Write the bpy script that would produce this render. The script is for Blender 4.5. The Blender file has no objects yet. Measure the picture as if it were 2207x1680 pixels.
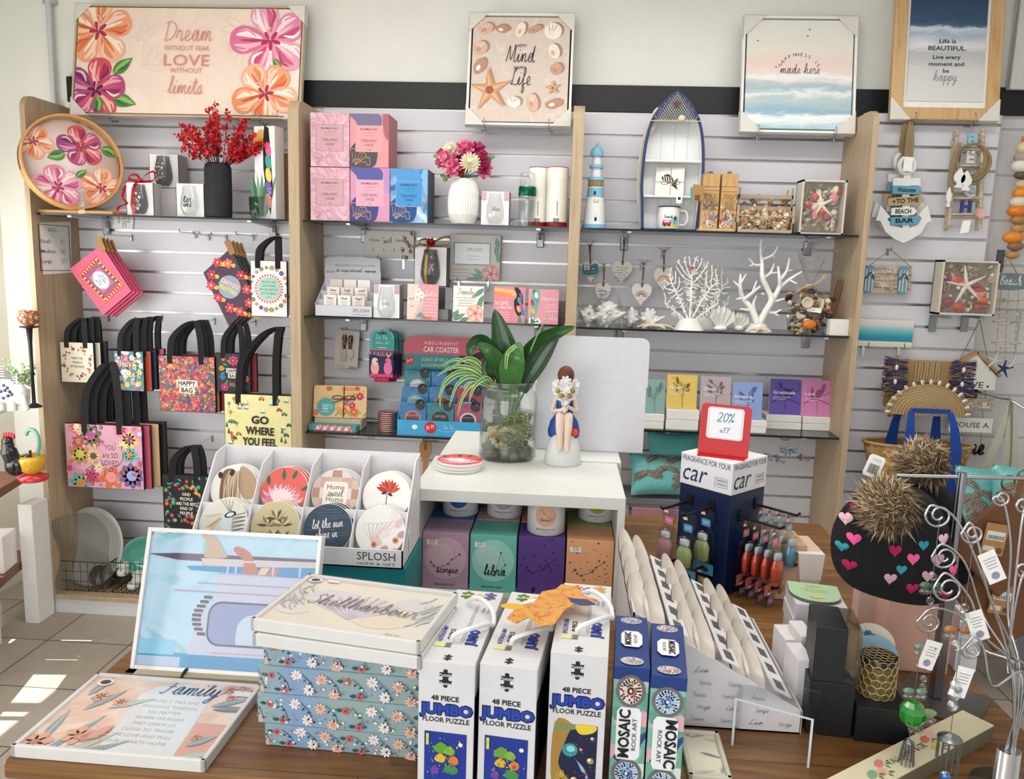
import bpy,bmesh,math,random
from mathutils import Vector as V,Matrix as MX
rnd=random.Random(11)
PI=math.pi
scn=bpy.context.scene
COL=scn.collection
# ---------------------------------------------------------------- camera
W,H,FL=2207,1680,1700
CAM=V((0,0,1.75))
_y,_p,_r=math.radians(3.6),math.radians(8.9),math.radians(1.75)
FWD=V((-math.sin(_y)*math.cos(_p),math.cos(_y)*math.cos(_p),-math.sin(_p)))
_rt=V((math.cos(_y),math.sin(_y),0));_up=_rt.cross(FWD)
RT=_rt*math.cos(_r)+_up*math.sin(_r);UP=_up*math.cos(_r)-_rt*math.sin(_r)
cam=bpy.data.objects.new('camera',bpy.data.cameras.new('camera'))
COL.objects.link(cam)
cam.data.sensor_width=36;cam.data.lens=36*FL/W;cam.data.clip_start=.02
cam.matrix_world=MX.Translation(CAM)@MX((RT,UP,-FWD)).transposed().to_4x4()
scn.camera=cam
# ---------------------------------------------------------------- world, lights, exposure
scn.view_settings.view_transform='Standard'
scn.view_settings.look='None'
scn.view_settings.gamma=1
scn.view_settings.use_curve_mapping=False
scn.view_settings.exposure=0.12
wd=bpy.data.worlds.new('daylight');scn.world=wd;wd.use_nodes=True
_bg=wd.node_tree.nodes['Background']
_bg.inputs[0].default_value=(.86,.93,1,1);_bg.inputs[1].default_value=1.0
def lamp(name,kind,loc,aim,energy,color=(1,1,1),size=None,size_y=None,angle=None):
 l=bpy.data.lights.new(name,kind);l.energy=energy;l.color=color
 if size:l.size=size
 if size_y:l.shape='RECTANGLE';l.size_y=size_y
 if angle is not None:l.angle=angle
 o=bpy.data.objects.new(name,l);COL.objects.link(o);o.location=loc
 o.rotation_euler=(V(aim)-V(loc)).to_track_quat('-Z','Y').to_euler()
 return o
lamp('sun','SUN',(-6,2.6,6),(-6+.62,2.6+.06,6-.78),14.0,(1,.95,.86),angle=.006)
lamp('shopfront_daylight','AREA',(-1.1,-1.9,1.75),(-.2,3,1.3),50,(1,.985,.96),2.4,2.2)
lamp('side_window_daylight','AREA',(-2.8,2.0,1.3),(0,2.6,1.1),30,(1,.98,.95),3.2,1.5)
lamp('corner_fill','AREA',(-2.8,3.25,1.35),(-2.45,3.7,1.25),9,(1,.98,.95),.7,1.3)  # extra lamp added by the window to brighten the wall strip in the corner
lamp('ceiling_light_near','AREA',(.2,.7,3.05),(.2,.7,0),9,(1,.975,.94),2.2,.5)
lamp('ceiling_light_far','AREA',(.1,2.5,3.05),(.1,2.5,0),34,(1,.98,.95),3.2,.5)
# ---------------------------------------------------------------- pixel rays -> points in the place
def ray(u,v):return RT*((u-W/2)/FL)-UP*((v-H/2)/FL)+FWD
def PY(u,v,Y):d=ray(u,v);return CAM+d*(Y/d.y)
def PZ(u,v,Z):d=ray(u,v);return CAM+d*((Z-CAM.z)/d.z)
def PX(u,v,X):d=ray(u,v);return CAM+d*(X/d.x)
def mpp(P):return (V(P)-CAM).dot(FWD)/FL
# ---------------------------------------------------------------- materials
MATS={}
def lin(h):
 h=h.lstrip('#');out=[]
 for i in (0,2,4):
  c=int(h[i:i+2],16)/255
  out.append(c/12.92 if c<=.04045 else ((c+.055)/1.055)**2.4)
 return (*out,1)
def nodemat(name):
 m=bpy.data.materials.new(name);m.use_nodes=True
 return m,m.node_tree,m.node_tree.nodes['Principled BSDF']
def C(h,rough=.55,metal=0.,var=.05,spec=.5,coat=0.,trans=0.,ior=1.45,bump=0.,scale=30.):
 key=(h,rough,metal,var,spec,coat,trans,bump,scale)
 if key in MATS:return MATS[key]
 m,nt,b=nodemat('paint_'+h.strip('#'));c=lin(h)
 n=nt.nodes.new('ShaderNodeTexNoise');n.inputs['Scale'].default_value=scale;n.inputs['Detail'].default_value=3
 tc=nt.nodes.new('ShaderNodeTexCoord');nt.links.new(tc.outputs['Object'],n.inputs['Vector'])
 mx=nt.nodes.new('ShaderNodeMixRGB');nt.links.new(n.outputs[0],mx.inputs[0])
 mx.inputs[1].default_value=tuple(x*(1-var)for x in c[:3])+(1,);mx.inputs[2].default_value=tuple(min(1,x*(1+var))for x in c[:3])+(1,)
 nt.links.new(mx.outputs[0],b.inputs['Base Color'])
 b.inputs['Roughness'].default_value=rough;b.inputs['Metallic'].default_value=metal
 b.inputs['Specular IOR Level'].default_value=spec;b.inputs['Coat Weight'].default_value=coat
 b.inputs['Transmission Weight'].default_value=trans;b.inputs['IOR'].default_value=ior
 if bump:
  bp=nt.nodes.new('ShaderNodeBump');bp.inputs['Strength'].default_value=bump;bp.inputs['Distance'].default_value=.004
  nt.links.new(n.outputs[0],bp.inputs['Height']);nt.links.new(bp.outputs[0],b.inputs['Normal'])
 MATS[key]=m;return m
def ramp(nt,fac,stops,interp='LINEAR'):
 r=nt.nodes.new('ShaderNodeValToRGB');r.color_ramp.interpolation=interp
 e=r.color_ramp.elements
 while len(e)<len(stops):e.new(.5)
 for x,(p,c)in zip(e,stops):x.position=p;x.color=lin(c)
 nt.links.new(fac,r.inputs[0]);return r
def mapped(nt,scale=(1,1,1),rot=(0,0,0),loc=(0,0,0),coord='Object'):
 tc=nt.nodes.new('ShaderNodeTexCoord');mp=nt.nodes.new('ShaderNodeMapping')
 mp.inputs['Scale'].default_value=scale;mp.inputs['Rotation'].default_value=rot;mp.inputs['Location'].default_value=loc
 nt.links.new(tc.outputs[coord],mp.inputs[0]);return mp.outputs[0]
def noise(nt,vec,scale,detail=4,rough=.5,dist=0):
 n=nt.nodes.new('ShaderNodeTexNoise');n.inputs['Scale'].default_value=scale;n.inputs['Detail'].default_value=detail
 n.inputs['Roughness'].default_value=rough;n.inputs['Distortion'].default_value=dist
 nt.links.new(vec,n.inputs['Vector']);return n.outputs[0]
def bumped(nt,b,h,strength=.3,dist=.003):
 bp=nt.nodes.new('ShaderNodeBump');bp.inputs['Strength'].default_value=strength;bp.inputs['Distance'].default_value=dist
 nt.links.new(h,bp.inputs['Height']);nt.links.new(bp.outputs[0],b.inputs['Normal'])
def grain(name,cols,scale,rough=.5,detail=5,lo=.3,hi=.7,bump=.1,coat=0.):
 key=('grain',name)
 if key in MATS:return MATS[key]
 m,nt,b=nodemat(name);f=noise(nt,mapped(nt,scale),1,detail,.6,.6)
 k=len(cols)-1;r=ramp(nt,f,[(lo+(hi-lo)*i/k,c)for i,c in enumerate(cols)])
 nt.links.new(r.outputs[0],b.inputs['Base Color']);b.inputs['Roughness'].default_value=rough
 b.inputs['Coat Weight'].default_value=coat
 if bump:bumped(nt,b,f,bump,.002)
 MATS[key]=m;return m
def cells(name,cols,scale,rough=.5,dots=None,seed=0.,coat=0.,smooth=False):
 """patches of flat print colours (voronoi)"""
 key=('cells',name)
 if key in MATS:return MATS[key]
 m,nt,b=nodemat(name);vec=mapped(nt,(scale,)*3,loc=(seed,seed*.7,seed*.3))
 vo=nt.nodes.new('ShaderNodeTexVoronoi');vo.inputs['Scale'].default_value=1
 nt.links.new(vec,vo.inputs['Vector'])
 sp=nt.nodes.new('ShaderNodeSeparateColor');nt.links.new(vo.outputs['Color'],sp.inputs[0])
 k=len(cols);r=ramp(nt,sp.outputs[0],[(i/k,c)for i,c in enumerate(cols)],'LINEAR' if smooth else 'CONSTANT')
 out=r.outputs[0]
 if dots:
  d=ramp(nt,vo.outputs['Distance'],[(0,'#ffffff'),(dots[0],'#000000')],'CONSTANT')
  mx=nt.nodes.new('ShaderNodeMixRGB');nt.links.new(d.outputs[0],mx.inputs[0]);nt.links.new(out,mx.inputs[1])
  r2=ramp(nt,sp.outputs[1],[(i/len(dots[1]),c)for i,c in enumerate(dots[1])],'CONSTANT')
  nt.links.new(r2.outputs[0],mx.inputs[2]);out=mx.outputs[0]
 nt.links.new(out,b.inputs['Base Color']);b.inputs['Roughness'].default_value=rough
 b.inputs['Coat Weight'].default_value=coat
 MATS[key]=m;return m
def wash(name,cols,scale,rough=.5,dist=1.5,seed=0.,lo=.3,hi=.7,coat=0.,detail=4,stretch=(1,1,1)):
 """soft watercolour print"""
 key=('wash',name)
 if key in MATS:return MATS[key]
 m,nt,b=nodemat(name);f=noise(nt,mapped(nt,stretch,loc=(seed,seed*1.3,seed*.4)),scale,detail,.55,dist)
 k=max(1,len(cols)-1);r=ramp(nt,f,[(lo+(hi-lo)*i/k,c)for i,c in enumerate(cols)])
 nt.links.new(r.outputs[0],b.inputs['Base Color']);b.inputs['Roughness'].default_value=rough
 b.inputs['Coat Weight'].default_value=coat
 MATS[key]=m;return m
def bands(name,stops,lo,hi,scale=8,amount=.06,rough=.5,axis=2,coat=0.):
 """print whose colours run up the picture with a wavy edge; lo..hi are local heights"""
 key=('bands',name)
 if key in MATS:return MATS[key]
 m,nt,b=nodemat(name);vec=mapped(nt)
 sp=nt.nodes.new('ShaderNodeSeparateXYZ');nt.links.new(vec,sp.inputs[0])
 mr=nt.nodes.new('ShaderNodeMapRange');mr.inputs[1].default_value=lo;mr.inputs[2].default_value=hi
 nt.links.new(sp.outputs[axis],mr.inputs[0])
 f=noise(nt,mapped(nt,(1,1,3.5)),scale,6,.65,.6)
 ad=nt.nodes.new('ShaderNodeMath');ad.operation='MULTIPLY_ADD';ad.inputs[1].default_value=amount*2;ad.inputs[2].default_value=-amount
 nt.links.new(f,ad.inputs[0])
 su=nt.nodes.new('ShaderNodeMath');nt.links.new(mr.outputs[0],su.inputs[0]);nt.links.new(ad.outputs[0],su.inputs[1])
 r=ramp(nt,su.outputs[0],stops);nt.links.new(r.outputs[0],b.inputs['Base Color'])
 b.inputs['Roughness'].default_value=rough;b.inputs['Coat Weight'].default_value=coat
 MATS[key]=m;return m
def glassmat(name,color='#ffffff',tint=.12,rough=.02,refl=1.0):
 """thin clear sheet: mostly see-through with a fresnel reflection"""
 key=('glass',name)
 if key in MATS:return MATS[key]
 m=bpy.data.materials.new(name);m.use_nodes=True;nt=m.node_tree;nt.nodes.clear()
 out=nt.nodes.new('ShaderNodeOutputMaterial');tr=nt.nodes.new('ShaderNodeBsdfTransparent');gl=nt.nodes.new('ShaderNodeBsdfGlossy')
 c=lin(color);tr.inputs[0].default_value=tuple(1-tint*(1-x)for x in c[:3])+(1,)if tint<1 else c
 gl.inputs['Roughness'].default_value=rough
 fr=nt.nodes.new('ShaderNodeLayerWeight');fr.inputs[0].default_value=.5
 pw=nt.nodes.new('ShaderNodeMath');pw.operation='POWER';pw.inputs[1].default_value=4.5;nt.links.new(fr.outputs['Facing'],pw.inputs[0])
 mu=nt.nodes.new('ShaderNodeMath');mu.operation='MULTIPLY_ADD';mu.use_clamp=True;mu.inputs[1].default_value=min(.75,.5*refl);mu.inputs[2].default_value=.035*refl
 nt.links.new(pw.outputs[0],mu.inputs[0])
 mx=nt.nodes.new('ShaderNodeMixShader');nt.links.new(mu.outputs[0],mx.inputs[0]);nt.links.new(tr.outputs[0],mx.inputs[1]);nt.links.new(gl.outputs[0],mx.inputs[2])
 nt.links.new(mx.outputs[0],out.inputs[0]);MATS[key]=m;return m
def crinkle(name,tint='#f4f6f8',tintw=.3,sc=60):
 """clear crinkled wrap"""
 key=('crinkle',name)
 if key in MATS:return MATS[key]
 m=glassmat(name+'_film',tint,tintw,.14,1.9);nt=m.node_tree
 f=noise(nt,mapped(nt),sc,3,.6,1.5)
 bp=nt.nodes.new('ShaderNodeBump');bp.inputs['Strength'].default_value=1;bp.inputs['Distance'].default_value=.01
 nt.links.new(f,bp.inputs['Height'])
 for n in nt.nodes:
  if n.type=='BSDF_GLOSSY':nt.links.new(bp.outputs[0],n.inputs['Normal'])
  if n.type=='LAYER_WEIGHT':nt.links.new(bp.outputs[0],n.inputs['Normal'])
 MATS[key]=m;return m
WHITE=C('#f1f0ee',.5);INK=C('#17161a',.5);PAPER=C('#f3f1ec',.6);BLACK=C('#0e0e11',.6)
CHROME=C('#c9cbd0',.18,1.,.03);STEEL=C('#8d8f93',.35,1.,.06);DARKWIRE=C('#1b1a1a',.4,.6)
OAK=grain('oak_laminate',['#a08a6c','#ae987a','#b8a284','#a79173'],(60,60,2.2),.45,5,.3,.7,.03)
SLAT=C('#e0dee5',.35,0,.015)
GLASS=glassmat('clear_glass','#e8f2f0',.25,.01,1.4)
SHELFGLASS=glassmat('smoky_shelf_glass','#5b6a68',.55,.01,2.2)
EDGE=C('#0c1512',.15,0,.02)
ACRYL=glassmat('clear_acrylic','#f4f8fa',.3,.02,1.5)
JUTE=C('#94805f',.85,0,.25,bump=.4,scale=300);LEATHER=C('#5a3521',.7,0,.15)
# ---------------------------------------------------------------- mesh builder
def rotm(ax=0,ay=0,az=0):return MX.Rotation(math.radians(az),4,'Z')@MX.Rotation(math.radians(ay),4,'Y')@MX.Rotation(math.radians(ax),4,'X')
def T(x=0,y=0,z=0):return MX.Translation((x,y,z))
def catmull(pts,n=6,closed=False):
 P=[V(p)for p in pts];N=len(P)
 if N<3:return P
 out=[]
 for i in range(N if closed else N-1):
  a=P[(i-1)%N]if closed or i else P[0];b=P[i];c=P[(i+1)%N];d=P[(i+2)%N]if closed or i+2<N else P[-1]
  for k in range(n):
   t=k/n
   out.append(.5*((2*b)+(c-a)*t+(2*a-5*b+4*c-d)*t*t+(3*b-a-3*c+d)*t**3))
 if not closed:out.append(P[-1])
 return out
class MB:
 def __init__(s):s.v=[];s.f=[];s.m=[];s.mats=[];s.sm=[]
 def mi(s,mat):
  if mat not in s.mats:s.mats.append(mat)
  return s.mats.index(mat)
 def add(s,vs,fs,mat,M=None,smooth=False):
  o=len(s.v)
  s.v+=[tuple(M@V(p))if M is not None else tuple(p)for p in vs]
  k=s.mi(mat)
  for f in fs:s.f.append([i+o for i in f]);s.m.append(k);s.sm.append(smooth)
  return s
 def box(s,cx,cy,cz,sx,sy,sz,mat,M=None,b=.0):
  """box centred in x,y, standing on cz; b = chamfer"""
  x,y,z=sx/2,sy/2,sz/2;b=min(b,x*.45,y*.45,z*.45);c=V((cx,cy,cz+z))
  if b<=0:
   vs=[c+V((i*x,j*y,k*z))for k in (-1,1)for j in (-1,1)for i in (-1,1)]
   return s.add(vs,[(0,2,3,1),(4,5,7,6),(0,1,5,4),(2,6,7,3),(0,4,6,2),(1,3,7,5)],mat,M)
  vs=[];idx={}
  for k in (-1,1):
   for j in (-1,1):
    for i in (-1,1):
     for a in range(3):
      d=[i*(x-b),j*(y-b),k*(z-b)];d[a]+=(i,j,k)[a]*b
      idx[i,j,k,a]=len(vs);vs.append(c+V(d))
  fs=[]
  q=[(-1,-1),(1,-1),(1,1),(-1,1)]
  for a in range(3):
   for sgn in (-1,1):
    f=[]
    for p in q:
     t=list(p);t.insert(a,sgn);f.append(idx[t[0],t[1],t[2],a])
    if (sgn<0)!=(a==1):f.reverse()
    fs.append(f)
  for a in range(3):
   o1,o2=[w for w in range(3)if w!=a]
   for s1 in (-1,1):
    for s2 in (-1,1):
     def key(sa,ax):
      t=[0,0,0];t[a]=sa;t[o1]=s1;t[o2]=s2;return idx[t[0],t[1],t[2],ax]
     fs.append([key(-1,o1),key(1,o1),key(1,o2),key(-1,o2)])
  for k in (-1,1):
   for j in (-1,1):
    for i in (-1,1):fs.append([idx[i,j,k,a]for a in range(3)])
  return s.add(vs,fs,mat,M)
 def lathe(s,prof,mat,M=None,n=32,cap=True,smooth=True,ripple=None):
  vs=[];fs=[];L=len(prof)
  for j in range(n):
   a=2*PI*j/n;k=1 if ripple is None else 1-ripple*(j%2)
   for r,z in prof:vs.append((r*k*math.cos(a),r*k*math.sin(a),z))
  for j in range(n):
   for i in range(L-1):
    a,b=j*L+i,((j+1)%n)*L+i;fs.append((a,b,b+1,a+1))
  s.add(vs,fs,mat,M,smooth)
  if cap:
   if prof[0][0]>1e-5:s.add([vs[j*L]for j in range(n)],[list(range(n))[::-1]],mat,M)
   if prof[-1][0]>1e-5:s.add([vs[j*L+L-1]for j in range(n)],[list(range(n))],mat,M)
  return s
 def ball(s,c,r,mat,M=None,n=14,m=9):
  if not hasattr(r,'__len__'):r=(r,r,r)
  vs=[];fs=[]
  for i in range(m+1):
   t=PI*i/m
   for j in range(n):
    a=2*PI*j/n;vs.append((c[0]+r[0]*math.sin(t)*math.cos(a),c[1]+r[1]*math.sin(t)*math.sin(a),c[2]-r[2]*math.cos(t)))
  for i in range(m):
   for j in range(n):a,b=i*n+j,i*n+(j+1)%n;fs.append((a,b,b+n,a+n))
  return s.add(vs,fs,mat,M,True)
 def tube(s,pts,r,mat,M=None,n=8,closed=False,cap=True):
  P=[V(p)for p in pts];N=len(P);vs=[];fs=[]
  rr=r if hasattr(r,'__len__')else [r]*N;up=None
  for i in range(N):
   d=(P[(i+1)%N]-P[i-1])if closed or 0<i<N-1 else (P[1]-P[0]if i==0 else P[-1]-P[-2])
   if d.length<1e-9:d=V((0,0,1))
   d.normalize()
   if up is None:up=d.orthogonal().normalized()
   else:
    up=up-d*up.dot(d)
    up=up.normalized()if up.length>1e-6 else d.orthogonal().normalized()
   w=d.cross(up)
   for j in range(n):
    a=2*PI*j/n;vs.append(P[i]+(up*math.cos(a)+w*math.sin(a))*rr[i])
  for i in range(N if closed else N-1):
   for j in range(n):
    a,b=i*n+j,i*n+(j+1)%n;c,d=((i+1)%N)*n+(j+1)%n,((i+1)%N)*n+j;fs.append((a,b,c,d))
  s.add(vs,fs,mat,M,True)
  if cap and not closed:s.add(vs[:n],[list(range(n))[::-1]],mat,M);s.add(vs[-n:],[list(range(n))],mat,M)
  return s
 def strip(s,pts,w,mat,M=None,axis=(1,0,0),th=.0012):
  """flat ribbon of width w across `axis` following pts, with a little thickness"""
  P=[V(p)for p in pts];A=V(axis);N=len(P);vs=[]
  ww=w if hasattr(w,'__len__')else [w]*N
  for i in range(N):
   d=(P[min(i+1,N-1)]-P[max(i-1,0)]).normalized();n=d.cross(A)
   n=n.normalized()*th/2 if n.length>1e-6 else V((0,0,0))
   a=A*ww[i]/2;vs+=[P[i]-a-n,P[i]+a-n,P[i]+a+n,P[i]-a+n]
  fs=[]
  for i in range(N-1):
   for k in range(4):a,b=i*4+k,i*4+(k+1)%4;fs.append((a,b,b+4,a+4))
  fs+=[(3,2,1,0),tuple(range(len(vs)-4,len(vs)))]
  return s.add(vs,fs,mat,M)
 def prism(s,out,d,mat,M=None,side=None,y0=0.):
  """outline in x,z with its face at y0, thickness d behind it"""
  n=len(out);A=sum(out[i][0]*out[(i+1)%n][1]-out[(i+1)%n][0]*out[i][1]for i in range(n))
  if A<0:out=out[::-1]
  vs=[(x,y0,z)for x,z in out]+[(x,y0+d,z)for x,z in out]
  s.add(vs,[list(range(n)),list(range(2*n-1,n-1,-1))],mat,M)
  return s.add(vs,[(i,i+n,(i+1)%n+n,(i+1)%n)for i in range(n)],side or mat,M)
 def surf(s,fn,nu,nv,mat,M=None,smooth=True,closed=False):
  vs=[fn(i/nu,j/nv)for i in range(nu+(0 if closed else 1))for j in range(nv+1)]
  k=nv+1;N=nu if closed else nu+1
  return s.add(vs,[(i*k+j,((i+1)%N)*k+j,((i+1)%N)*k+j+1,i*k+j+1)for i in range(nu)for j in range(nv)],mat,M,smooth)
 def build(s,name,parent=None,label=None):
  me=bpy.data.meshes.new(name);me.from_pydata(s.v,[],s.f)
  for m in s.mats:me.materials.append(m)
  me.polygons.foreach_set('material_index',s.m);me.polygons.foreach_set('use_smooth',s.sm);me.update()
  o=bpy.data.objects.new(name,me);COL.objects.link(o)
  if parent is not None:o.parent=parent
  if label:o['label']=label
  return o
def place(o,loc,rz=0,M=None):
 o.matrix_basis=M if M is not None else T(*loc)@rotm(az=rz)
 return o
def tag(o,label,cat,group=None,kind=None):
 o['label']=label;o['category']=cat
 if group:o['group']=group
 if kind:o['kind']=kind
 return o
def thing(name,label,cat,loc=(0,0,0),rz=0,group=None,M=None):
 return place(tag_new(name,label,cat,group),loc,rz,M)
def tag_new(name,label,cat,group):
 o=bpy.data.objects.new(name,None);o.empty_display_size=.05;COL.objects.link(o);return tag(o,label,cat,group)
def solo(mb,name,label,cat,loc=(0,0,0),rz=0,group=None,M=None,kind=None):
 return place(tag(mb.build(name),label,cat,group,kind),loc,rz,M)
def structure(mb,name,label=None):
 o=mb.build(name);o['kind']='structure'
 if label:o['label']=label
 return o
KIDS={}
def dup(root,label,loc=None,rz=0,M=None,group=None):
 """copy a thing with its parts and their sub-parts"""
 def cp(o,parent):
  c=o.copy();COL.objects.link(c)
  if parent is not None:c.parent=parent
  for ch in [x for x in COL.objects if x.parent==o]:cp(ch,c)
  return c
 r=cp(root,None);r['label']=label
 if group:r['group']=group
 if loc is not None or M is not None:place(r,loc,rz,M)
 return r
 # ---------------------------------------------------------------- flat print on a face
def front(y,x=0,z=0):return MX(((1,0,0,x),(0,0,-1,y),(0,1,0,z),(0,0,0,1)))
def back(y,x=0,z=0):return MX(((-1,0,0,x),(0,0,1,y),(0,1,0,z),(0,0,0,1)))
def top(z,x=0,y=0):return MX(((1,0,0,x),(0,1,0,y),(0,0,1,z),(0,0,0,1)))
def right(x,y=0,z=0):return MX(((0,0,1,x),(1,0,0,y),(0,1,0,z),(0,0,0,1)))
def left(x,y=0,z=0):return MX(((0,0,-1,x),(-1,0,0,y),(0,1,0,z),(0,0,0,1)))
def turn(a,x=0,y=0):return T(x,y,0)@rotm(az=a)
_TX={}
def textmesh(s,bold=0.,shear=0.):
 k=(s,bold,shear)
 if k in _TX:return _TX[k]
 cu=bpy.data.curves.new('t','FONT');cu.body=s;cu.size=1;cu.shear=shear;cu.offset=bold;cu.resolution_u=2
 ob=bpy.data.objects.new('t',cu);COL.objects.link(ob)
 dg=bpy.context.evaluated_depsgraph_get();me=bpy.data.meshes.new_from_object(ob.evaluated_get(dg))
 vs=[tuple(v.co)for v in me.vertices];fs=[list(p.vertices)for p in me.polygons]
 bpy.data.objects.remove(ob);bpy.data.curves.remove(cu);bpy.data.meshes.remove(me)
 xs=[v[0]for v in vs]or [0];_TX[k]=(vs,fs,min(xs),max(xs));return _TX[k]
HAND={'a':('0,1 3.5,5 1.5,4.8 .8,2 1.8,0 3,1.2 3.7,4.8 3.6,1 4.4,0 5.2,1',5.2),'b':('0,1 2,6 2.3,9.5 1.4,9.3 1.2,4 1.3,.8 2.5,0 3.6,2 3.2,4 2.4,3.8 4.5,3.6',4.5),'c':('0,1 2.6,5 3.2,4.3 2.4,5 1,3.5 1.2,.8 2.4,0 4,1',4),'d':('0,1 3.5,5 1.5,4.8 .8,2 1.8,0 3,1.5 4.2,10 3.7,1.5 4.4,0 5.4,1',5.4),'e':('0,1 2.4,2.5 2.6,4.6 1.6,5 .9,3 1.2,.6 2.2,0 3.8,1',3.8),'f':('0,1 2.5,7 2.3,10 1.5,9.5 1.5,3 1.2,-4 2,-4.5 2.6,-2 1.6,.3 3.6,1',3.6),'g':('0,1 3.5,5 1.5,4.8 .8,2 1.8,.3 3,1.5 3.7,5 3.3,-3 2,-4.5 1.2,-3 4.8,1',4.8),'h':('0,1 2,6 2.2,9.8 1.3,9.5 1.1,0 2,3.5 3.2,5 3.6,3.5 3.4,.8 4,0 5,1',5),'i':('0,1 1.2,5 1,1 1.6,0 2.8,1|1.5,7 1.8,7.5',2.8),'k':('0,1 2,6 2.2,9.8 1.4,9.5 1.1,0 1.6,2.5 3.2,4.8 3,3.4 1.8,2.6 3.2,.4 4.6,1',4.6),'l':('0,1 1.9,6 2.2,9.8 1.4,9.6 1.1,3 1.5,.2 3,1',3),'m':('0,1 1,5 1,0 1.6,3.5 2.6,5 3,3.5 2.9,0 3.6,3.5 4.6,5 5,3.5 4.9,.8 5.5,0 6.5,1',6.5),'n':('0,1 1,5 1,0 1.6,3.5 2.8,5 3.2,3.5 3,.8 3.6,0 4.6,1',4.6),'o':('0,1 2.2,5 1,3.5 1,.8 2,0 3.2,1.5 3,4 2.2,5 3,4 4.4,3.8',4.2),'p':('0,1 1.2,5 .8,-4.5 1.2,3 2.6,5 3.4,3 2.6,.4 1.4,.6 4.4,.8',4.4),'r':('0,1 1,5.4 1.4,4.6 2.8,4.6 2.6,1 3.2,0 4.2,1',4.2),'s':('0,1 1.8,5.2 2.6,2 1.8,0 .6,.6 3.8,1',3.8),'t':('0,1 1.7,9 1.4,2 1.9,0 3.2,1|.1,6.4 3.2,6.9',3.2),'u':('0,1 .9,5 .9,1.2 1.8,0 3,1.5 3.6,5 3.4,1 4.1,0 5.1,1',5.1),'v':('0,1 .8,5 1.8,0 3.2,5 4.4,4.6',4.2),'w':('0,1 .7,5 1.2,.4 2,.2 3,4 3.4,.3 4.4,1 4.8,5 5.8,4.6',5.6),'y':('0,1 .9,5 .9,1.6 1.8,.4 3,1.5 3.6,5 3,-3 1.8,-4.5 1.2,-3 4.6,1',4.6),'D':('1.6,9 1,.4|.2,8.6 3,9.6 6,7 5,2 2,0 .2,.4',6.6),'M':('0,0 1.4,9 1.8,8.4 3,1 5.5,9.5 5.4,1 6.2,0 7.2,1',7.2),'L':('3,8 3.6,10 2.4,9.4 1.4,2 .3,.3 1.5,.6 4,0 6,1',5.4),'F':('.4,8.4 3,9.3 6.8,9.6|3.4,9.2 2.8,3 1.4,0 .2,.8|1.6,4.8 5,5.2',5.6),'S':('5,8.5 3.5,10 2,8 4,4.5 3.6,.8 1.5,0 .1,1.6',5),'B':('1.4,9 1,0|.4,8.6 3.4,9.4 4,7 1.4,5 4.6,3.4 3.6,.2 .6,.4',5.2),'V':('0,9 1.6,0 4,9.4',4.2),'T':('0,9 5.6,9.6|3,9.2 2.4,0',3.8),'H':('.8,9.4 .6,0|4.6,9.6 4.2,0|.6,4.6 4.6,5',5.2),'C':('5,8 3.4,9.6 .8,6 1,1.6 3,0 5.2,1.6',5.2),'P':('1.2,9 .9,0|.3,8.6 3.6,9.6 4.4,6.6 1.2,4.6',4.6),'G':('5,8 3.4,9.6 .8,6 1,1.6 3,0 4.8,2 4.8,4.4 3,4.4',5.4),'K':('1,9.4 .8,0|4.6,9.4 1,4.6 4.8,0',5),'A':('0,0 2.8,9.6 5,0|1,3.6 4.4,3.6',5.4),'.':('.6,0 .9,.3',1.4),'0':('2,9 .5,5 1.5,.3 3.6,3 3.4,7.5 2,9',4.2),'2':('.5,7.5 2,9 3.6,7.5 2.4,3.5 .4,.4 4.2,.5',4.6),'%':('1,8.5 .3,7.5 1,6.5 1.7,7.5 1,8.5|4,9.5 .8,-.5|3.6,2.6 2.9,1.5 3.6,.5 4.3,1.5 3.6,2.6',5),'$':('3.6,7.6 2,8.6 .8,7 3.4,3.6 2.4,.8 .5,1.4|2.2,10 1.8,-1',4.4),'9':('3.4,6.5 2,5 .8,7 2,9 3.5,7.5 2.6,0',4.4),'7':('.4,8.6 3.8,8.8 1.6,0',4),'6':('3.2,8.8 1,4 1.2,.6 3,.6 3.2,3 1,3',4.2),'5':('3.6,9 1.2,8.8 1,5.4 3.2,5 3.2,1 .6,.4',4.2),'4':('2.6,9 .4,3.6 4,3.6|3,6 2.8,0',4.4),'3':('.8,8.6 3,8.4 1.8,5 3.6,2.4 .6,.4',4.2),'1':('.6,7 1.8,9 1.6,0',2.6),'8':('2,5 .8,7.4 2.2,9 3.2,7.2 .8,2.4 2,.2 3.6,2.4 2,5',4.2),'&':('4,0 1,7 2.2,9 3,7 .6,2.4 2,0 4.4,3',5)}
def hand_strokes(s):
 x=0;out=[]
 for ch in s:
  if ch==' ':x+=3.4;continue
  if ch not in HAND:ch=ch.lower()
  if ch not in HAND:x+=3;continue
  d,adv=HAND[ch]
  for st in d.split('|'):
   out.append([(float(p.split(',')[0])+x,float(p.split(',')[1]))for p in st.split()])
  x+=adv
 return out,x
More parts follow.
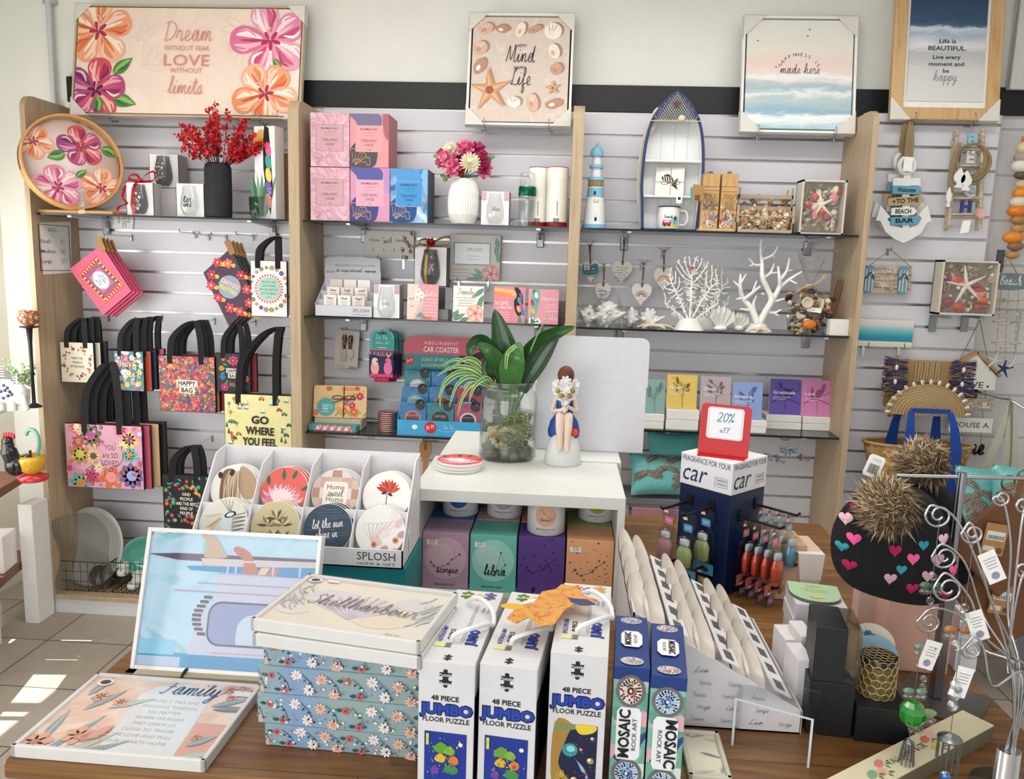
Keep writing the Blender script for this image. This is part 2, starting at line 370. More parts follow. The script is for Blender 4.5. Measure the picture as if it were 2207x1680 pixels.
class Art:
 """draws flat shapes on one face of a mesh, each a hair above the last; s scales the units"""
 def __init__(a,mb,M,s=1.,z=.0004,dz=3e-5,clip=None):a.b,a.M,a.s,a.z,a.dz,a.clip=mb,M,s,z,dz,clip
 def put(a,pts,fs,mat):
  if isinstance(a.clip,float):pts=[(x*k,y*k)for x,y in pts for k in (min(1,a.clip/max(1e-6,math.hypot(x,y))),)]
  elif a.clip:cx,cy=a.clip;pts=[(min(max(x,-cx),cx),min(max(y,-cy),cy))for x,y in pts]
  a.b.add([(x*a.s,y*a.s,a.z)for x,y in pts],fs,mat,a.M);a.z+=a.dz;return a
 def poly(a,pts,mat):
  n=len(pts);A=sum(pts[i][0]*pts[(i+1)%n][1]-pts[(i+1)%n][0]*pts[i][1]for i in range(n))
  return a.put(pts if A>0 else pts[::-1],[list(range(n))],mat)
 def rect(a,x,y,w,h,mat,rot=0):
  c,s=math.cos(math.radians(rot)),math.sin(math.radians(rot))
  return a.poly([(x+i*w/2*c-j*h/2*s,y+i*w/2*s+j*h/2*c)for i,j in ((-1,-1),(1,-1),(1,1),(-1,1))],mat)
 def rrect(a,x,y,w,h,r,mat):return a.poly(rr(x,y,w,h,r),mat)
 def ell(a,x,y,rx,ry,mat,rot=0,n=22):
  c,s=math.cos(math.radians(rot)),math.sin(math.radians(rot))
  return a.poly([(x+rx*math.cos(t)*c-ry*math.sin(t)*s,y+rx*math.cos(t)*s+ry*math.sin(t)*c)for t in (2*PI*i/n for i in range(n))],mat)
 def ring(a,x,y,r,w,mat,a0=0,a1=360,n=24,ry=None):
  ry=ry or r
  return a.line([(x+r*math.cos(math.radians(a0+(a1-a0)*i/n)),y+ry*math.sin(math.radians(a0+(a1-a0)*i/n)))for i in range(n+1)],w,mat)
 def line(a,pts,w,mat,smooth=0,taper=False):
  P=[V((p[0],p[1],0))for p in pts]
  if smooth:P=catmull(P,smooth)
  vs=[];N=len(P)
  for i,p in enumerate(P):
   d=P[min(i+1,N-1)]-P[max(i-1,0)]
   if d.length<1e-9:d=V((1,0,0))
   d.normalize();q=w/2*((1-abs(2*i/(N-1)-1))**.6+.12 if taper else 1)
   vs+=[(p.x+d.y*q,p.y-d.x*q),(p.x-d.y*q,p.y+d.x*q)]
  return a.put(vs,[(2*i,2*i+2,2*i+3,2*i+1)for i in range(N-1)],mat)
 def text(a,s,x,y,h,mat,al='c',bold=0.,shear=0.,w=None,rot=0):
  """capital height h, baseline y; w squeezes or stretches to a width"""
  vs,fs,x0,x1=textmesh(s,bold,shear);k=h/.73;kx=(w/(x1-x0))if w else k
  ox={'c':-(x0+x1)/2,'l':-x0,'r':-x1}[al];c,sn=math.cos(math.radians(rot)),math.sin(math.radians(rot))
  return a.put([(x+(p[0]+ox)*kx*c-p[1]*k*sn,y+(p[0]+ox)*kx*sn+p[1]*k*c)for p in vs],fs,mat)
 def hand(a,s,x,y,w,mat,th=.5,al='c',h=None,rot=0,slant=.12):
  """running handwriting fitted to width w; th = pen width in x-height/5 units"""
  st,L=hand_strokes(s);k=w/L;ky=h/10 if h else k;o={'c':-L/2,'l':0,'r':-L}[al];c,sn=math.cos(math.radians(rot)),math.sin(math.radians(rot))
  for p in st:
   q=[((px+o+py*slant)*k,py*ky)for px,py in p]
   a.line([(x+u*c-v*sn,y+u*sn+v*c)for u,v in q],th*k,mat,5)
  return a
 def flower(a,x,y,r,n,mp,mc=None,rot=0,fat=.36,cr=.25):
  for i in range(n):
   t=rot+360*i/n;q=math.radians(t);a.ell(x+r*.55*math.cos(q),y+r*.55*math.sin(q),r*.47,r*fat,mp,t,10);a.z-=a.dz
  a.z+=a.dz
  if mc:a.ell(x,y,r*cr,r*cr,mc,0,10)
  return a
 def leaf(a,x,y,L,w,ang,mat,vein=None):
  q=math.radians(ang);c,s=math.cos(q),math.sin(q);P=[]
  for i in range(9):P.append((L*i/8,w/2*math.sin(PI*(i/8)**.8)))
  P+=[(u,-v)for u,v in P[-2:0:-1]]
  a.poly([(x+u*c-v*s,y+u*s+v*c)for u,v in P],mat)
  if vein:a.line([(x,y),(x+L*.9*c,y+L*.9*s)],w*.07,vein)
  return a
 def petal(a,x,y,L,w,ang,cols):
  """one brushed petal: base shape with inner strokes"""
  q=math.radians(ang);c,s=math.cos(q),math.sin(q)
  def tr(P):return [(x+u*c-v*s,y+u*s+v*c)for u,v in P]
  P=[(0,.03),(.2,.2),(.45,.42),(.72,.5),(.93,.34),(1,.05),(.96,-.28),(.74,-.5),(.45,-.44),(.2,-.2),(0,-.03)]
  a.poly([(p.x,p.y)for p in catmull([(*p,0)for p in tr([(u*L,v*w)for u,v in P])],3,True)],cols[0])
  for k,(v0,wd,l0,l1)in enumerate(((.22,.16,.15,.9),(-.2,.2,.2,.86),(.02,.1,.1,.75),(-.36,.1,.35,.8),(.38,.08,.4,.82))):
   a.line(tr([(l0*L,v0*w*.3),((l0+l1)/2*L,v0*w),(l1*L,v0*w*.85)]),wd*w,cols[1+k%(len(cols)-1)],4,True)
  return a
 def hib(a,x,y,r,cols,rot=0,core='#a3324f',n=5,w=1.05):
  for i in range(n):a.petal(x,y,r*(.92+.12*((i*7)%3)/2),r*w,rot+360*i/n,cols[i%len(cols)])
  a.flower(x,y,r*.26,5,C(core),C(core),rot+20,.2)
  q=math.radians(rot+75)
  a.line([(x,y),(x+r*.3*math.cos(q),y+r*.3*math.sin(q))],r*.04,C('#e9a8a0'))
  for i in range(6):a.ell(x+r*(.3+.05*(i%3))*math.cos(q+.12*(i-2)),y+r*(.3+.05*(i%3))*math.sin(q+.12*(i-2)),r*.025,r*.025,C('#f3e2b6'),0,6)
  return a
 def lines(a,x,y,w,n,dy,h,mat,al='c'):
  """rows of small print too small to read"""
  for i in range(n):
   ww=w*(.7+.3*rnd.random());xx={'c':x,'l':x+ww/2,'r':x-ww/2}[al];p=xx-ww/2
   while p<xx+ww/2:
    l=w*(.05+.1*rnd.random());a.rect(p+l/2,y-i*dy,l*.85,h,mat);a.z-=a.dz;p+=l
  a.z+=a.dz;return a
 def barcode(a,x,y,w,h,mat):
  p=-.5
  while p<.5:k=rnd.choice((.02,.035,.05));a.rect(x+(p+k/2)*w,y,k*w,h,mat);a.z-=a.dz;p+=k*rnd.choice((1.7,2.2))
  a.z+=a.dz;return a
def rr(x,y,w,h,r,k=5):
 """rounded rectangle outline; r may be a list for TR, TL, BL, BR"""
 q=r if hasattr(r,'__len__')else [r]*4;P=[]
 for i,(sx,sy)in enumerate(((1,1),(-1,1),(-1,-1),(1,-1))):
  if q[i]<=0:P.append((x+sx*w/2,y+sy*h/2));continue
  for j in range(k+1):
   t=math.radians(90*i+90*j/k);P.append((x+sx*(w/2-q[i])+q[i]*math.cos(t),y+sy*(h/2-q[i])+q[i]*math.sin(t)))
 return P
 # ================================================================ the room
YB,YR=3.85,3.78
def wallmat():
 m,nt,b=nodemat('painted_plaster');v=mapped(nt)
 r=ramp(nt,noise(nt,v,3,5),[(.3,'#e6e6de'),(.7,'#eeeee6')]);nt.links.new(r.outputs[0],b.inputs['Base Color'])
 b.inputs['Roughness'].default_value=.8;bumped(nt,b,noise(nt,v,60,6,.6),.12,.003);return m
def brickmat(name,c1,c2,mortar,bw,bh,ms,rot=(0,0,0),rough=.5,offset=.5,loc=(0,0,0),var=None):
 m,nt,b=nodemat(name);br=nt.nodes.new('ShaderNodeTexBrick');br.offset=offset
 nt.links.new(mapped(nt,(1,1,1),rot,loc),br.inputs['Vector'])
 br.inputs['Color1'].default_value=lin(c1);br.inputs['Color2'].default_value=lin(c2);br.inputs['Mortar'].default_value=lin(mortar)
 br.inputs['Scale'].default_value=1;br.inputs['Brick Width'].default_value=bw;br.inputs['Row Height'].default_value=bh
 br.inputs['Mortar Size'].default_value=ms;br.inputs['Mortar Smooth'].default_value=.3
 f=noise(nt,mapped(nt),9,6,.65);mx=nt.nodes.new('ShaderNodeMixRGB');mx.blend_type='MULTIPLY';mx.inputs[0].default_value=.35
 nt.links.new(br.outputs[0],mx.inputs[1]);r=ramp(nt,f,[(.3,'#c9c4bd'),(.7,'#ffffff')]);nt.links.new(r.outputs[0],mx.inputs[2])
 nt.links.new(mx.outputs[0],b.inputs['Base Color']);b.inputs['Roughness'].default_value=rough
 iv=nt.nodes.new('ShaderNodeMath');iv.operation='SUBTRACT';iv.inputs[0].default_value=1;nt.links.new(br.outputs['Fac'],iv.inputs[1])
 bumped(nt,b,iv.outputs[0],.5,.004);return m
PLASTER=wallmat()
TILE=brickmat('floor_tile','#a3988b','#aba093','#5d544c',.385,.385,.004,rough=.42,offset=0,loc=(-.02,-.15,0))
BLOCK=brickmat('painted_block','#d3d1d2','#d0ced0','#b2b0b3',.6,.2,.006,rot=(PI/2,0,0),rough=.5,loc=(.0,0.02,0))
structure(MB().box(.1,.9,-.1,5.9,6,.1,TILE),'floor')
structure(MB().box(.1,.9,3.12,5.9,6,.1,C('#eceae4',.8)),'ceiling')
structure(MB().box(.1,3.925,0,5.9,.1,3.12,PLASTER),'wall_back')
m=MB();m.box(2.235,3.842,0,1.53,.08,2.472,BLOCK);m.box(2.235,3.842,2.472,1.53,.08,.648,PLASTER)
structure(m,'wall_right_return')
structure(MB().box(3.05,.9,0,.1,6,3.12,PLASTER),'wall_right')
m=MB()
for y0,y1,z0,z1 in ((-2.1,3.93,0,.42),(-2.1,3.93,2.06,3.12),(3.72,3.93,.42,2.06),(-2.1,-.6,.42,2.06)):
 m.box(-2.9,(y0+y1)/2,z0,.1,y1-y0,z1-z0,PLASTER)
structure(m,'wall_left')
m=MB();wf=C('#e9e8e4',.4)
for y,wy in ((-.6,.06),(.62,.06),(1.84,.06),(2.62,.06),(2.93,.12),(3.43,.5)):m.box(-2.885,y,.42,.05,wy,1.64,wf)  # last two posts added and widened out of view to shape the floor sun
for z in (.42,.6,2.02):m.box(-2.885,1.55,z,.05,4.3,.04,wf)
w=structure(m,'window_1');p=MB().box(-2.9,1.55,.44,.006,4.3,1.6,glassmat('window_pane','#eef5f5',.2,.01,.8)).build('pane',w)
structure(MB().box(-3.4,1.5,2.35,.92,7,.06,C('#b9b4aa',.8)),'sun_blocker','added unseen awning that limits the sun through the left window')  # unseen slab added to block high sun, leaving a low strip
structure(MB().box(-4.6,1.5,-.25,4,9,.12,C('#9b958c',.9)),'floor_outside')
m=MB();FR=C('#3b3d40',.4)
for x in (-2.5,-.9,1.2,2.9):m.box(x,-2.08,0,.08,.06,2.6,FR)
for z in (.02,2.55):m.box(.2,-2.08,z,5.4,.06,.08,FR)
w=structure(m,'window_2');MB().box(.2,-2.08,.1,5.4,.006,2.45,glassmat('window_pane','#eef5f5',.2,.01,.8)).build('pane',w)
structure(MB().box(.1,-2.08,2.63,5.9,.08,.49,PLASTER),'wall_front')
BAND=C('#101216',.45,0,.08)
structure(MB().box(-.49,3.868,2.476,3.93,.022,.118,BAND),'trim_1','long black band above the slat wall')
structure(MB().box(2.235,3.79,2.476,1.53,.022,.118,BAND),'trim_2','black band at the right end of the wall')
m=MB();m.tube([(-2.515,3.845,2.35),(-2.515,3.845,3.12)],.014,C('#c9ccce',.4),n=12)
for z in (2.44,2.92):m.box(-2.515,3.855,z,.06,.03,.02,C('#b9bcc0',.4,.5),b=.004)
solo(m,'conduit_pipe','pale grey conduit pipe running up the corner left of the floral picture','pipe')
c0,c1=PY(2186,0,3.76),PY(2171,193,3.76)
m=MB();m.box(c1.x+.3,3.766,c1.z,.6,.022,.75,C('#c9c8c6',.6),b=.003);m.box(c1.x+.004,3.756,c1.z,.008,.006,.75,C('#8c8b8a'))
solo(m,'hanging_board','pale grey board high on the wall at the right edge, beside the wooden sea picture','board')
for x in (-.3,.2):
 pass
for i,(x,y,w)in enumerate(((.2,.7,2.2),(.1,2.5,3.2))):
 t=thing('ceiling_light',('long white ceiling light nearer the shop front','long white ceiling light nearer the slat wall')[i],'light',(x,y,3.12),group='ceiling lights')
 MB().box(0,0,-.04,w+.1,.6,.04,C('#f2f2f0',.5),b=.005).build('housing',t)
 m=MB().box(0,0,-.047,w,.5,.006,C('#fbfbf8',.4)).build('diffuser',t)
 # ================================================================ shop fittings along the wall
def slats(mb,x0,x1,z0,z1,y,zg,th=.016):
 """planks with a groove every .1 m; zg is the middle of one groove"""
 k=math.ceil((z0-zg)/.1+.05);lo=z0
 while lo<z1-.02:
  g=zg+.1*k;hi=min(z1,g-.006)
  if hi>lo+.004:mb.box((x0+x1)/2,y+th/2,lo,x1-x0,th,hi-lo,SLAT,b=.0012)
  lo=g+.006;k+=1
 mb.box((x0+x1)/2,y+th-.001,z0,x1-x0,.004,z1-z0,C('#b9b7b4',.3,.85,.02))
def panelside(x,th=.024):
 pts=[(3.5,.074),(3.862,.074),(3.862,2.44)]+[(3.5+.06-.06*math.sin(a),2.38+.06*math.cos(a))for a in (PI/2*i/6 for i in range(7))]
 return MB().prism([(p[0],p[1])for p in pts],th,OAK,MX(((0,1,0,x),(1,0,0,0),(0,0,1,0),(0,0,0,1))))
BAYX=[(-2.452,-1.211),(-1.211,.030),(.030,1.274)]
for i,(a,b)in enumerate(BAYX):
 t=thing('display_bay',('oak shop bay at the left end, hung with carry bags','middle oak shop bay, with vase boxes on its top shelf','oak shop bay at the right, with the boat shelf and white corals')[i],'shop shelving',group='oak slat-wall bays')
 for x in (a,b-.024):panelside(x).build('side_panel',t)
 m=MB();slats(m,a+.024,b-.024,.094,2.472,YB,2.367);m.build('slat_panel',t)
 MB().box((a+b)/2,3.675,.074,b-a-.048,.35,.02,OAK,b=.002).build('base_shelf',t)
 MB().box((a+b)/2,3.52,0,b-a,.018,.074,C('#d5d3d4',.5)).build('kickboard',t)
m=MB();xr=PY(2160,245,YR-.02).x;slats(m,1.302,xr,.1,2.472,YR-.02,PY(1878,265,YR-.02).z);m.box(xr+.002,YR-.01,.1,.004,.02,2.372,C('#c4c6c8',.3,.6))
solo(m,'slat_wall_panel','white slatted wall panel right of the oak bays, hung with beach decor','wall panel')
SH={}
def shelf(key,bay,z,label,brackets,x0=None,x1=None):
 a,b=BAYX[bay];a+=.03;b-=.03
 t=thing('glass_shelf',label,'glass shelf',((a+b)/2,3.69,z),group='smoky glass shelves')
 w=b-a;m=MB().box(0,0,-.008,w,.31,.008,SHELFGLASS);m.box(0,-.1555,-.0082,w,.0012,.0084,EDGE)
 for s in (-1,1):m.box(s*(w/2+.0005),0,-.0082,.001,.31,.0084,EDGE)
 m.build('pane',t);SH[key]=z
 for u,v in brackets:
  x=PY(u,v,YB).x-(a+b)/2;m=MB()
  m.prism([(-.145,-.009),(.158,-.009),(.158,-.05),(.12,-.05),(.11,-.028),(-.145,-.016)],.018,CHROME,MX(((0,1,0,x-.009),(1,0,0,0),(0,0,1,0),(0,0,0,1))))
  m.box(x,.15,-.085,.034,.016,.066,STEEL,b=.003);m.build('bracket',t)
shelf('1a',0,1.926,'smoky glass shelf under the round tray and red flowers',[(232,490),(590,492)])
shelf('1b',1,1.926,'smoky glass shelf under the ceramic vase boxes',[(787,500),(1165,507)])
shelf('1c',2,1.925,'smoky glass shelf under the boat, mug and shell boxes',[(1345,515),(1740,520)])
shelf('2b',1,1.496,'smoky glass shelf under the pink verse plaques and magnet box',[(785,700),(1160,715)])
shelf('2c',2,1.49,'smoky glass shelf under the white corals and wrapped shells',[(1335,722),(1735,735)])
shelf('3b',1,.957,'lowest smoky glass shelf in the middle bay, under the car coasters',[(800,950),(1170,960)])
shelf('3c',2,1.036,'lowest smoky glass shelf in the right bay, under the coloured verse books',[(1420,945),(1690,950)])
# ---------------------------------------------------------------- pictures propped above the bays
CARD=C('#dcd8d0',.7)
def leanM(u0,v0,u1,v1,Yb,Yt):
 """frame for a flat thing whose photo box is u0..u1 (bottom), v0..v1, leaning back"""
 P0=PY((u0+u1)/2,v1,Yb);P1=PY((u0+u1)/2+.03*(v0-v1)*0,v0,Yt);P1.x=P0.x
 z=(P1-P0);h=z.length;z.normalize();y=V((0,z.z,-z.y))
 w=(PY(u1,v1,Yb)-PY(u0,v1,Yb)).x
 return MX(((1,y.x,z.x,P0.x),(0,y.y,z.y,P0.y),(0,y.z,z.z,P0.z),(0,0,0,1))),w,h
def hookpair(M,w,xs,label):
 for i,x in enumerate(xs):
  m=MB();m.tube(catmull([(0,.045,-.012),(0,-.002,-.012),(0,-.012,-.01),(0,-.014,.02),(-.004,-.016,.024)],4),.0022,STEEL,n=6)
  m.box(0,.045,-.016,.04,.004,.008,STEEL);m.tube([(0,.02,-.012),(0,.018,-.05)],.0025,STEEL,n=6)
  solo(m,'display_hook',label[i],'hook',M=M@T(x,0,0),group='slat-wall picture hooks')
def picture(name,label,cat,box,fw,fmat,artfn,canvas,corners='tlbr',cs=.085,Yb=3.69,Yt=3.78,gap=.008,depth=.032,mat_w=0,glass=False):
 M,w,h=leanM(*box,Yb,Yt);t=thing(name,label,cat,M=M,group='framed pictures above the bays');m=MB()
 for x,z,a,b in ((-w/2+fw/2,0,fw,h),(w/2-fw/2,0,fw,h),(0,0,w-2*fw,fw),(0,h-fw,w-2*fw,fw)):m.box(x,depth/2,z,a,depth,b,fmat,b=.0015)
 m.box(0,depth-.004,fw,w-2*fw,.006,h-2*fw,C('#16130f',.7));m.build('frame',t)
 cw,ch=w-2*fw-2*gap,h-2*fw-2*gap
 m=MB().box(0,.013,fw+gap,cw,.018,ch,canvas)
 s=w/(box[2]-box[0]);artfn(Art(m,front(.004,0,h/2),s,clip=(cw/2/s,ch/2/s)),s);m.build('artwork',t)
 for c in corners:
  sx,z0,sz={'t':(-1,h,-1),'l':(1,h,-1),'b':(-1,0,1),'r':(1,0,1)}[c]
  X=lambda q:sx*(w/2+.002-q)
  m=MB();m.prism([(X(0),z0-sz*.002),(X(cs),z0-sz*.002),(X(cs*.92),z0+sz*cs*.08),(X(cs*.08),z0+sz*cs*.92),(X(0),z0+sz*cs)],.0015,CARD,y0=-.002)
  m.prism([(X(0),z0-sz*.002),(X(cs),z0-sz*.002),(X(cs),z0),(X(.002),z0),(X(.002),z0+sz*cs),(X(0),z0+sz*cs)],depth+.004,CARD,y0=-.002)
  m.build('corner_protector',t)
 return t,M,w,h
ORANGE=[[C(c)for c in q]for q in (('#eda27a','#f7d3bd','#e07a4a','#f8e6d4','#d9603f'),('#f0b493','#fbe6da','#e58c62','#d87348','#f6cdb4'),('#ea8f66','#f6c9a6','#f9e4cf','#c45a3c','#efb08a'))]
PINK=[[C(c)for c in q]for q in (('#e28aa9','#f7dbe3','#cf4d80','#f3c0d0','#fbf0f0'),('#e9a4b8','#fbe7ea','#d1628f','#f5cfd8','#c23d6e'),('#dd7398','#f2b8c9','#fbe9ec','#b9386a','#e99fb4'))]
MAG=[[C(c)for c in q]for q in (('#b84b78','#e7a5b4','#8a2f63','#d8556a','#f0d0cf'),('#cf4f5f','#f0b9b4','#a92a48','#e58a86','#5f2a63'),('#9c3f7c','#d99ab6','#6c2a64','#c4566f','#e9c3c6'))]
GRN=[C(c)for c in ('#4f8a3c','#8fbb5c','#2f6b4f','#c3d68e')]
def paintleaf(a,x,y,L,w,ang):
 a.leaf(x,y,L,w,ang,GRN[0],GRN[3]);q=math.radians(ang)
 a.leaf(x+L*.1*math.cos(q),y+L*.1*math.sin(q),L*.75,w*.4,ang+5,GRN[1]);a.leaf(x+L*.2*math.cos(q-.2),y+L*.2*math.sin(q-.2),L*.6,w*.25,ang-9,GRN[2])
def art_dream(a,s):
 soft=C('#e8cfc4');pk=C('#d58a84')
 for x,y,r0 in ((-110,40,20),(-95,-10,-25),(130,30,160),(150,-60,200),(120,60,120)):
  for k in range(4):a.line([(x,y),(x+34*math.cos(math.radians(r0+30*k)),y+34*math.sin(math.radians(r0+30*k))),(x+50*math.cos(math.radians(r0+30*k+25)),y+50*math.sin(math.radians(r0+30*k+25))),(x,y)],1.6,soft,4)
 a.hib(-195,62,80,ORANGE,20,w=.72);paintleaf(a,-160,-30,55,26,40);paintleaf(a,-165,-78,62,30,-15);paintleaf(a,-215,-75,42,26,-110);paintleaf(a,-235,-80,40,24,-100)
 a.hib(-195,-64,70,MAG,10,'#5d1f4a',w=.74);paintleaf(a,-190,-78,34,24,-80)
 paintleaf(a,178,18,52,22,-135);paintleaf(a,180,95,34,18,-80)
 a.hib(178,45,84,PINK,35,'#b52e5f',w=.7);paintleaf(a,186,8,40,16,-60)
 a.hib(172,-66,70,ORANGE,55,w=.78)
 a.hand('Dream',0,42,104,pk,.42,h=42);a.text('WITHOUT FEAR.',0,21,11,pk,w=100);a.text('LOVE',0,-11,25,pk,w=98)
 a.text('WITHOUT',0,-26,11,pk,w=70);a.hand('limits.',2,-70,80,pk,.5,h=36)
NATFRAME=grain('pale_frame',['#b9a88c','#c6b79c'],(8,40,40),.5,4)
t,M,w,h=picture('framed_picture','wide floral canvas reading Dream without fear, love without limits','picture',(149,10,644,252),.009,NATFRAME,art_dream,wash('blush_canvas',['#f0ddcd','#ecd6c8','#f3e3d6'],3,.7),gap=.006)
hookpair(M,w,(-.36,.36),('steel hook under the left corner of the wide floral canvas','steel hook under the right corner of the wide floral canvas'))
def art_mind(a,s):
 bk=C('#2a2523');shell=[C(c)for c in ('#d9b49a','#b98e78','#efe2d2','#c79a83','#f3ece2')];dk=C('#a78877')
 sp=[(-78,88,17,13,20),(-42,88,15,9,-10),(-2,86,10,17,-20),(28,88,16,8,20),(68,84,19,18,0),(-88,46,16,15,30),(-88,6,12,19,-25),(72,40,12,17,20),(78,2,13,13,0),(-10,-72,14,12,0),(30,-72,12,20,15),(75,-74,18,10,10)]
 for i,(x,y,rx,ry,ro)in enumerate(sp):
  a.ell(x+6,y+3,rx*.95,ry*.95,dk,ro);a.ell(x,y,rx,ry,shell[i%5],ro)
  for k in (-.5,0,.5):a.line([(x-rx*.3,y-ry*.5),(x+k*rx,y+ry*.8)],1.6,shell[(i+2)%5])
  a.ell(x-rx*.2,y-ry*.2,rx*.35,ry*.35,shell[(i+3)%5],ro)
 for (x,y,r,c)in ((-64,-46,50,'#d1996c'),(72,-40,17,'#c9a274')):
  def star(r,ri,rot):return [(x+q*math.cos(t),y+q*math.sin(t))for t,q in ((math.radians(rot+36*i),r if i%2==0 else ri)for i in range(10))]
  a.poly([(p[0]+5,p[1]+2)for p in star(r,r*.3,24)],dk);a.poly(star(r,r*.3,24),C(c));a.poly(star(r*.8,r*.12,24),C('#e0b48c'));a.ell(x,y,r*.18,r*.18,C('#9d5a44'))
 a.text('HAPPY',0,48,7,bk,w=26);a.hand('Mind',0,16,62,bk,.5,h=36);a.text('HAPPY',0,0,7,bk,w=26);a.hand('Life',2,-34,44,bk,.55,h=36)
WFRAME=C('#ecebe6',.4)
t,M,w,h=picture('framed_picture','square sand picture with shells and starfish reading Happy Mind Happy Life','picture',(1002,28,1229,270),.011,WFRAME,art_mind,wash('sand_print',['#dccdc2','#d5c4b8','#e0d3c9'],26,.8),gap=.007,cs=.09)
hookpair(M,w,(-.15,.14),('steel hook under the left side of the shell picture','steel hook under the right side of the shell picture'))
def art_happy(a,s):
 ink=C('#2c2a2a')
 a.b.mats[0]=MATS.get(('bands','beach_painting'))or a.b.mats[0]
 for i,ch in enumerate('HAPPINESS IS'):
  t=math.radians(62-124*i/11);a.text(ch,44*math.sin(-t),44*math.cos(t)-3,8,ink,rot=math.degrees(t)*.6)
 a.hand('made here',2,2,86,ink,.55,h=22)
 for x,y in ((20,100),(16,86),(-10,44),(-50,16),(-92,74)):a.rect(x,y,5,1.6,ink,-25)
bh=(PY(1720,33,3.78)-PY(1720,283,3.69)).length
t,M,w,h=picture('framed_picture','pastel beach painting in white frame reading Happiness is made here','picture',(1594,34,1842,286),.011,WFRAME,art_happy,bands('beach_painting',[(0,'#9cb9c2'),(.05,'#aecdd4'),(.09,'#dfe9ea'),(.14,'#f2f3f1'),(.18,'#8db4c8'),(.24,'#a9c1c9'),(.3,'#bccbcd'),(.34,'#e7ecec'),(.38,'#a8bec8'),(.42,'#bcc4c6'),(.48,'#f2f0ed'),(.52,'#ecd9d2'),(.6,'#ecd2c9'),(.7,'#e6e0d6'),(1,'#e4e4dd')],0,bh,7,.1),gap=.007,cs=.1)
hookpair(M,w,(-.17,.165),('steel hook under the left side of the pastel beach painting','steel hook under the right side of the pastel beach painting'))
def art_life(a,s):
 navy=C('#2b3346');a.clip=None
 for t,y,hh,ww in (('Life is',42,9,36),('BEAUTIFUL.',26,10,82),('Live every',7,9,60),('moment and',-8,9,76),('be',-23,9,13)):a.text(t,0,y-3,hh,navy,bold=.02,w=ww)
 a.hand('happy.',0,-44,54,C('#8b8f96'),.6,h=22)
M,w,h=leanM(1918,-60,2152,258,3.68,3.75)
WOOD=grain('oak_frame',['#b98f5c','#c9a270','#d2ae7d','#bd9463'],(30,30,3),.5,5,.3,.7,.1)
t=thing('framed_picture','tall oak framed wave photograph reading Life is beautiful, at the right','picture',M=M,group='framed pictures above the bays');m=MB();fw=.052
for x,z,q,b in ((-w/2+fw/2,0,fw,h),(w/2-fw/2,0,fw,h),(0,0,w-2*fw,fw),(0,h-fw,w-2*fw,fw)):m.box(x,.016,z,q,.032,b,WOOD,b=.003)
m.build('frame',t)
MB().box(0,.02,fw,w-2*fw,.006,h-2*fw,C('#f0f0ee',.6)).build('mount',t)
pw,ph=w-2*fw-.03,h-2*fw-.06;zc=fw+.03
m=MB().box(0,.014,zc,pw,.006,ph,bands('wave_photo',[(0,'#dcdad8'),(.28,'#d4d1d0'),(.38,'#c2c2c4'),(.46,'#bcbcbd'),(.5,'#dfe0e4'),(.56,'#c3c8d4'),(.62,'#a7b3c6'),(.67,'#cfd6df'),(.7,'#44617f'),(.74,'#2f4f70'),(.9,'#274766'),(1,'#24405e')],zc,zc+ph,7,.1))
art_life(Art(m,front(.0108,0,fw+(PY(2030,128,3.7)-PY(2030,258,3.68)).length-.052),w/234),w/234);m.build('artwork',t)
for sx in (-1,1):
 cs=.09;X=lambda q:sx*(w/2+.002-q)
 m=MB().prism([(X(0),-.002),(X(cs),-.002),(X(cs*.9),.006),(X(.006),cs),(X(0),cs)],.0015,CARD,y0=-.002);m.box(X(cs*.45),.016,-.003,cs*.9,.036,.002,CARD);m.build('corner_protector',t)
hookpair(M,w,(-.125,.125),('steel hook under the left corner of the oak framed wave photograph','steel hook under the right corner of the oak framed wave photograph'))
# ================================================================ bay at the left: tray, vase and carry bags
def flat(pts,Y,th,mat,side=None,c=None):
 """thin upright shape traced on the plane Y; returns builder, origin, metres per unit, print canvas (photo-pixel units)"""
 uc=c[0]if c else sum(p[0]for p in pts)/len(pts);vc=c[1]if c else sum(p[1]for p in pts)/len(pts)
 P0=PY(uc,vc,Y);out=[]
 for u,v in pts:q=PY(u,v,Y)-P0;out.append((q.x,q.z))
 m=MB().prism(out,th,mat,side=side);s=mpp(P0)
 return m,P0,s,Art(m,front(0)@turn(-1.8),s)
def fit(u0,v0,u1,v1,Y,z=None):
 """origin (middle of the foot), width and height of an upright thing whose face fills that photo box at depth Y"""
 a,b=PY(u0,(v0+v1)/2,Y),PY(u1,(v0+v1)/2,Y);t,f=PY((u0+u1)/2,v0,Y),PY((u0+u1)/2,v1,Y)
 zz=f.z if z is None else z
 return V(((a.x+b.x)/2,Y,zz)),b.x-a.x,t.z-zz
def prong(P,L,label,group='chrome prong hooks'):
 m=MB();m.tube([(0,L,0),(0,.008,0),(0,0,.012)],.0026,CHROME,n=6);m.box(0,L-.003,-.024,.010,.004,.034,STEEL,b=.001)
 return solo(m,'prong_hook',label,'hook',P,group=group)
z1=SH['1a']
P,w,h=fit(78,448,256,458,3.60,z1)
BAMBOO=grain('bamboo',['#c6914f','#d2a163','#c38c4b'],(6,6,60),.4,3,.3,.7,.03)
solo(MB().box(0,.09,0,w,.18,.016,BAMBOO,b=.004),'serving_board','bamboo board lying flat on the shelf under the round tray','board',(P.x,3.55,z1))
TR=.213;c=PY(153,342,3.60)
M=T(c.x+.022,3.572,z1+.0165+TR*.995)@rotm(az=46)@rotm(ax=-8)@rotm(ax=90)
t=thing('round_tray','round bamboo tray with painted hibiscus inside, tilted on its edge','tray',M=M,group=None)
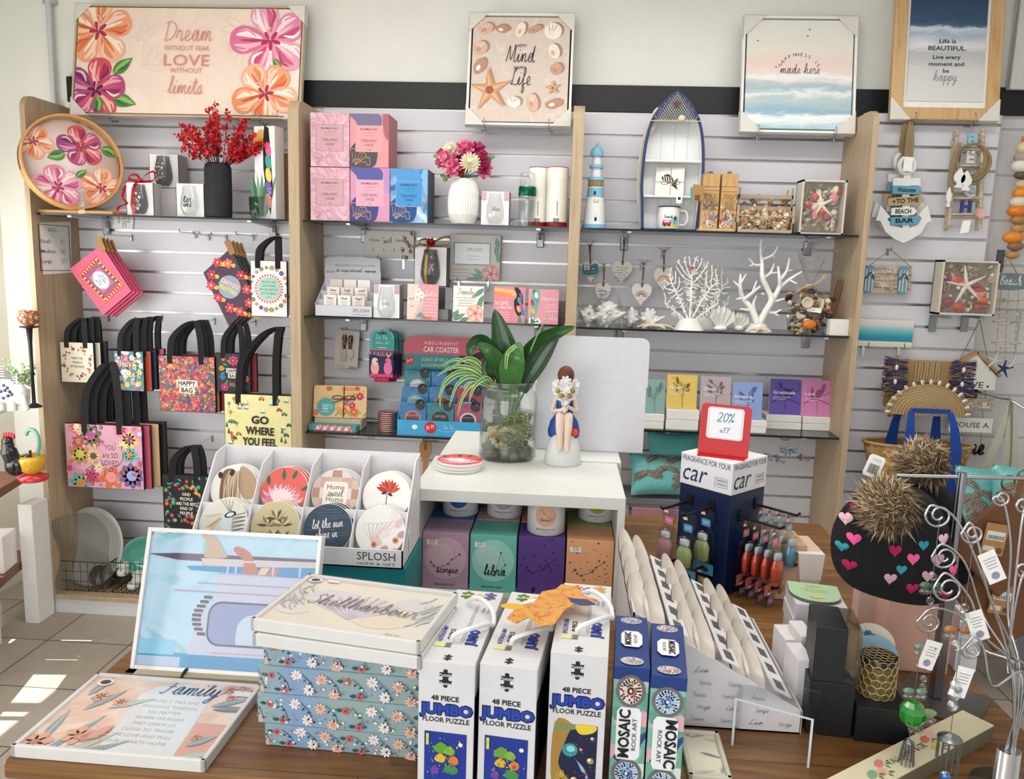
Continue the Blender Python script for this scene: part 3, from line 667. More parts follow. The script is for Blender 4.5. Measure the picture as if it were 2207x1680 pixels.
m=MB().lathe([(TR-.011,0),(TR,0),(TR,.054),(TR-.003,.058),(TR-.009,.058),(TR-.012,.054),(TR-.012,.006)],BAMBOO,T(0,0,-.025),64,cap=False)
m.build('rim',t)
m=MB().lathe([(0,-.004),(TR-.01,-.004),(TR-.01,.0),(0,.0)],C('#e9d9d4',.35),T(0,0,-.012),64,cap=False)
a=Art(m,top(-.012),.00215)
a.clip=(TR-.014)/.00215
for f in ((22,38,46,MAG,30),(-68,38,40,ORANGE,60),(55,-48,46,ORANGE,10),(-30,-52,50,PINK,100)):
 a.hib(*f[:3],f[3],f[4],w=.8)
for q in ((20,85,36,18,110),(-10,20,38,22,200),(60,40,40,22,-20),(5,-30,30,14,40),(40,78,34,18,60)):paintleaf(a,*q)
m.build('painted_base',t)
for sgn in (-1,1):
 m=MB()
 pts=[((TR+.0012)*math.cos(q+(PI if sgn<0 else 0)),(TR+.0012)*math.sin(q+(PI if sgn<0 else 0)),0)for q in (math.radians(d)for d in range(-14,15,2))]
 m.strip(pts,.012,C('#5a3c1c'),axis=(0,0,1),th=.001)
 m.strip([(p[0]*(TR-.0135)/TR,p[1]*(TR-.0135)/TR,.004)for p in pts],.012,C('#5a3c1c'),axis=(0,0,1),th=.001);m.build('handle_slot',t)
P,w,h=fit(168,415,182,458,3.55,z1)
m=MB().box(0,0,0,.03,.004,.10,ACRYL);m.box(.07,.001,.08,.16,.002,.02,ACRYL);m.box(0,.03,0,.03,.06,.004,ACRYL)
solo(m,'acrylic_stop','clear acrylic stop at the foot of the round tray','display stand',P)
def winebox(name,label,box,Y,z,depth,glass_mat,printcol,ribbon=None,side='#b9b4b2',loc=None,flaps=None,bow2=None,word=None,fat=.30):
 """gift carton with a cut-out front holding a stemless glass"""
 P,w,h=fit(*box,Y,z);t=thing(name,label,'gift box',P)
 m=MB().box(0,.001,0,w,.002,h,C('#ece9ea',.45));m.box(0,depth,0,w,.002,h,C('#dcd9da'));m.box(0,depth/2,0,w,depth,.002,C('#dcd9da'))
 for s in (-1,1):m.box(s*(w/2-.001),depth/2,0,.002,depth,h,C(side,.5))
 a=Art(m,front(0,0,h/2),h/100)
 if flaps:a.rect(-w/h*50+9,36,16,26,flaps);a.rect(w/h*50-9,36,16,26,flaps)
 m.build('carton',t)
 m=MB();R0=w*fat;gh=h*.92
 prof=[(R0*.45,.004),(R0*.72,gh*.08),(R0*.98,gh*.25),(R0,gh*.36),(R0*.92,gh*.6),(R0*.72,gh*.88),(R0*.66,gh)]
 m.lathe(prof,glass_mat,T(0,.012-R0*.35,h*.02),28,cap=False);m.lathe([(q*.985,zz)for q,zz in prof[::-1]],glass_mat,T(0,.012-R0*.35,h*.02),28,cap=False)
 if printcol:
  for k in range(26):
   x=rnd.uniform(-.55,.55)*R0;zz=h*rnd.uniform(.2,.75);y=.012-R0*.35-math.sqrt(max(0,(R0*.99)**2-x*x))*.98
   aa=Art(m,front(y,x,zz),.001);col=C(rnd.choice(printcol));aa.flower(0,0,rnd.uniform(4,9),5,col,C('#fff6f4'),rnd.uniform(0,70),.22)if k%2 else aa.ring(0,0,4,1.2,col,0,rnd.uniform(120,300),8)
 if word:
  for k,wd in enumerate(word):Art(m,front(.010-R0*1.36,R0*.2,h*(.42-.13*k)),.001).hand(wd,0,0,R0*900,C(bow2 or '#2b2628'),.9)
 m.build('stemless_glass',t)
 if ribbon:
  m=MB();rb=C(ribbon,.35,coat=.3)
  m.strip([(-w*.08,-R0*.9,0),(-w*.08,-R0*1.36,h*.3),(-w*.08,-R0*.9,h*.8),(-w*.08,-.004,h+.002),(0,depth*.5,h+.004)],.013,rb)
  for sgn,L in ((-1,.8),(1,1.3)):
   m.strip(catmull([(0,.02,h+.004),(sgn*w*.15*L,.01,h+.035),(sgn*w*.42*L,.0,h+.03+.02*(sgn>0)),(sgn*w*.4*L,.0,h+.012),(0,.018,h+.006)],6),.014,rb,axis=(0,.7,.7))
  m.strip(catmull([(0,.0,h+.008),(-w*.3,-.01,h+.01),(-w*.55,-.01,h-.005)],4),.012,rb,axis=(0,.7,.7))
  m.ball((0,.01,h+.012),(.012,.012,.01),rb);m.build('ribbon',t)
 return t,P,w,h
SMOKE=glassmat('smoked_glass','#7d8388',.5,.03,1.4);CLEARG=glassmat('tumbler_glass','#e6ebea',.35,.02,1.8)
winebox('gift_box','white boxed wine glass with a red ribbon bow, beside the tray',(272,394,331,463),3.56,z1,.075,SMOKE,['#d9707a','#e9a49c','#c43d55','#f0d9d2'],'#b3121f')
m=MB();rb=C('#b3121f',.35,coat=.3);P,w,h=fit(268,400,272,463,3.55,z1)
m.strip(catmull([(.0,.004,h),(-.012,.0,h*.6),(.006,0,h*.4),(-.03,-.004,.035),(-.032,-.008,.006),(0,-.006,.004)],5),.012,rb,axis=(.7,.7,0))
solo(m,'ribbon_tail','curled red ribbon end hanging left of the white gift box','ribbon',P)
P,w,h=fit(322,333,385,405,3.72)
solo(MB().box(0,.045,0,w,.09,P.z-z1,C('#d3cfd0'),b=.002),'carton','plain white carton behind the red-ribboned box, under the smoked glass box','box',(P.x,3.72,z1))
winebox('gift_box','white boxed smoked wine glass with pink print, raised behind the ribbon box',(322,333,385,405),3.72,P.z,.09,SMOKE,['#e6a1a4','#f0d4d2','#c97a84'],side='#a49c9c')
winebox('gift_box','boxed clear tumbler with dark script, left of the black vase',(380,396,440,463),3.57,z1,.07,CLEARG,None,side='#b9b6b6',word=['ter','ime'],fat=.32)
P,w,h=fit(443,352,498,466,3.6,z1)
t=thing('vase','black ribbed vase holding red blossom branches','vase',P);r=w/2
MB().lathe([(r*.9,0),(r*.96,.006),(r,h*.35),(r*.99,h*.9),(r*.9,h*.97),(r*.78,h),(r*.7,h*.985),(r*.68,h*.5)],C('#17191d',.55),None,96,ripple=.022,smooth=False).build('body',t)
st=MB();bl=MB();reds=[C(c,.5)for c in ('#b8101c','#d21a26','#93090f','#e23a3c','#c0141e')]
for i in range(46):
 ang=rnd.uniform(0,2*PI);tilt=rnd.uniform(.05,1.0)**.8;L=rnd.uniform(.17,.285)*(1-.22*tilt*tilt)
 d=V((math.cos(ang)*tilt*1.25,math.sin(ang)*tilt*.45-.05,1.0-.30*tilt));d.normalize()
 pts=[V((math.cos(ang)*r*.4,math.sin(ang)*r*.4,h*.9))]
 pts+=[pts[0]+d*L*k+V((0,0,-.05*tilt*k*k*L))for k in (.35,.7,1)]
 pts=catmull(pts,4);st.tube(pts,.0014,C('#33231c'),n=4)
 for p in pts[5:]:
  for k in range(4):
   q=p+V((rnd.gauss(0,.009),rnd.gauss(0,.008),rnd.gauss(0,.009)));N=V((rnd.gauss(0,1),-1.0+rnd.gauss(0,.6),rnd.gauss(.2,.8))).normalized();U=N.orthogonal().normalized();W_=N.cross(U);s=rnd.uniform(.005,.0095);o=rnd.uniform(0,6)
   vs=[q]+[q+(U*math.cos(o+j*PI/5)+W_*math.sin(o+j*PI/5))*s*(1.25 if j%2==0 else .75)+N*s*.35 for j in range(10)]
   bl.add(vs,[(0,j+1,(j+1)%10+1)for j in range(10)],rnd.choice(reds))
st.build('stems',t);o=bl.build('blossoms',t);o['kind']='stuff'
P,w,h=fit(546,272,596,470,3.60,z1)
m=MB().box(0,.035,0,w,.07,h,C('#efe9ea',.4));a=Art(m,front(0,-.012,h/2),h/188)
for k in range(7):a.leaf(-8+2*k,-90,90,11,108-6*k,C(('#5d8a6b','#3f6d54','#86ab8a')[k%3]))
a.poly([(-22,72),(-4,88),(14,84),(8,68),(-20,48)],C('#e9b35c'));a.poly([(-20,56),(-2,72),(8,68),(-18,46)],C('#dd8744'))
a.poly([(6,96),(16,90),(20,40),(24,-30),(18,-86),(10,-50),(2,10),(2,60)],C('#16161a'))
for k,cc in enumerate(('#e0609a','#3fa39a','#f1cf59','#6d5aa8','#e47a4d')):a.ell(14,48-26*k,7,15,C(cc),10)
for k in range(4):a.ring(17,-34-9*k,4,1.4,C('#b3a7d8'),0,300,8)
solo(m,'gift_box','tall white gift box printed with a toucan and leaves','gift box',P,rz=-14)
P,w,h=fit(598,330,622,470,3.74,z1)
solo(MB().box(0,.03,0,w*1.1,.06,h,C('#a88a68',.7),b=.002),'kraft_box','plain brown box standing behind the toucan gift box','box',P)
P,w,h=fit(531,424,562,464,3.56,z1)
solo(MB().lathe([(w*.3,0),(w*.42,h*.2),(w*.5,h),(w*.47,h),(w*.38,h*.2),(0,h*.16)],glassmat('sea_glass','#9fc4ae',.75,.05,1.5),None,24),'tumbler','pale green glass tumbler in front of the toucan box','glass',(P.x,3.59,z1))
P,w,h=fit(558,427,581,466,3.545,z1)
m=MB().box(0,0,0,w,.004,h,glassmat('frosted','#dfe6e6',.55,.25,1.5));m.box(0,.02,0,w,.04,.004,ACRYL)
solo(m,'acrylic_stand','small frosted acrylic stand at the foot of the toucan box','display stand',P)
P0=PX(120,535,-2.427);s=mpp(P0)
def onx(u,v):q=PX(u,v,-2.427)-P0;return (q.y,q.z)
m=MB().prism([onx(85,480),onx(152,478),onx(155,588),onx(94,592)],.0008,PAPER,MX(((0,-1,0,0),(1,0,0,0),(0,0,1,0),(0,0,0,1))))
a=Art(m,right(.0)@MX.Scale(1.95,4,(1,0,0)),s);teal=C('#3c7f95');bk=C('#1d1f24')
for q in (((-27,48),(25,48)),((25,48),(25,-48)),((25,-48),(-27,-48)),((-27,-48),(-27,48))):a.line(q,1.2,bk)
a.text('BAGS',-4,34,8,C('#5b7f8c'),w=14)
for k,(t1,t2)in enumerate((('Small','$5'),('Medium','$6'),('Large','$7'))):
 a.text(t1,-25,10-21*k,8,teal,'l',.01,w=(16,25,17)[k]);a.hand(t2,12,10-21*k,8,C('#a9bcc4'),.9)
solo(m,'price_notice','white paper notice headed BAGS with small, medium and large prices','sign',P0)
m,P0,s,a=flat([(245,470),(288,473),(286,495),(246,492)],3.842,.0008,PAPER)
a.hand('Zip Pouch',0,3,30,C('#7d93a8'),.7);a.hand('$9.',2,-9,12,C('#7d93a8'),.8);solo(m,'price_card','small handwritten price card above the pink folded bags','sign',P0)
def pouch(front_px,Y,n,mat,edge,artfn,base,names,step):
 m,P0,s,a=flat(front_px,Y,.012,mat,edge);t=thing('folded_bag',names[0],'folded bag',P0,group=base);artfn(a);m.build('body',t)
 u,v=min(front_px,key=lambda p:p[1]);q=PY(u,v,Y)-P0
 m=MB();m.prism([(q.x-.03,q.z+.028),(q.x+.0,q.z+.04),(q.x+.024,q.z-.022),(q.x-.002,q.z-.034)],.001,C('#a8814e',.7),y0=-.003)
 m.tube(catmull([(q.x,0,q.z-.004),(q.x-.008,0,q.z+.04),(q.x,.004,q.z+.066),(q.x+.008,0,q.z+.04),(q.x,0,q.z-.004)],4),.001,C('#e8e0d0'),n=4);m.build('hang_tag',t)
 for i in range(1,n):dup(t,names[i],P0+V((step*i,.016*i,-.004*i)))
 return P0
def art_mandala(a):
 a.M=a.M@turn(-44,0,0)
 for q,c in ((58,'#d4415f'),(54,'#e79a3c'),(51,'#b03c6a'),(45,'#c43b4d'),(38,'#6b5a93'),(31,'#d8607e')):a.rect(0,0,q*1.45,q*1.1,C(c))
 for k in range(14):
  for sg in (-1,1):a.ell(-32+5*k,sg*24,2,3,C('#f2c14f' if k%2 else '#7b2d52'));a.ell(sg*36,-24+3.6*k,3,1.6,C('#f2c14f' if k%2 else '#7b2d52'))
 a.ell(0,0,22,17,C('#e2a58d'));a.ell(0,0,20,15,C('#cfcfe0'))
 for k,t in enumerate(('you live','JUST NEED','love','don\'t SIT')):a.text(t,0,8-6*k,3.6,C('#40406a'),bold=.02)
nm=lambda d,n:[d+x for x in (', front of the hanging stack',', second in the hanging stack',', third in the hanging stack',', rearmost in the hanging stack')[:n]]
pouch([(218,528),(283,628),(222,680),(150,580)],3.66,4,C('#d9587c',.5),C('#b93a5f'),art_mandala,'pink folded bags',nm('pink folded bag with mandala border hung by its corner',4),.010)
prong(PY(232,506,3.64)+V((0,0,0)),.205,'chrome prong hook holding the pink folded bags')
def art_kind(a):
 a.M=a.M@turn(-62,0,0);fl=[C(c)for c in ('#e0485c','#d9405a','#e8735f','#c93656')]
 for x,y in ((-46,20),(-40,-24),(-12,34),(20,32),(48,24),(40,-20),(10,-34),(-20,-36),(-58,0),(56,-4)):
  a.flower(x,y,11,6,rnd.choice(fl),C('#f3c64c'),rnd.uniform(0,60),.3);a.flower(x+9,y+9,5,5,C('#f2d353'),C('#b8452f'))
 a.M=a.M@turn(40);a.ell(0,0,25,25,C('#8ea5b9'));a.text('KINDNESS',0,3,9,C('#f5e8d0'),bold=.04,w=42);a.text('KINDNESS',.8,3.8,9,C('#cf3b49'),bold=.0,w=40);a.text('MATTERS',0,-11,9,C('#f1d24e'),bold=.03,w=40)
pouch([(497,535),(552,650),(493,703),(438,588)],3.66,4,C('#4b2f45',.5),C('#1f7a48'),art_kind,'green edged folded bags',nm('dark floral folded bag with green edges reading Kindness Matters',4),.012)
prong(PY(508,505,3.64),.205,'chrome prong hook holding the green edged folded bags')
for (u,v),l in zip(((386,500),(416,505),(455,507)),('left of the three empty prong hooks between the folded bags','middle one of the three empty prong hooks between the folded bags','right of the three empty prong hooks between the folded bags')):
 prong(PY(u,v,3.68),.165,l)
STRAP=C('#101013',.7,bump=.25,scale=400)
def bag(label,box,Y,hv,hu,body,artfn,behind,bodies=None,dx=.02,dy=.016,th=.014,group='black handled carry bags',hw=.55,strap=.024):
 P,w,h=fit(*box,Y);hp=PY(hu,hv,Y)-P
 def one(lab,mat,art,off):
  t=thing('carry_bag',lab,'carry bag',P+V(off),group=group)
  m=MB().box(0,th/2,0,w,th,h,STRAP);m.box(0,-.0006,.002,w-.004,.0012,h-.004,mat)
  if art:art(Art(m,front(-.0012,0,h/2)@turn(-1.5),mpp(P),clip=(w/mpp(P)/2-1.2,h/mpp(P)/2-1.2)))
  m.build('body',t)
  for yy,k in ((-.003,1),(th+.003,.92)):
   m=MB();a,b=-w*hw/2*k,w*hw/2*k;zt=hp.z*(1 if k==1 else .99);x0=hp.x
   L=catmull([(a,yy,h*.86),(a,yy,h+.0),(a*.9+x0*.1,yy,h+(zt-h)*.5),(a*.42+x0*.6,yy*.5+.004,h+(zt-h)*.88),(x0,.006,zt),(b*.42+x0*.6,yy*.5+.004,h+(zt-h)*.88),(b*.9+x0*.1,yy,h+(zt-h)*.5),(b,yy,h),(b,yy,h*.86)],5)
   m.strip(L,strap,STRAP,axis=(.96,.28,0),th=.0016);m.build('strap',t)
  return t
 one(label[0],body,artfn,(0,0,0))
 for i in range(behind):one(label[i+1],(bodies or [body])[i%len(bodies or [body])],None,(dx*(i+1)+rnd.uniform(-.006,.006),dy*1.4*(i+1),.004*(i%3)))
 prong(P+V((hp.x,-.015,hp.z-.006)),YB-Y+.015,'chrome prong hook carrying the '+label[-1])
CREAM=C('#e6e0cb',.5)
def art_world(a):
 cs=[C(c)for c in ('#c0392f','#4f7f86','#79946b','#d98a4b','#3f5b73')]
 for k in range(26):
  q=2*PI*k/26;r=24+4*(k%3);a.leaf(r*math.cos(q),r*math.sin(q),7,3.4,math.degrees(q)+60*(k%2),cs[k%5])
 for k in range(8):q=2*PI*k/8+.3;a.flower(30*math.cos(q),30*math.sin(q),4,5,cs[k%2*3],cs[1])
 for k,t in enumerate(('MAKE THE','WORLD A','BETTER PLACE')):a.text(t,0,7-9*k,5,C('#5a4a40'),w=(24,22,30)[k])
bag(['small cream carry bag reading Make the World a Better Place','second small bag, behind the cream Better Place bag','third small bag, behind the cream Better Place bag','cream Better Place bags'],(131,738,203,825),3.63,686,178,CREAM,art_world,2,[C('#cfc6b0'),C('#2b2a2c')])
def art_happyblue(a):
 cs=[C(c)for c in ('#e0548f','#f2d35b','#e98fb8','#f6e3ee','#6f4fa0','#e2694b','#f4f0f2')]
 for k in range(70):a.flower(rnd.uniform(-30,30),rnd.uniform(-42,42),rnd.uniform(3,7),6,rnd.choice(cs),C('#f2cf4d'),0,.3)
 a.hand('Happy',0,10,38,C('#f4e9a0'),.8,rot=6);a.hand('Bag',4,-12,22,C('#f4e9a0'),.85,rot=6)
bag(['small teal floral Happy Bag in yellow script','second small bag, behind the teal floral Happy Bag','third small bag, behind the teal floral Happy Bag','rearmost small bag behind the teal floral Happy Bag','teal floral Happy Bags'],(247,757,310,843),3.62,686,296,C('#2f8f9c',.4),art_happyblue,3,[C('#b8452f'),C('#24445c'),C('#c2506e')],dx=.022)
MOSAIC=cells('floral_mosaic',['#b52f52','#c9455f','#8f2848','#346a78','#c9703f','#4a3268','#c23c42','#a83555','#3a5a44','#cf9a40'],80,.4,(.24,['#e6b58a','#e87a8c','#e04a72','#7fb8ba','#e8b04c']))
def art_happyred(a):
 a.rect(0,2,46,14,C('#efe6da'));a.rect(0,-13,34,14,C('#efe6da'));a.text('HAPPY',0,-3,10,INK,bold=.03,w=38);a.text('BAG',0,-18,10,INK,bold=.03,w=25)
bag(['large red floral mosaic Happy Bag with black lettering','second large bag, behind the red mosaic Happy Bag','rearmost large bag, behind the red mosaic Happy Bag','red mosaic Happy Bags'],(343,768,464,888),3.63,693,418,MOSAIC,art_happyred,2,[C('#b5834e'),C('#a3304a')],dx=.012,strap=.03)
def art_happyblack(a):
 cs=[C(c)for c in ('#d93b6b','#f2a53c','#2f6fc4','#c42f7e','#3f9a5a','#e8613c')]
 for k in range(16):
  q=2*PI*k/16;a.leaf(18*math.cos(q),22*math.sin(q),12,4,math.degrees(q)+30,C('#4b9a4f'))
 for x,y,r,k in ((0,26,11,0),(-26,8,6,1),(26,-12,9,5),(-24,-10,7,2),(22,-30,9,2),(-18,-32,9,3),(24,24,5,1),(-22,28,5,5),(0,-26,5,0)):a.flower(x,y,r,8,cs[k],C('#f4e4b0'),0,.26);a.ell(x,y,r*.2,r*.2,cs[(k+2)%6])
 a.rect(0,4,30,10,C('#efe6da'));a.rect(0,-7,22,10,C('#efe6da'));a.text('HAPPY',0,.4,7.4,INK,bold=.03,w=26);a.text('BAG',0,-10.6,7.4,INK,bold=.03,w=17)
bag(['small black Happy Bag with a bright folk flower wreath','second small bag, behind the black wreath Happy Bag','black wreath Happy Bags'],(466,762,540,845),3.64,697,512,C('#15181d',.4),art_happyblack,1,[C('#7a1f2a')])
YELLOWP=wash('pale_yellow_print',['#dcd693','#e4dda0','#d5cf8a'],8,.3,coat=.3)
def art_go(a):
 cs=[C(c)for c in ('#c0432f','#5b8f5a','#4f94a0','#c9803c','#37614f')]
 for k in range(70):
  x,y=rnd.uniform(-70,70),rnd.uniform(-74,74)
  if abs(x-4)<46 and y<40:continue
  c=rnd.choice(cs);j=k%4
  if j==0:a.poly([(x-3,y-5),(x+3,y-5),(x,y+8)],cs[4])
  elif j==1:a.flower(x,y,4,5,c,C('#e8d58a'));a.line([(x,y-3),(x,y-10)],.9,cs[1])
  elif j==2:a.rect(x,y,12,4,c);a.rect(x-1,y+3,7,3,c);a.ell(x-4,y-2,1.6,1.6,INK);a.ell(x+4,y-2,1.6,1.6,INK)
  else:a.poly([(x-6,y),(x+6,y),(x+4,y-3),(x-4,y-3)],cs[2]);a.poly([(x,y+1),(x,y+10),(x+5,y+1)],C('#f2efe4'))
 for k,(t,w)in enumerate((('GO',38),('WHERE',62),('YOU FEEL',76),('MOST',56),('ALIVE',58))):a.text(t,4,16-24*k,17,C('#241d1c'),bold=.035,w=w)
bag(['large pale yellow carry bag reading Go where you feel most alive','second pale bag, behind the yellow Go where bag','yellow Go where bags'],(485,851,629,1006),3.61,706,600,YELLOWP,art_go,1,[C('#c9cfa0')],dx=.0,dy=.02,strap=.032)
def art_loved(a):
 cs=[C(c)for c in ('#c0506e','#e2889a','#b98a5a','#7a5c8c','#57b0ac','#d9703f','#6f6a4a','#e6c86a','#e08ab4')]
 F=((-30,45,26,8,6,'#c24f9a'),(55,42,22,9,7,'#7a5a86'),(-54,2,24,8,2,'#c9c84e'),(-24,0,14,9,7,'#5c4a72'),(56,8,18,8,4,'#d98a4a'),(14,-44,30,6,5,'#ee8c94'),(60,-38,28,10,3,'#9aa5d8'),(-54,-62,26,8,4,'#c98a3c'),(-56,30,16,7,0,'#d9c34e'),(-30,-46,20,7,0,'#a8385a'),(38,62,18,8,1,'#b8405f'),(-60,62,16,6,5,'#f0d9c0'),(80,-10,14,6,8,'#c04a80'),(78,55,14,7,8,'#f0c0d0'),(-78,-30,14,7,8,'#c04a80'))
 for x,y,r,n,k,cc in F:a.flower(x,y,r,n,cs[k],C(cc),x,.27,.42)
 for x,y in ((-56,56),(40,24),(-12,-24)):a.flower(x,y,13,9,C('#f3ecd0'),C('#d9a93c'),0,.1)
 for k in range(60):a.flower(rnd.uniform(-82,82),rnd.uniform(-68,68),rnd.uniform(2.5,5.5),5,rnd.choice(cs),C('#f4e0e4'))
 a.ell(16,6,26,26,C('#d8a2b4'))
 for k,(t,w)in enumerate((('YOU',24),('are SO',34),('LOVED',38))):a.text(t,14,16-17*k,12,C('#2a2226'),w=w)
bag(['large pink flower carry bag reading You are so Loved','second large bag, behind the pink You are so Loved bag','third large bag, behind the pink You are so Loved bag','rearmost large bag, behind the pink You are so Loved bag','pink flower You are so Loved bags'],(143,916,308,1053),3.60,781,238,C('#d9a0b4',.4),art_loved,3,[C('#c4506e'),C('#c9a07a'),C('#2a282a')],dx=.026,dy=.02,strap=.034,hw=.45)
def art_kp(a):
 cs=[C(c)for c in ('#d9543f','#3f9a94','#c03a56','#e8a03c','#5a8f4f','#7a4a8a')]
 for k in range(90):
  x,y=rnd.uniform(-46,46),rnd.uniform(-54,54)
  if abs(x)<22 and abs(y)<28:continue
  if k%3:a.flower(x,y,rnd.uniform(3,6),6,rnd.choice(cs),C('#f3cf6a'),0,.3)
  else:a.leaf(x,y,11,4,rnd.uniform(0,360),cs[1+3*(k%2)])
 for k,(t,w)in enumerate((('KIND',18),('PEOPLE',28),('ARE THE BEST',46),('KIND OF',28),('PEOPLE',28))):a.text(t,2,16-10.5*k,7,C('#f1e8d8'),bold=.015,w=w)
bag(['dark floral carry bag reading Kind people are the best kind of people','second dark bag, behind the Kind people bag','dark floral Kind people bags'],(352,1025,450,1143),3.62,962,412,C('#1d1b20',.4),art_kp,1,[C('#2a2a2e')],strap=.034)
def art_white(a):
 cs=[C(c)for c in ('#d8404f','#3f9a80','#e8964a','#3c4fa0','#d97a9a','#9ab04f')]
 for k in range(30):q=2*PI*k/30;a.poly([(27*math.cos(q-.08),27*math.sin(q-.08)),(27*math.cos(q+.08),27*math.sin(q+.08)),(33*math.cos(q),33*math.sin(q))],cs[0])
 for k in range(22):q=2*PI*k/22;a.flower(41*math.cos(q),41*math.sin(q)*1.1,rnd.uniform(3,6),6,cs[k%6],C('#f6e7b0'))
 a.ell(0,0,25,25,C('#a9cdbf'))
 for k,t in enumerate(('PEOPLE LIKE','THESE MAKE','MY LIFE BETTER','JUST BY BEING','in it')):a.text(t,0,12-8*k,4.6,C('#2f4a44'),w=(30,30,40,34,10)[k])
bag(['white carry bag with a heart ring wreath at the right of the left bay','white heart wreath bag'],(541,562,619,683),3.63,510,598,C('#e9e7e4',.4),art_white,0,strap=.03)
def basket(label,P,w,d,h):
 m=MB();n=7
 for z in (0.002,h*.33,h*.66,h):
  m.tube([(-w/2,-d/2,z),(w/2,-d/2,z),(w/2,d/2,z),(-w/2,d/2,z)],.0016 if 0<z<h else .0024,DARKWIRE,n=5,closed=True)
 for k in range(n+1):
  x=-w/2+w*k/n
  for y in (-d/2,d/2):m.tube([(x,y,0),(x,y,h)],.0013,DARKWIRE,n=4)
  m.tube([(x,-d/2,.002),(x,d/2,.002)],.0013,DARKWIRE,n=4)
 for k in range(1,5):
  y=-d/2+d*k/5
  for x in (-w/2,w/2):m.tube([(x,y,0),(x,y,h)],.0013,DARKWIRE,n=4)
 return solo(m,'wire_basket',label,'basket',P,group='black wire baskets')
zb=.094;P,w,h=fit(128,1212,236,1280,3.56,zb)
basket('black wire basket holding wrapped platters, at the foot of the left bay',(P.x,3.66,zb),w,.2,h)
P2,w2,h2=fit(241,1215,312,1282,3.56,zb)
basket('second black wire basket, beside the turquoise dish behind the van picture',(P2.x,3.66,zb),w2,.2,h2)
def platter(label,c,r,mat,tilt,rz,deep=.04,name='platter',base=None):
 M=T(*c)@rotm(az=rz)@rotm(ax=90-tilt);m=MB()
 m.lathe([(0,-deep),(r*.5,-deep*.95),(r*.8,-deep*.5),(r,0),(r*.985,.004),(r*.79,-deep*.42),(r*.5,-deep*.85),(0,-deep*.9)],mat,None,44)
 return solo(m,name,label,'dish',M=M)
c=PY(186,1190,3.66);r0=84*mpp(c)
platter('round white platter standing on edge in the wire basket',(c.x+.03,3.65,zb+.008+r0*.97),r0,C('#b9bbb6',.3),14,-12)
m=MB();q=crinkle('bubble_wrap','#b9bcbc',.6,90)
def wrapfn(u,v):
 a=PI*(u-.5)*1.15;rr_=r0*(1.03+.05*math.sin(9*u+5*v)+.02*math.sin(31*u));zz=(v-.45)*2*r0*.95
 k=math.sqrt(max(.03,1-(zz/r0/1.05)**2));return (rr_*k*math.sin(a)*.96,-.05-.03*math.sin(7*v+5*u)-.025*k,zz+.0)
m.surf(wrapfn,26,20,q);solo(m,'bubble_wrap','crumpled clear bubble wrap around the white platter','wrapping',(c.x+.03,3.6,zb+.012+r0*.93))
for i,(u,ro)in enumerate(((213,20),(228,35))):
 c=PY(u,1252,3.60);platter('glossy brown patterned bowl on edge in the basket, '+('left of a pair' if i==0 else 'right of a pair'),(c.x,3.60+.02*i,zb+.012+.052),.054,cells('tortoise',['#3a1714','#5c2318','#7d4a22','#2a1110','#8f6a35'],60,.15,coat=.6),12,50+ro,.03,'bowl')
c=PY(276,1200,3.62);rr2=42*mpp(c)
platter('turquoise dish standing on edge in the second wire basket',(c.x+.05,3.66,zb+.07+rr2*.9),rr2,C('#4f9a8c',.2,coat=.5),22,38,.035)
m=MB()
for k in range(5):m.ball((rnd.uniform(-.05,.04),rnd.uniform(-.04,.0),.03+.022*k),(.03,.03,.022),C('#cfccc6',.5,bump=.6,scale=60),n=10,m=7)
solo(m,'wrapped_ornament','paper wrapped ornament in the second wire basket under the turquoise dish','ornament',(P2.x-.01,3.62,zb+.004))
# ================================================================ window display at the far left
d=V((-.243,.97,0)).normalized();rzw=math.degrees(math.atan2(-d.x,d.y));O=V((-2.44,3.125,0))
def wd(along,inn,z=0):return O+d*along+V((-d.y,d.x,0))*inn+V((0,0,z))
t=thing('window_shelf_unit','timber and glass window shelf unit at the far left edge','shelf unit',wd(-.05,0),rzw)
BROWN=grain('brown_shelf',['#5f3722','#7b4a2f','#6b3f28'],(40,3,40),.4,4)
for z,th in ((.70,.04),(.30,.04)):MB().box(-.08,0,z-th,.155,.98,th,BROWN,b=.003).build('wood_shelf',t)
MB().box(-.08,0,1.03,.155,.98,.008,glassmat('green_glass','#bfe3d6',.5,.02,1.6)).build('glass_shelf',t)
for y in (-.47,.0):MB().box(-.14,y,0,.025,.025,1.03,C('#e4e2dd',.4)).build('post',t)
MB().box(-.1,-.1,0,.03,.78,.12,C('#dcdad6',.5)).build('kick_panel',t)
solo(MB().box(0,0,0,.068,.118,.585,C('#e9e7e4',.5),b=.002),'plinth','tall narrow white plinth against the left oak panel','plinth',(-2.466,3.438,0))
zg=1.038;c=PY(60,690,3.42)
t=thing('candle_holder','black candlestick with red patterned bowl in the window display','candle holder',(c.x-.01,3.44,zg))
m=MB().lathe([(.035,0),(.03,.006),(.008,.02),(.007,.15),(.01,.16),(.007,.17),(.009,.3),(.014,c.z-zg-.04),(.04,c.z-zg-.035),(.04,c.z-zg-.03),(0,c.z-zg-.03)],C('#17171a',.4),None,20);m.build('stem',t)
MB().lathe([(.014,0),(.04,.018),(.046,.045),(.038,.07),(.034,.07),(.04,.045),(0,.01)],cells('kilim',['#a8432f','#c97a4a','#8a3326','#e0c79a','#5b6a4a'],130,.4),T(0,0,c.z-zg-.03),24).build('bowl',t)
c=PY(28,825,3.36);t=thing('ceramic_elephant','white ceramic animal with navy polka dots and striped back on the glass shelf','ornament',(c.x-.02,3.36,zg))
m=MB();wh=C('#e9e6e0',.15,coat=.6);nv=C('#26306a',.2,coat=.5)
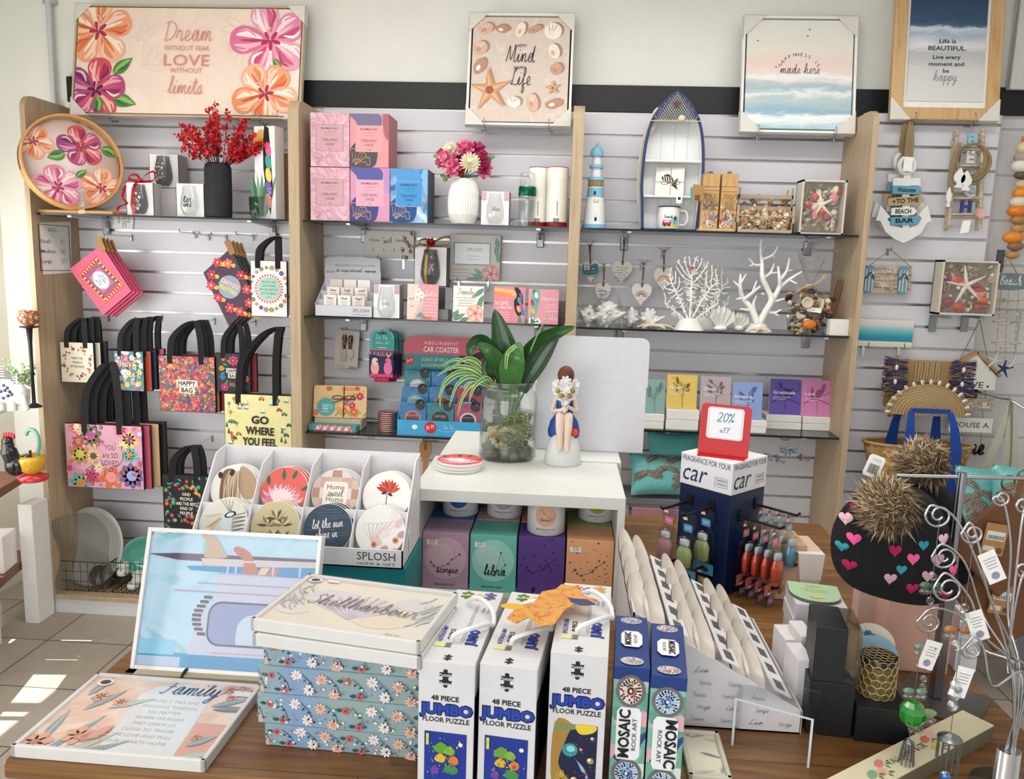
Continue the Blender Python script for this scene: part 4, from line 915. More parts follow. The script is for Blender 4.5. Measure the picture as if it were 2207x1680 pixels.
m.ball((0,0,.085),(.07,.045,.06),wh);m.ball((.055,-.01,.075),(.035,.03,.05),wh);m.tube(catmull([(.075,-.02,.07),(.09,-.03,.03),(.1,-.03,.004)],4),[.014]*8+[.01],wh,n=8)
for x in (-.04,.02):m.lathe([(.022,0),(.02,.05)],wh,T(x,-.015,0),12)
for k in range(20):
 q,zz=rnd.uniform(-1.2,1.2),rnd.uniform(-.5,.7);N=V((math.sin(q)*math.cos(zz),-math.cos(q)*math.cos(zz),math.sin(zz)));p=V((N.x*.0705,N.y*.0455,.085+N.z*.0605));m.ball(p,(.009,.004,.008),nv,n=8,m=4)
m.build('body',t)
m=MB();m.surf(lambda u,v:(-.05+.11*u,-.03+.02*math.sin(3*u),.13+.05*v+.02*math.sin(6*u)),12,4,wh)
for k in range(5):m.tube([(-.05+.02*j,-.033+.02*math.sin(3*(.18*j)),.132+.011*k+.02*math.sin(6*.18*j))for j in range(6)],.002,C('#2b2726'),n=4)
m.build('striped_ear',t)
m=MB();gr=[C(c)for c in ('#8fae7a','#a9c394','#7c9d6a')];c=PY(30,770,3.42)
m.lathe([(.03,0),(.035,.07),(.031,.07),(0,.06)],C('#d9d5cd',.4),None,18)
for k in range(26):
 q=rnd.uniform(0,2*PI);L=rnd.uniform(.06,.15);e=V((math.cos(q)*L*.6,math.sin(q)*L*.4,.07+L));m.tube(catmull([(0,0,.065),(e.x*.4,e.y*.4,.07+L*.6),e],3),.001,gr[0],n=4)
 for j in range(4):p=e*(1-.1*j);m.ball((p.x+rnd.gauss(0,.008),p.y,p.z+rnd.gauss(0,.006)),(.009,.003,.006),gr[j%3],n=6,m=4)
solo(m,'potted_sprig','small pale green leafy sprig in a pot on the window glass shelf','plant',(c.x-.03,3.50,zg))
zw=.70
c=PY(34,1000,3.36);t=thing('ceramic_rooster','ceramic rooster with red comb and black body on the window shelf','ornament',(c.x-.01,3.37,zw))
m=MB();bkc=C('#1b1c22',.15,coat=.6);m.ball((0,0,.075),(.05,.035,.05),bkc);m.tube(catmull([(-.01,0,.1),(-.02,-.01,.15),(-.02,-.01,.185)],4),[.035]*5+[.026]*3+[.02],bkc,n=10);m.ball((-.02,-.012,.19),.024,bkc);m.tube(catmull([(.03,0,.1),(.07,0,.12),(.075,0,.15)],4),[.02]*5+[.006]*4,bkc,n=8);m.build('body',t)
m=MB();rd=C('#c4222c',.2,coat=.5)
for k in range(5):m.ball((-.038+.012*k,-.012,.215+.006*math.sin(k*.8)),(.008,.006,.014),rd,n=8,m=6)
m.ball((-.04,-.02,.165),(.007,.006,.014),rd,n=8,m=6);m.build('comb',t)
m=MB();m.lathe([(.012,0),(0,.03)],C('#e0b23c',.3),T(-.044,-.014,.188)@rotm(ay=-100),8);m.build('beak',t)
c=PY(76,1000,3.42);t=thing('ceramic_swan_bowl','yellow ceramic bowl with a curved turquoise neck beside the rooster','ornament',(c.x-.0,3.40,zw))
m=MB();m.lathe([(.02,.03),(.05,.05),(.058,.1),(.05,.12),(.045,.1),(0,.06)],C('#d9a92f',.2,coat=.5),None,24);m.lathe([(.06,0),(.066,.02),(.03,.035)],C('#c8303a',.2,coat=.5),None,24);m.build('bowl',t)
MB().tube(catmull([(.03,0,.12),(.045,-.01,.19),(.03,-.01,.235),(0,-.01,.24),(-.015,-.01,.215)],5),.009,C('#79b3a0',.2,coat=.5),n=10).build('handle',t)
c=PY(8,1035,3.3);m=MB().lathe([(.028,0),(.04,.05),(.03,.1),(.012,.12),(0,.12)],C('#e8e4dd',.2,coat=.5),None,20)
for k in range(5):m.lathe([(.0335+.004*math.sin(k),.02+.016*k),(.0415-.0012*k*k*.5,.024+.016*k)],C('#1f1d1f',.2),None,20,cap=False)
solo(m,'striped_jar','black and white striped ceramic jar at the left edge, beside the rooster','ornament',(c.x,3.2,zw))
for i,(al,l,z,hh,lab)in enumerate(((.2,.14,.30,.17,'white box on the lower window shelf, nearest the plinth'),(.02,.14,.30,.2,'white box on the lower window shelf at the left edge'),(.0,.12,.0,.14,'white box on the floor under the window shelves'))):
 solo(MB().box(0,0,0,.12,l,hh,C('#efece8',.6),b=.002),'white_box',lab,'box',wd(al,.075,z),rzw)
 # ================================================================ middle bay
def upright(name,label,cat,box,Y,z,th,mat,artfn=None,lean=0,rz=0,side=None,group=None,corner=0,clip=True,more=None):
 """thin panel standing on z; print units are photo pixels from its middle"""
 P,w,h=fit(*box,Y,z);s=mpp(P);m=MB();h2=h/math.cos(math.radians(lean))
 m.prism(rr(0,h2/2,w,h2,corner),th,mat,side=side)
 if artfn:artfn(Art(m,front(0,0,h2/2),s,clip=(w/s/2-.3,h2/s/2-.3)if clip else None))
 return solo(m,name,label,cat,group=group,M=T(*P)@rotm(az=rz)@rotm(ax=-lean)),P,w,h
zb1=SH['1b']
GOLD=C('#d2a560',.4,.6);PINKIN=C('#7c5d66')
def vasebox(label,box,Y,z,mats,labcol,txt,wave=None,style=0,side=None):
 P,w,h=fit(*box,Y,z);m=MB().box(0,.088,0,w,.176,h,side or mats[0],b=.001)
 m.box(0,-.0004,.001,w-.002,.001,h-.002,mats[0]);s=w/86;a=Art(m,front(-.0009,0,h/2),s,clip=(42.5,h/s/2-.5))
 if style:
  a.poly(catp([(-42,57),(20,57),(26,30),(4,12),(-20,20),(-30,40)]),wave[0]);a.poly(catp([(-43,-57),(-43,-20),(-18,2),(14,-6),(18,-34),(6,-57)]),wave[1]);a.poly(catp([(30,57),(43,57),(43,5),(32,16)]),wave[2])
  a.line([(28,-40),(33,-22),(38,-4)],.8,GOLD)
 a.rect(0,4,60,55,C('#ffffff',.5)if style<0 else labcol);lc=C('#a88a90')if style==0 else C('#e8b8b4')
 for q in (((-30,-23.5),(30,-23.5)),((30,-23.5),(30,31.5)),((30,31.5),(-30,31.5)),((-30,31.5),(-30,-23.5))):a.line(q,.8,C('#8f6f74')if not style else C('#c9a5a5'))
 a.text('BRAMBLE BAY',0,22,4.2,txt,w=38,bold=.02);a.text('CO',0,15,3,txt,w=8);a.rect(-9,16.3,8,.5,txt);a.rect(9,16.3,8,.5,txt);a.rect(0,10.5,20,.4,txt)
 a.text('CERAMIC',0,-3,6.2,txt,w=36);a.text('VASE',0,-12,6.2,txt,w=20);a.text('large',0,-20,2.6,txt,w=8)
 gc=GOLD if style else C('#b58b8e')
 a.line([(-42,-22),(-36,-17),(-26,-21),(-18,-27),(-10,-26),(-6,-34),(0,-36),(2,-44),(0,-52),(-6,-50),(-8,-44),(-16,-46),(-22,-40),(-32,-40),(-38,-46)],.9,gc,4)
 for k in range(6):a.line([(-30,-52),(-30+5*k-6,-38),(-38+8*k,-24-2.2*k)],.6,gc,4)
 return solo(m,'vase_box',label,'box',P,group='ceramic vase boxes')
def catp(pts,n=4):return [(p.x,p.y)for p in catmull([(*q,0)for q in pts],n,True)]
mb_=wash('mauve_marble',['#cf9fb0','#d9b2bd','#c78fa4','#e2c3c4','#b98aa8'],9,.4);pk_=C('#d98f96',.4);pp_=C('#cf8fae',.4);bl_=wash('blue_marble',['#1d4f8c','#2f73ad','#8db9dc','#d5e3ef','#2a6aa6'],7,.4)
W1=[C('#6f6a86'),C('#4a4552'),C('#a35f6c')];W2=[C('#54569a'),C('#3f3f7d'),C('#b489b9')];W3=[C('#4e92cc'),C('#1c4a86'),C('#7fb1dc')]
top_z=zb1+fit(669,360,754,471,3.55,zb1)[2]+.001;tx=C('#6a4c58')
vasebox('mauve marble vase box at the bottom left of the vase boxes',(669,361,753.5,471),3.55,zb1,[mb_],C('#c79ba4'),tx)
vasebox('pink and indigo vase box in the middle of the bottom row',(755,362,840,475),3.55,zb1,[pp_],C('#dda1b4'),tx,W2,1)
vasebox('blue marble vase box at the right end of the bottom row',(841,364,922,480),3.55,zb1,[bl_],C('#3f8fcb'),C('#15365e'),W3,1,C('#3f5261'))
vasebox('mauve marble vase box on top, beside the oak panel',(669,243,753,360),3.55,top_z,[mb_],C('#c79ba4'),tx)
vasebox('salmon and charcoal vase box on top, right of the mauve one',(754,245,838,362),3.55,top_z,[pk_],C('#df9a9c'),tx,W1,1,C('#b9707a'))
P,w,h=fit(965,386,1034,484,3.6,zb1);r=w/2
t=thing('vase','white ribbed vase with a pink and cream flower bunch','vase',P)
MB().lathe([(r*.6,0),(r*.72,.004),(r*.95,h*.22),(r,h*.45),(r*.96,h*.68),(r*.8,h*.9),(r*.6,h),(r*.52,h),(r*.6,h*.9),(0,h*.8)],C('#e9e6df',.35),None,84,ripple=.032,smooth=False).build('body',t)
fm=MB();st=MB()
def bloom(c,R,cols,n,N,rings=4):
 N=V(N).normalized();U=N.orthogonal().normalized();W_=N.cross(U)
 for g in range(rings):
  rr_=R*(1-.2*g);el=.25+.35*g;m_=max(4,n-g)
  for k in range(m_):
   q=2*PI*k/m_+g*.5;D=(U*math.cos(q)+W_*math.sin(q));S_=N.cross(D);wd=rr_*PI/m_*1.25
   a0=V(c)+N*R*.1*g;p1=a0+D*rr_*.55+N*rr_*el*.5;p2=a0+D*rr_*.95*math.cos(el*.6)+N*rr_*el*.9
   fm.add([a0,p1-S_*wd*.5,p2-S_*wd*.3,p2+N*R*.08,p2+S_*wd*.3,p1+S_*wd*.5],[(0,1,2,3,4,5)],rnd.choice(cols))
PKS=[C(c,.5)for c in ('#d85a86','#e88aa6','#c73f6e','#f0b3c0')];CRS=[C(c,.5)for c in ('#f0ead0','#e6dfb4','#f6f2e2')];MGS=[C(c,.5)for c in ('#b02f62','#cf5a8c','#9a2252')]
for x,z,y,R,cols,n in ((-.075,.085,-.02,.055,PKS,9),(.03,.075,-.04,.05,CRS,18),(-.06,.13,0,.045,CRS,16),(.0,.14,0,.05,PKS,9),(.075,.10,0,.042,MGS,8),(-.02,.045,-.03,.035,[C('#b3122a')],8),(.09,.06,-.01,.04,MGS,8),(-.1,.11,.02,.04,MGS,8),(.05,.14,.03,.045,MGS,9),(.085,.035,0,.035,PKS,8),(-.02,.09,.05,.06,MGS,9),(-.045,.05,-.045,.05,PKS,9)):
 c=V((x,y,h+z-.012));bloom(c,R,cols,n,(x*4,-1+y*4,.5));st.tube([(0,0,h*.85),(x*.3,y*.3,h+z*.3),c],.0018,C('#3c6a38'),n=5)
for x,z,q in ((-.11,.075,160),(-.085,.02,200),(.11,.09,20)):
 for k in range(5):fm.ball((x+rnd.gauss(0,.012),rnd.gauss(0,.01),h+z+rnd.gauss(0,.012)),(.012,.003,.009),C('#7a9a5a'),n=6,m=4)
st.build('stems',t);fm.build('flowers',t)
winebox('gift_box','boxed tumbler with gold script and dotted flaps, right of the white vase',(1036,413,1098,485),3.57,zb1,.075,CLEARG,None,side='#a9a8ab',flaps=C('#c9a9b4'),word=['bliss'],bow2='#a87a48',fat=.31)
P,w,h=fit(1116,374,1156,488,3.57,zb1)
t=thing('tea_bottle','clear glass bottle with an emerald green collar','bottle',P,group=None);r=w/2*.9
m=MB();g=glassmat('bottle_glass','#e9efee',.35,.02,2)
m.lathe([(r*.9,0),(r,.006),(r,h*.52),(r*.9,h*.56)],g,None,28);m.lathe([(r*.8,.012),(r*.88,h*.5)],g,None,28,cap=False);m.lathe([(r*.95,h*.745),(r*.95,h*.98),(r*.88,h),(0,h)],g,None,28);m.build('glass',t)
m=MB().lathe([(r*1.02,h*.565),(r*1.06,h*.58),(r*1.06,h*.73),(r*1.02,h*.745)],C('#0f5a45',.25,.7),None,28);m.lathe([(r*1.03,h*.55),(r*1.03,h*.566)],CHROME,None,28);m.lathe([(r*1.03,h*.744),(r*1.03,h*.755)],CHROME,None,28);m.build('collar',t)
for i,(u0,u1,Y,lab)in enumerate(((1139,1181,3.64,'white cardboard tube with red foot, behind the green collared bottle'),(1178,1224,3.60,'white cardboard tube with red foot, nearest the oak panel'))):
 P,w,h=fit(u0,362,u1,488,Y,zb1);r=w/2;t=thing('tea_tube',lab,'tube',P,rz=0,group='white tea tubes')
 m=MB().lathe([(r,.022),(r,h*.82)],C('#e9e5dc',.45),None,36,cap=False);m.lathe([(r*.98,0),(r,.002),(r,.0225)],C('#8e1c24',.4),None,36);m.lathe([(r*1.01,h*.8),(r*1.01,h-.003),(r*.98,h),(0,h)],C('#ece8df',.45),None,36)
 m.lathe([(r*1.004,h-.003),(r*1.014,h-.001),(r*.98,h+.001)],C('#9a2a30'),None,36,cap=False)
 for k in range(8):m.box(-.012+.0032*k,-r-.0002,.016,.0016,.001,.022,INK)
 for k in range(14):m.box(.002,-r-.0002,.05+.0045*k,.0035,.001,.0032,C('#55524e'))
 m.build('tube',t)
zb2=SH['2b']
def art_hsh(a):
 ink=C('#4a4a4a');a.text('Home',-31,6,7,ink,w=21);a.hand('Sweet',-4,3,22,C('#6a625c'),.7,h=14,rot=8);a.text('Home',26,6,7,ink,w=22)
 for x in (-34,-12,10):a.line([(x,-7),(x,-12),(x+1.5,-13.5),(x+3,-12)],1,C('#2f2f31'))
 for x,y,q in ((38,16,200),(46,22,20),(40,10,250),(34,-9,190),(44,-16,30),(40,-22,230),(46,-6,90)):
  for k in (-40,0,40):a.leaf(x,y,11,3.4,q+k,C(('#8a6d58','#4f4640','#b3958a')[k%3]))
P,w,h=fit(785,498,892,557,3.825)
m=MB().box(0,.007,0,w,.014,h,C('#d9d6cf',.6),b=.001);art_hsh(Art(m,front(-.0005,0,h/2),w/108))
o=solo(m,'key_hook_sign','grey white key hook plaque reading Home Sweet Home','sign',P)
for i,u in enumerate((815,868)):
 q=PY(u,556,3.825);mm=MB().tube([(0,.024,-.0),(0,-.012,-.004),(0,-.012,.018)],.0018,CHROME,n=6);mm.box(0,.022,-.05,.01,.004,.05,CHROME);solo(mm,'display_hook',('left','right')[i]+' steel hook under the Home Sweet Home plaque','hook',(q.x,3.825,q.z-.003),group='slat-wall picture hooks')
P,w,h=fit(678,632,803,678,3.555,zb2);GREYW=C('#c9c9cf',.5)
t=thing('magnet_display','grey card display of inspirational magnets beside the oak panel','display box',P)
m=MB().box(0,.0015,0,w,.003,.052,GREYW);m.box(0,.16,0,w*1.0,.003,.21,GREYW);m.box(0,.08,0,w,.16,.003,GREYW)
for s in (-1,1):m.prism([(0,0),(.16,0),(.16,.16),(.0,.052)],.003,GREYW,MX(((0,1,0,s*(w/2-.0015)-.0015),(1,0,0,0),(0,0,1,0),(0,0,0,1))))
for k,zz in ((1,.075),(2,.115)):m.box(0,.05*k,0,w,.002,zz,GREYW)
a=Art(m,front(0,0,.024),w/120);a.text('SPLOSH',36,0,7,C('#4a4a50'),w=34);a.text('HOME & GIFT',36,-6,2.4,C('#4a4a50'),w=34);m.build('tray',t)
m=MB().prism(rr(0,.212,w*.98,.118,[.02,.02,0,0]),.003,C('#bdbdc4',.5),y0=.157);a=Art(m,front(.157,0,.21),w/120);dk=C('#6d6d73')
a.text('BRIGHTEN YOUR DAY WITH',6,8,5,dk,w=84);a.hand('an inspirational',-8,-3,56,dk,.9,h=8);a.text('magnet',38,-3,5.4,C('#3f3f45'),bold=.03,w=24);a.text('$6.99',-48,-6,4.6,dk,w=18);m.build('header',t)
GM='little verse magnets in the grey display'
for r_ in range(3):
 for c_ in range(3):
  if r_==2 and False:continue
  yy,zz=.012+.05*r_,.03+.035*r_
  m=MB().box(0,0,0,.058,.004,.068,C(('#e6e1da','#e9e6e0','#ddd0c8')[(r_+c_)%3],.5),b=.0008);a=Art(m,front(-.002,0,.034),.001)
  wd=(('Home','Mum','Hope'),('Kindness','Strength','Sunshine'),('Love','Friend','Smile'))[r_][c_]
  if r_<2:a.hand(wd,0,16,30,C('#5b4f48'),.9,h=12);a.lines(0,8,36,5,6,2,C('#a89d94'));a.leaf(-16,-26,16,6,40,C('#8a9a7a'));a.flower(16,24 if c_>1 else -22,6,5,C('#d3a39a'),None)
  solo(m,'magnet',('front','middle','rear')[r_]+' row magnet, '+('left','centre','right')[c_]+' column of the grey card display','magnet',P+V((-.066+.066*c_,yy,zz)),group=GM)
winebox('gift_box','boxed tumbler with rose gold script and dotted flaps, beside the magnet display',(804,614,862,683),3.565,zb2,.08,CLEARG,None,side='#9c9c9f',flaps=C('#c3a8b4'),word=['bubbles'],bow2='#b98a55',fat=.33)
P,w,h=fit(893,528,963,617,3.72)
solo(MB().box(0,.05,0,w,.1,P.z-zb2,C('#8f8d90',.5),b=.002),'carton','grey carton behind the Sister plaque, under the gold ribboned wine glass','box',(P.x,3.72,zb2))
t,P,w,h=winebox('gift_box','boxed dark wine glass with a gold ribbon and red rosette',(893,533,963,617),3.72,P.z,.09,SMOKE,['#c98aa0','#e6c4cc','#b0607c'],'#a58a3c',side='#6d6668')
m=MB();bloom_c=(w*.02,-.01,h+.02)
m.ball(bloom_c,(.016,.014,.014),C('#b3161f',.4),n=12,m=8)
fm=m;bloom(V(bloom_c)+V((0,-.006,0)),.024,[C('#b3161f',.4),C('#8f1018',.4)],7,(0,-1,.4),3)
m.build('rosette',t)
def art_frame(a):
 a.rect(-6,8,80,48,C('#8f8f92'));a.rect(-6,8,76,44,C('#dfe4e6',.08));a.text('SPLOSH',-1,14,7,C('#8a8c90'),w=32)
 for k in range(2):a.rect(-4,3-7*k,26,1,C('#a9abae'))
 for x,y,L,q in ((20,-45,30,160),(24,-44,34,140),(50,20,26,100),(46,4,30,85),(52,-10,26,95),(10,-48,30,175)):a.leaf(x,y,L,10,q,C('#7fa091'),C('#c4d2c8'))
 a.hib(36,-34,20,[[C('#e2a7a0'),C('#f2cfc6'),C('#d88a88'),C('#f6e2da')]],20,'#b5566a')
 a.lines(-30,-26,50,3,7,1.6,C('#c9aea6'))
P,w,h=fit(969,506,1078,605,3.80)
t=thing('photo_frame','pale photo frame with tropical leaves and pink hibiscus hung on the slats','photo frame',P)
m=MB().box(0,.016,0,w,.03,h,C('#d6d2cb',.5),b=.002);art_frame(Art(m,front(.001,0,h/2),w/110,clip=(54.5,49)));m.build('frame',t)
for i,u in enumerate((986,1050)):
 q=PY(u,604,3.80);mm=MB().tube([(0,.045,-.0),(0,-.008,-.004),(0,-.008,.018)],.0018,CHROME,n=6);mm.box(0,.045,-.05,.01,.004,.05,CHROME);solo(mm,'display_hook',('left','right')[i]+' steel hook under the tropical photo frame','hook',(q.x,3.80,q.z-.003),group='slat-wall picture hooks')
PINKP=C('#dd9aa0',.4)
def art_sister(a):
 a.poly(catp([(-34,38),(-10,38),(-14,20),(-6,5),(-10,-8),(-20,-36),(-34,-36)]),C('#f0cfc6'));a.line([(-30,8),(-24,5),(-18,9)],1.2,INK,4);a.line([(-26,-8),(-22,-10),(-19,-7)],1.2,C('#b5344a'),4)
 for k in range(4):a.line([(-18+4*k,-36),(-12+4*k,-14+3*k),(-8+3*k,-4+3*k)],2.2,C('#f7e6df'),4);a.line([(-18+4*k,-36),(-12+4*k,-14+3*k),(-8+3*k,-4+3*k)],.6,C('#5b4a48'),4)
 for x,y in ((-10,22),(-2,14),(-12,10)):a.flower(x,y,8,5,C('#f5efe9'),C('#e88a5a'))
 for k in range(5):a.leaf(-12+5*k,-34,14,5,60+20*k,C('#6f9a8a'));a.flower(2+4*k,-34,3,5,C('#e2803f'),None)
 a.hand('Sister',17,13,28,C('#f4dfe0'),.8);a.lines(17,6,30,6,7,1.4,C('#f2d9da'))
def art_family(a):
 a.hand('Family',-6,20,36,C('#9c8a80'),.7);a.lines(-6,12,44,4,5.5,1.3,C('#a89c94'))
 for x,y,L,q in ((34,34,34,220),(34,20,34,240),(32,2,28,210),(-32,-36,30,30),(-30,-36,26,70),(-18,-38,24,20),(-34,-30,20,50)):a.leaf(x,y,L,10,q,C('#5f8a72'),C('#b4c9b6'))
 a.hib(16,-20,19,[[C('#eab6a2'),C('#f6ddd0'),C('#e08a70'),C('#f3c9b8')]],10,'#b5344a')
def art_home(a):
 a.poly([(-34,36),(10,32),(18,22),(0,18),(-34,26)],C('#f2b56f'));a.poly([(-34,29),(6,24),(2,18),(-34,21)],C('#e98a5f'))
 a.poly(catp([(10,36),(18,37),(28,22),(30,-6),(24,-24),(14,-14),(10,8),(16,20)]),C('#1b1a1f'))
 for x,y,c in ((22,10,'#3f9a8f'),(27,-2,'#c24f8f'),(21,-8,'#e8a84a'),(26,20,'#6a4fa0'),(30,-14,'#4a6fb8')):a.ell(x,y,4,8,C(c),20)
 for k in range(4):a.leaf(20+3*k,-38,18,4,75+12*k,C('#4f8a72'))
 a.text('HOME',-16,-1,9,C('#f5e6e4'),w=28);a.hand('is where love',-10,-8,34,C('#f5e6e4'),.9,h=8);a.lines(-14,-16,32,4,5.5,1.2,C('#f3d8d6'))
def art_parrot(a):
 a.poly(catp([(-22,34),(-12,38),(-8,26),(-10,6),(-16,-18),(-24,-30),(-30,-30),(-26,-8),(-28,14)]),C('#6fb29a'))
 for x,y,c in ((-20,30,'#3f7f6c'),(-24,8,'#c23f4f'),(-14,14,'#4f9ac0'),(-22,-10,'#e2b84f'),(-16,24,'#f3efe6')):a.ell(x,y,4,7,C(c),15)
 for x,y in ((-24,-30),(-12,-32)):a.flower(x,y,8,5,C('#f3f0ea'),C('#2b2a2c'))
 for k in range(3):a.leaf(-26,-36,14,4,20+30*k,C('#3f7f6c'))
 a.hand('Happiness',14,14,34,C('#f6dfe4'),.8);a.lines(16,4,32,2,6,1.3,C('#f6dfe4'));a.text('SUNSHINE',16,-12,5,C('#f6e6ea'),w=28);a.hand('and',16,-20,10,C('#f6e6ea'),.9);a.text('HAPPINESS',16,-28,5,C('#f6e6ea'),w=28)
G='verse plaques on the middle shelf'
upright('verse_plaque','pink verse plaque with a woman and white flower reading Sister','plaque',(877,613,944,690),3.555,zb2,.008,PINKP,art_sister,4,0,WHITE,G)
upright('verse_plaque','white verse plaque with palm leaves and hibiscus reading Family','plaque',(976,617,1042,694),3.555,zb2,.008,C('#e9e4dd',.4),art_family,4,0,WHITE,G)
upright('verse_plaque','pink verse plaque with a toucan reading HOME','plaque',(1063,619,1131,697),3.555,zb2,.008,C('#d98590',.4),art_home,4,-6,WHITE,G)
upright('verse_plaque','pink verse plaque with a green parrot, nearest the peace lily tip','plaque',(1139,624,1204,701),3.555,zb2,.008,C('#e29aa8',.4),art_parrot,4,6,WHITE,G)
P,w,h=fit(1196,656,1222,702,3.66,zb2)
for k in range(4):solo(MB().box(rnd.uniform(-.004,.004),.05,0,.075,.1,.024,C('#77706f',.6),b=.001),'small_carton',('bottom','second','third','top')[k]+' carton of the small grey stack behind the parrot plaque','box',(P.x,3.66,zb2+.0245*k),group='small grey cartons')
P,w,h=fit(945,668,966,690,3.6,zb2);solo(MB().box(0,.03,0,w,.06,h,C('#8d8b8c',.5),b=.001),'small_carton','small grey carton between the Sister and Family plaques','box',P)
upright('display_sheet','clear rounded acrylic panel leaning behind the Sister plaque','display stand',(930,620,974,690),3.66,zb2,.004,glassmat('grey_acrylic','#a9abae',.6,.05,1.4),None,4,0,None,None,.015)
P,w,h=fit(719,712,770,794,3.80)
t=thing('cheese_knife_set','pale card with a pair of wooden handled cheese knives','knife set',M=T(*P)@rotm(ay=4))
m=MB().prism(rr(0,h/2,w,h,.01),.006,C('#d6cfc8',.6));a=Art(m,front(0,0,h/2),w/50);a.text('SPLOSH',-10,-38,3.4,C('#8a7f78'),w=17);a.lines(14,-36,20,2,3,1.6,C('#5b534d'));m.build('card',t)
for sx,bl_k in ((-.012,0),(.018,1)):
 m=MB();m.tube([(sx,-.008,h*.88),(sx,-.008,h*.78),(sx,-.008,h*.62),(sx,-.008,h*.52)],[.009,.012,.009,.007],cells('tortoise_handle',['#5c3f2a','#8a6a48','#3a2a20','#a58763'],160,.3),n=10)
 k=m.build('handle',t)
 pts=[(sx-.013,h*.18),(sx+.013,h*.18),(sx+.011,h*.5),(sx-.011,h*.5)]if not bl_k else [(sx+.006,h*.2),(sx+.021,h*.42),(sx+.012,h*.52),(sx-.012,h*.52),(sx-.02,h*.42)]
 MB().prism(pts,.0015,C('#8f8478',.3,.9),y0=-.008).build('blade',k)
prong(PY(738,712,3.79),YB-3.79,'chrome prong hook holding the cheese knife card')
def art_sleeve(a):
 a.rect(0,-22,52,58,C('#241f4f'));a.rect(0,6,52,4,C('#b0245a'))
 for k in range(12):a.rect(-24+4.4*k,1,2.6,6,C('#4f7a4a' if k%2 else '#c9a0b0'))
 for x,c in ((-14,'#e8a3a0'),(14,'#e070a0')):a.ell(x,-30,9,15,C(c));a.ell(x,-16,7,8,C('#f0cfc8' if x<0 else '#e070a0'));a.ell(x*.6,-16,3,2,C('#3a2a3a'))
 for k in range(6):a.ell(-22+9*k,-46,5,4,C('#d23f6a'));a.line([(14,-8),(11+2*k,0)],1,C('#f0b0c8'))
 a.hand('Fabulous',0,-4,22,C('#c98ad0'),.8)
nmk=('front teal sleeve pack with pink cockatoos hanging below the magnets','second teal sleeve pack, just behind the cockatoo pack','rearmost teal sleeve pack behind the cockatoo pack')
P,w,h=fit(797,712,850,818,3.70)
t=thing('bottle_sleeve',nmk[0],'sleeve pack',P,group='teal hanging sleeve packs')
m=MB().prism(rr(0,h*.7,w,h*.6,[.035,.035,0,0]),.003,C('#2f9c98',.4));a=Art(m,front(0,0,h*.78),w/53);lt=C('#bfe4e0');a.line(rr(0,2,46,40,[16,16,2,2]),.9,lt);a.rect(0,16,18,3,C('#0d2a2c'));a.hand('La Paz',0,4,28,lt,.7);a.hand('Fabulous chill',0,-6,30,lt,.8);a.rect(0,-14,18,2,lt);m.build('card',t)
m=MB().box(0,.004,h*.05,w*1.03,.03,h*.5,C('#241f4f',.6),b=.006);art_sleeve(Art(m,front(-.0115,0,h*.52),w/53,clip=(25,56)));m.box(.0,.004,-.012,w*.62,.03,.032,C('#b8203f',.6),b=.005);m.build('sleeve',t)
for i in (1,2):dup(t,nmk[i],P+V((.008*i,.038*i,-.004*i)))
prong(PY(823,718,3.68),YB-3.68,'chrome prong hook holding the teal sleeve packs')
zb3=SH['3b']
def art_board(a):
 a.ell(-30,-12,20,20,C('#4f9c9a'));lt=C('#d3e8e4');a.line([(-38,-6),(-36,-18),(-26,-18),(-24,-6),(-38,-6)],1,lt);a.ring(-22,-11,4,1,lt,-90,90,8);a.line([(-40,-22),(-22,-22)],1,lt)
 for k in range(2):a.rect(-31,-10-5*k,9,2,lt)
 for x,y,r,c in ((10,-20,9,'#e07a3a'),(26,-8,8,'#c2305f'),(30,-22,11,'#e0603a'),(42,12,9,'#b8305a'),(-4,-16,6,'#e0954a'),(14,-4,5,'#c04a6a'),(-52,-24,7,'#c95a3a'),(30,6,4,'#8a9a3a')):a.flower(x,y,r,7,C(c),C('#f0c060'),x,.3)
 for k in range(14):a.leaf(-10+5*k,-32+3*(k%3),9,3,60+20*(k%4),C('#7f9a5a'))
 a.rect(22,28,40,7,C('#d98a4a'));a.ell(36,29,5,4,C('#c23f5f'));a.ell(-24,28,7,5,C('#a87a3f'))
o,P,w,h=upright('serving_tray','floral wooden serving board tied with brown cord, propped on the shelf','serving board',(676,834,788,908),3.64,zb3+.052,.012,grain('board_wood',['#c79d63','#d6b27c','#cda56c'],(8,40,40),.4),art_board,12,6,C('#b98d55'),None,.014)
P,w,h=fit(664,900,768,933,3.56,zb3)
m=MB().box(0,.045,0,w,.09,.03,C('#3d8f95',.35),b=.002);a=Art(m,front(0,0,.016),w/104)
for k in range(16):a.flower(-36+5.2*k,-3+3*(k%3),5,5,C(('#d9507f','#f0d5d0','#e87a5a')[k%3]),C('#f6e6a0'))
solo(m,'decorated_box','flat turquoise box with pink flowers at the front of the lowest shelf','box',P,rz=-3)
m=MB().box(0,.1,0,w*.98,.11,.05,C('#b4a98f',.6),b=.002);solo(m,'carton','low carton under the propped floral serving board','box',(P.x+.01,3.57,zb3))
def cordbow(M,w,h,label):
 m=MB();lc=C('#4a2d1d',.7);m.tube([(0,-.004,.003),(0,-.004,h)],.0024,lc,n=6)
 for sg in (-1,1):m.tube(catmull([(0,-.006,h*.62),(sg*.02,-.012,h*.70),(sg*.052,-.008,h*.66),(sg*.045,-.008,h*.58),(0,-.006,h*.61)],5),.0022,lc,n=6);m.tube(catmull([(0,-.006,h*.62),(sg*.02,-.008,h*.54),(sg*.05,-.006,h*.48 if sg<0 else h*.76)],4),.002,lc,n=6)
 solo(m,'cord_bow',label,'cord',M=M)
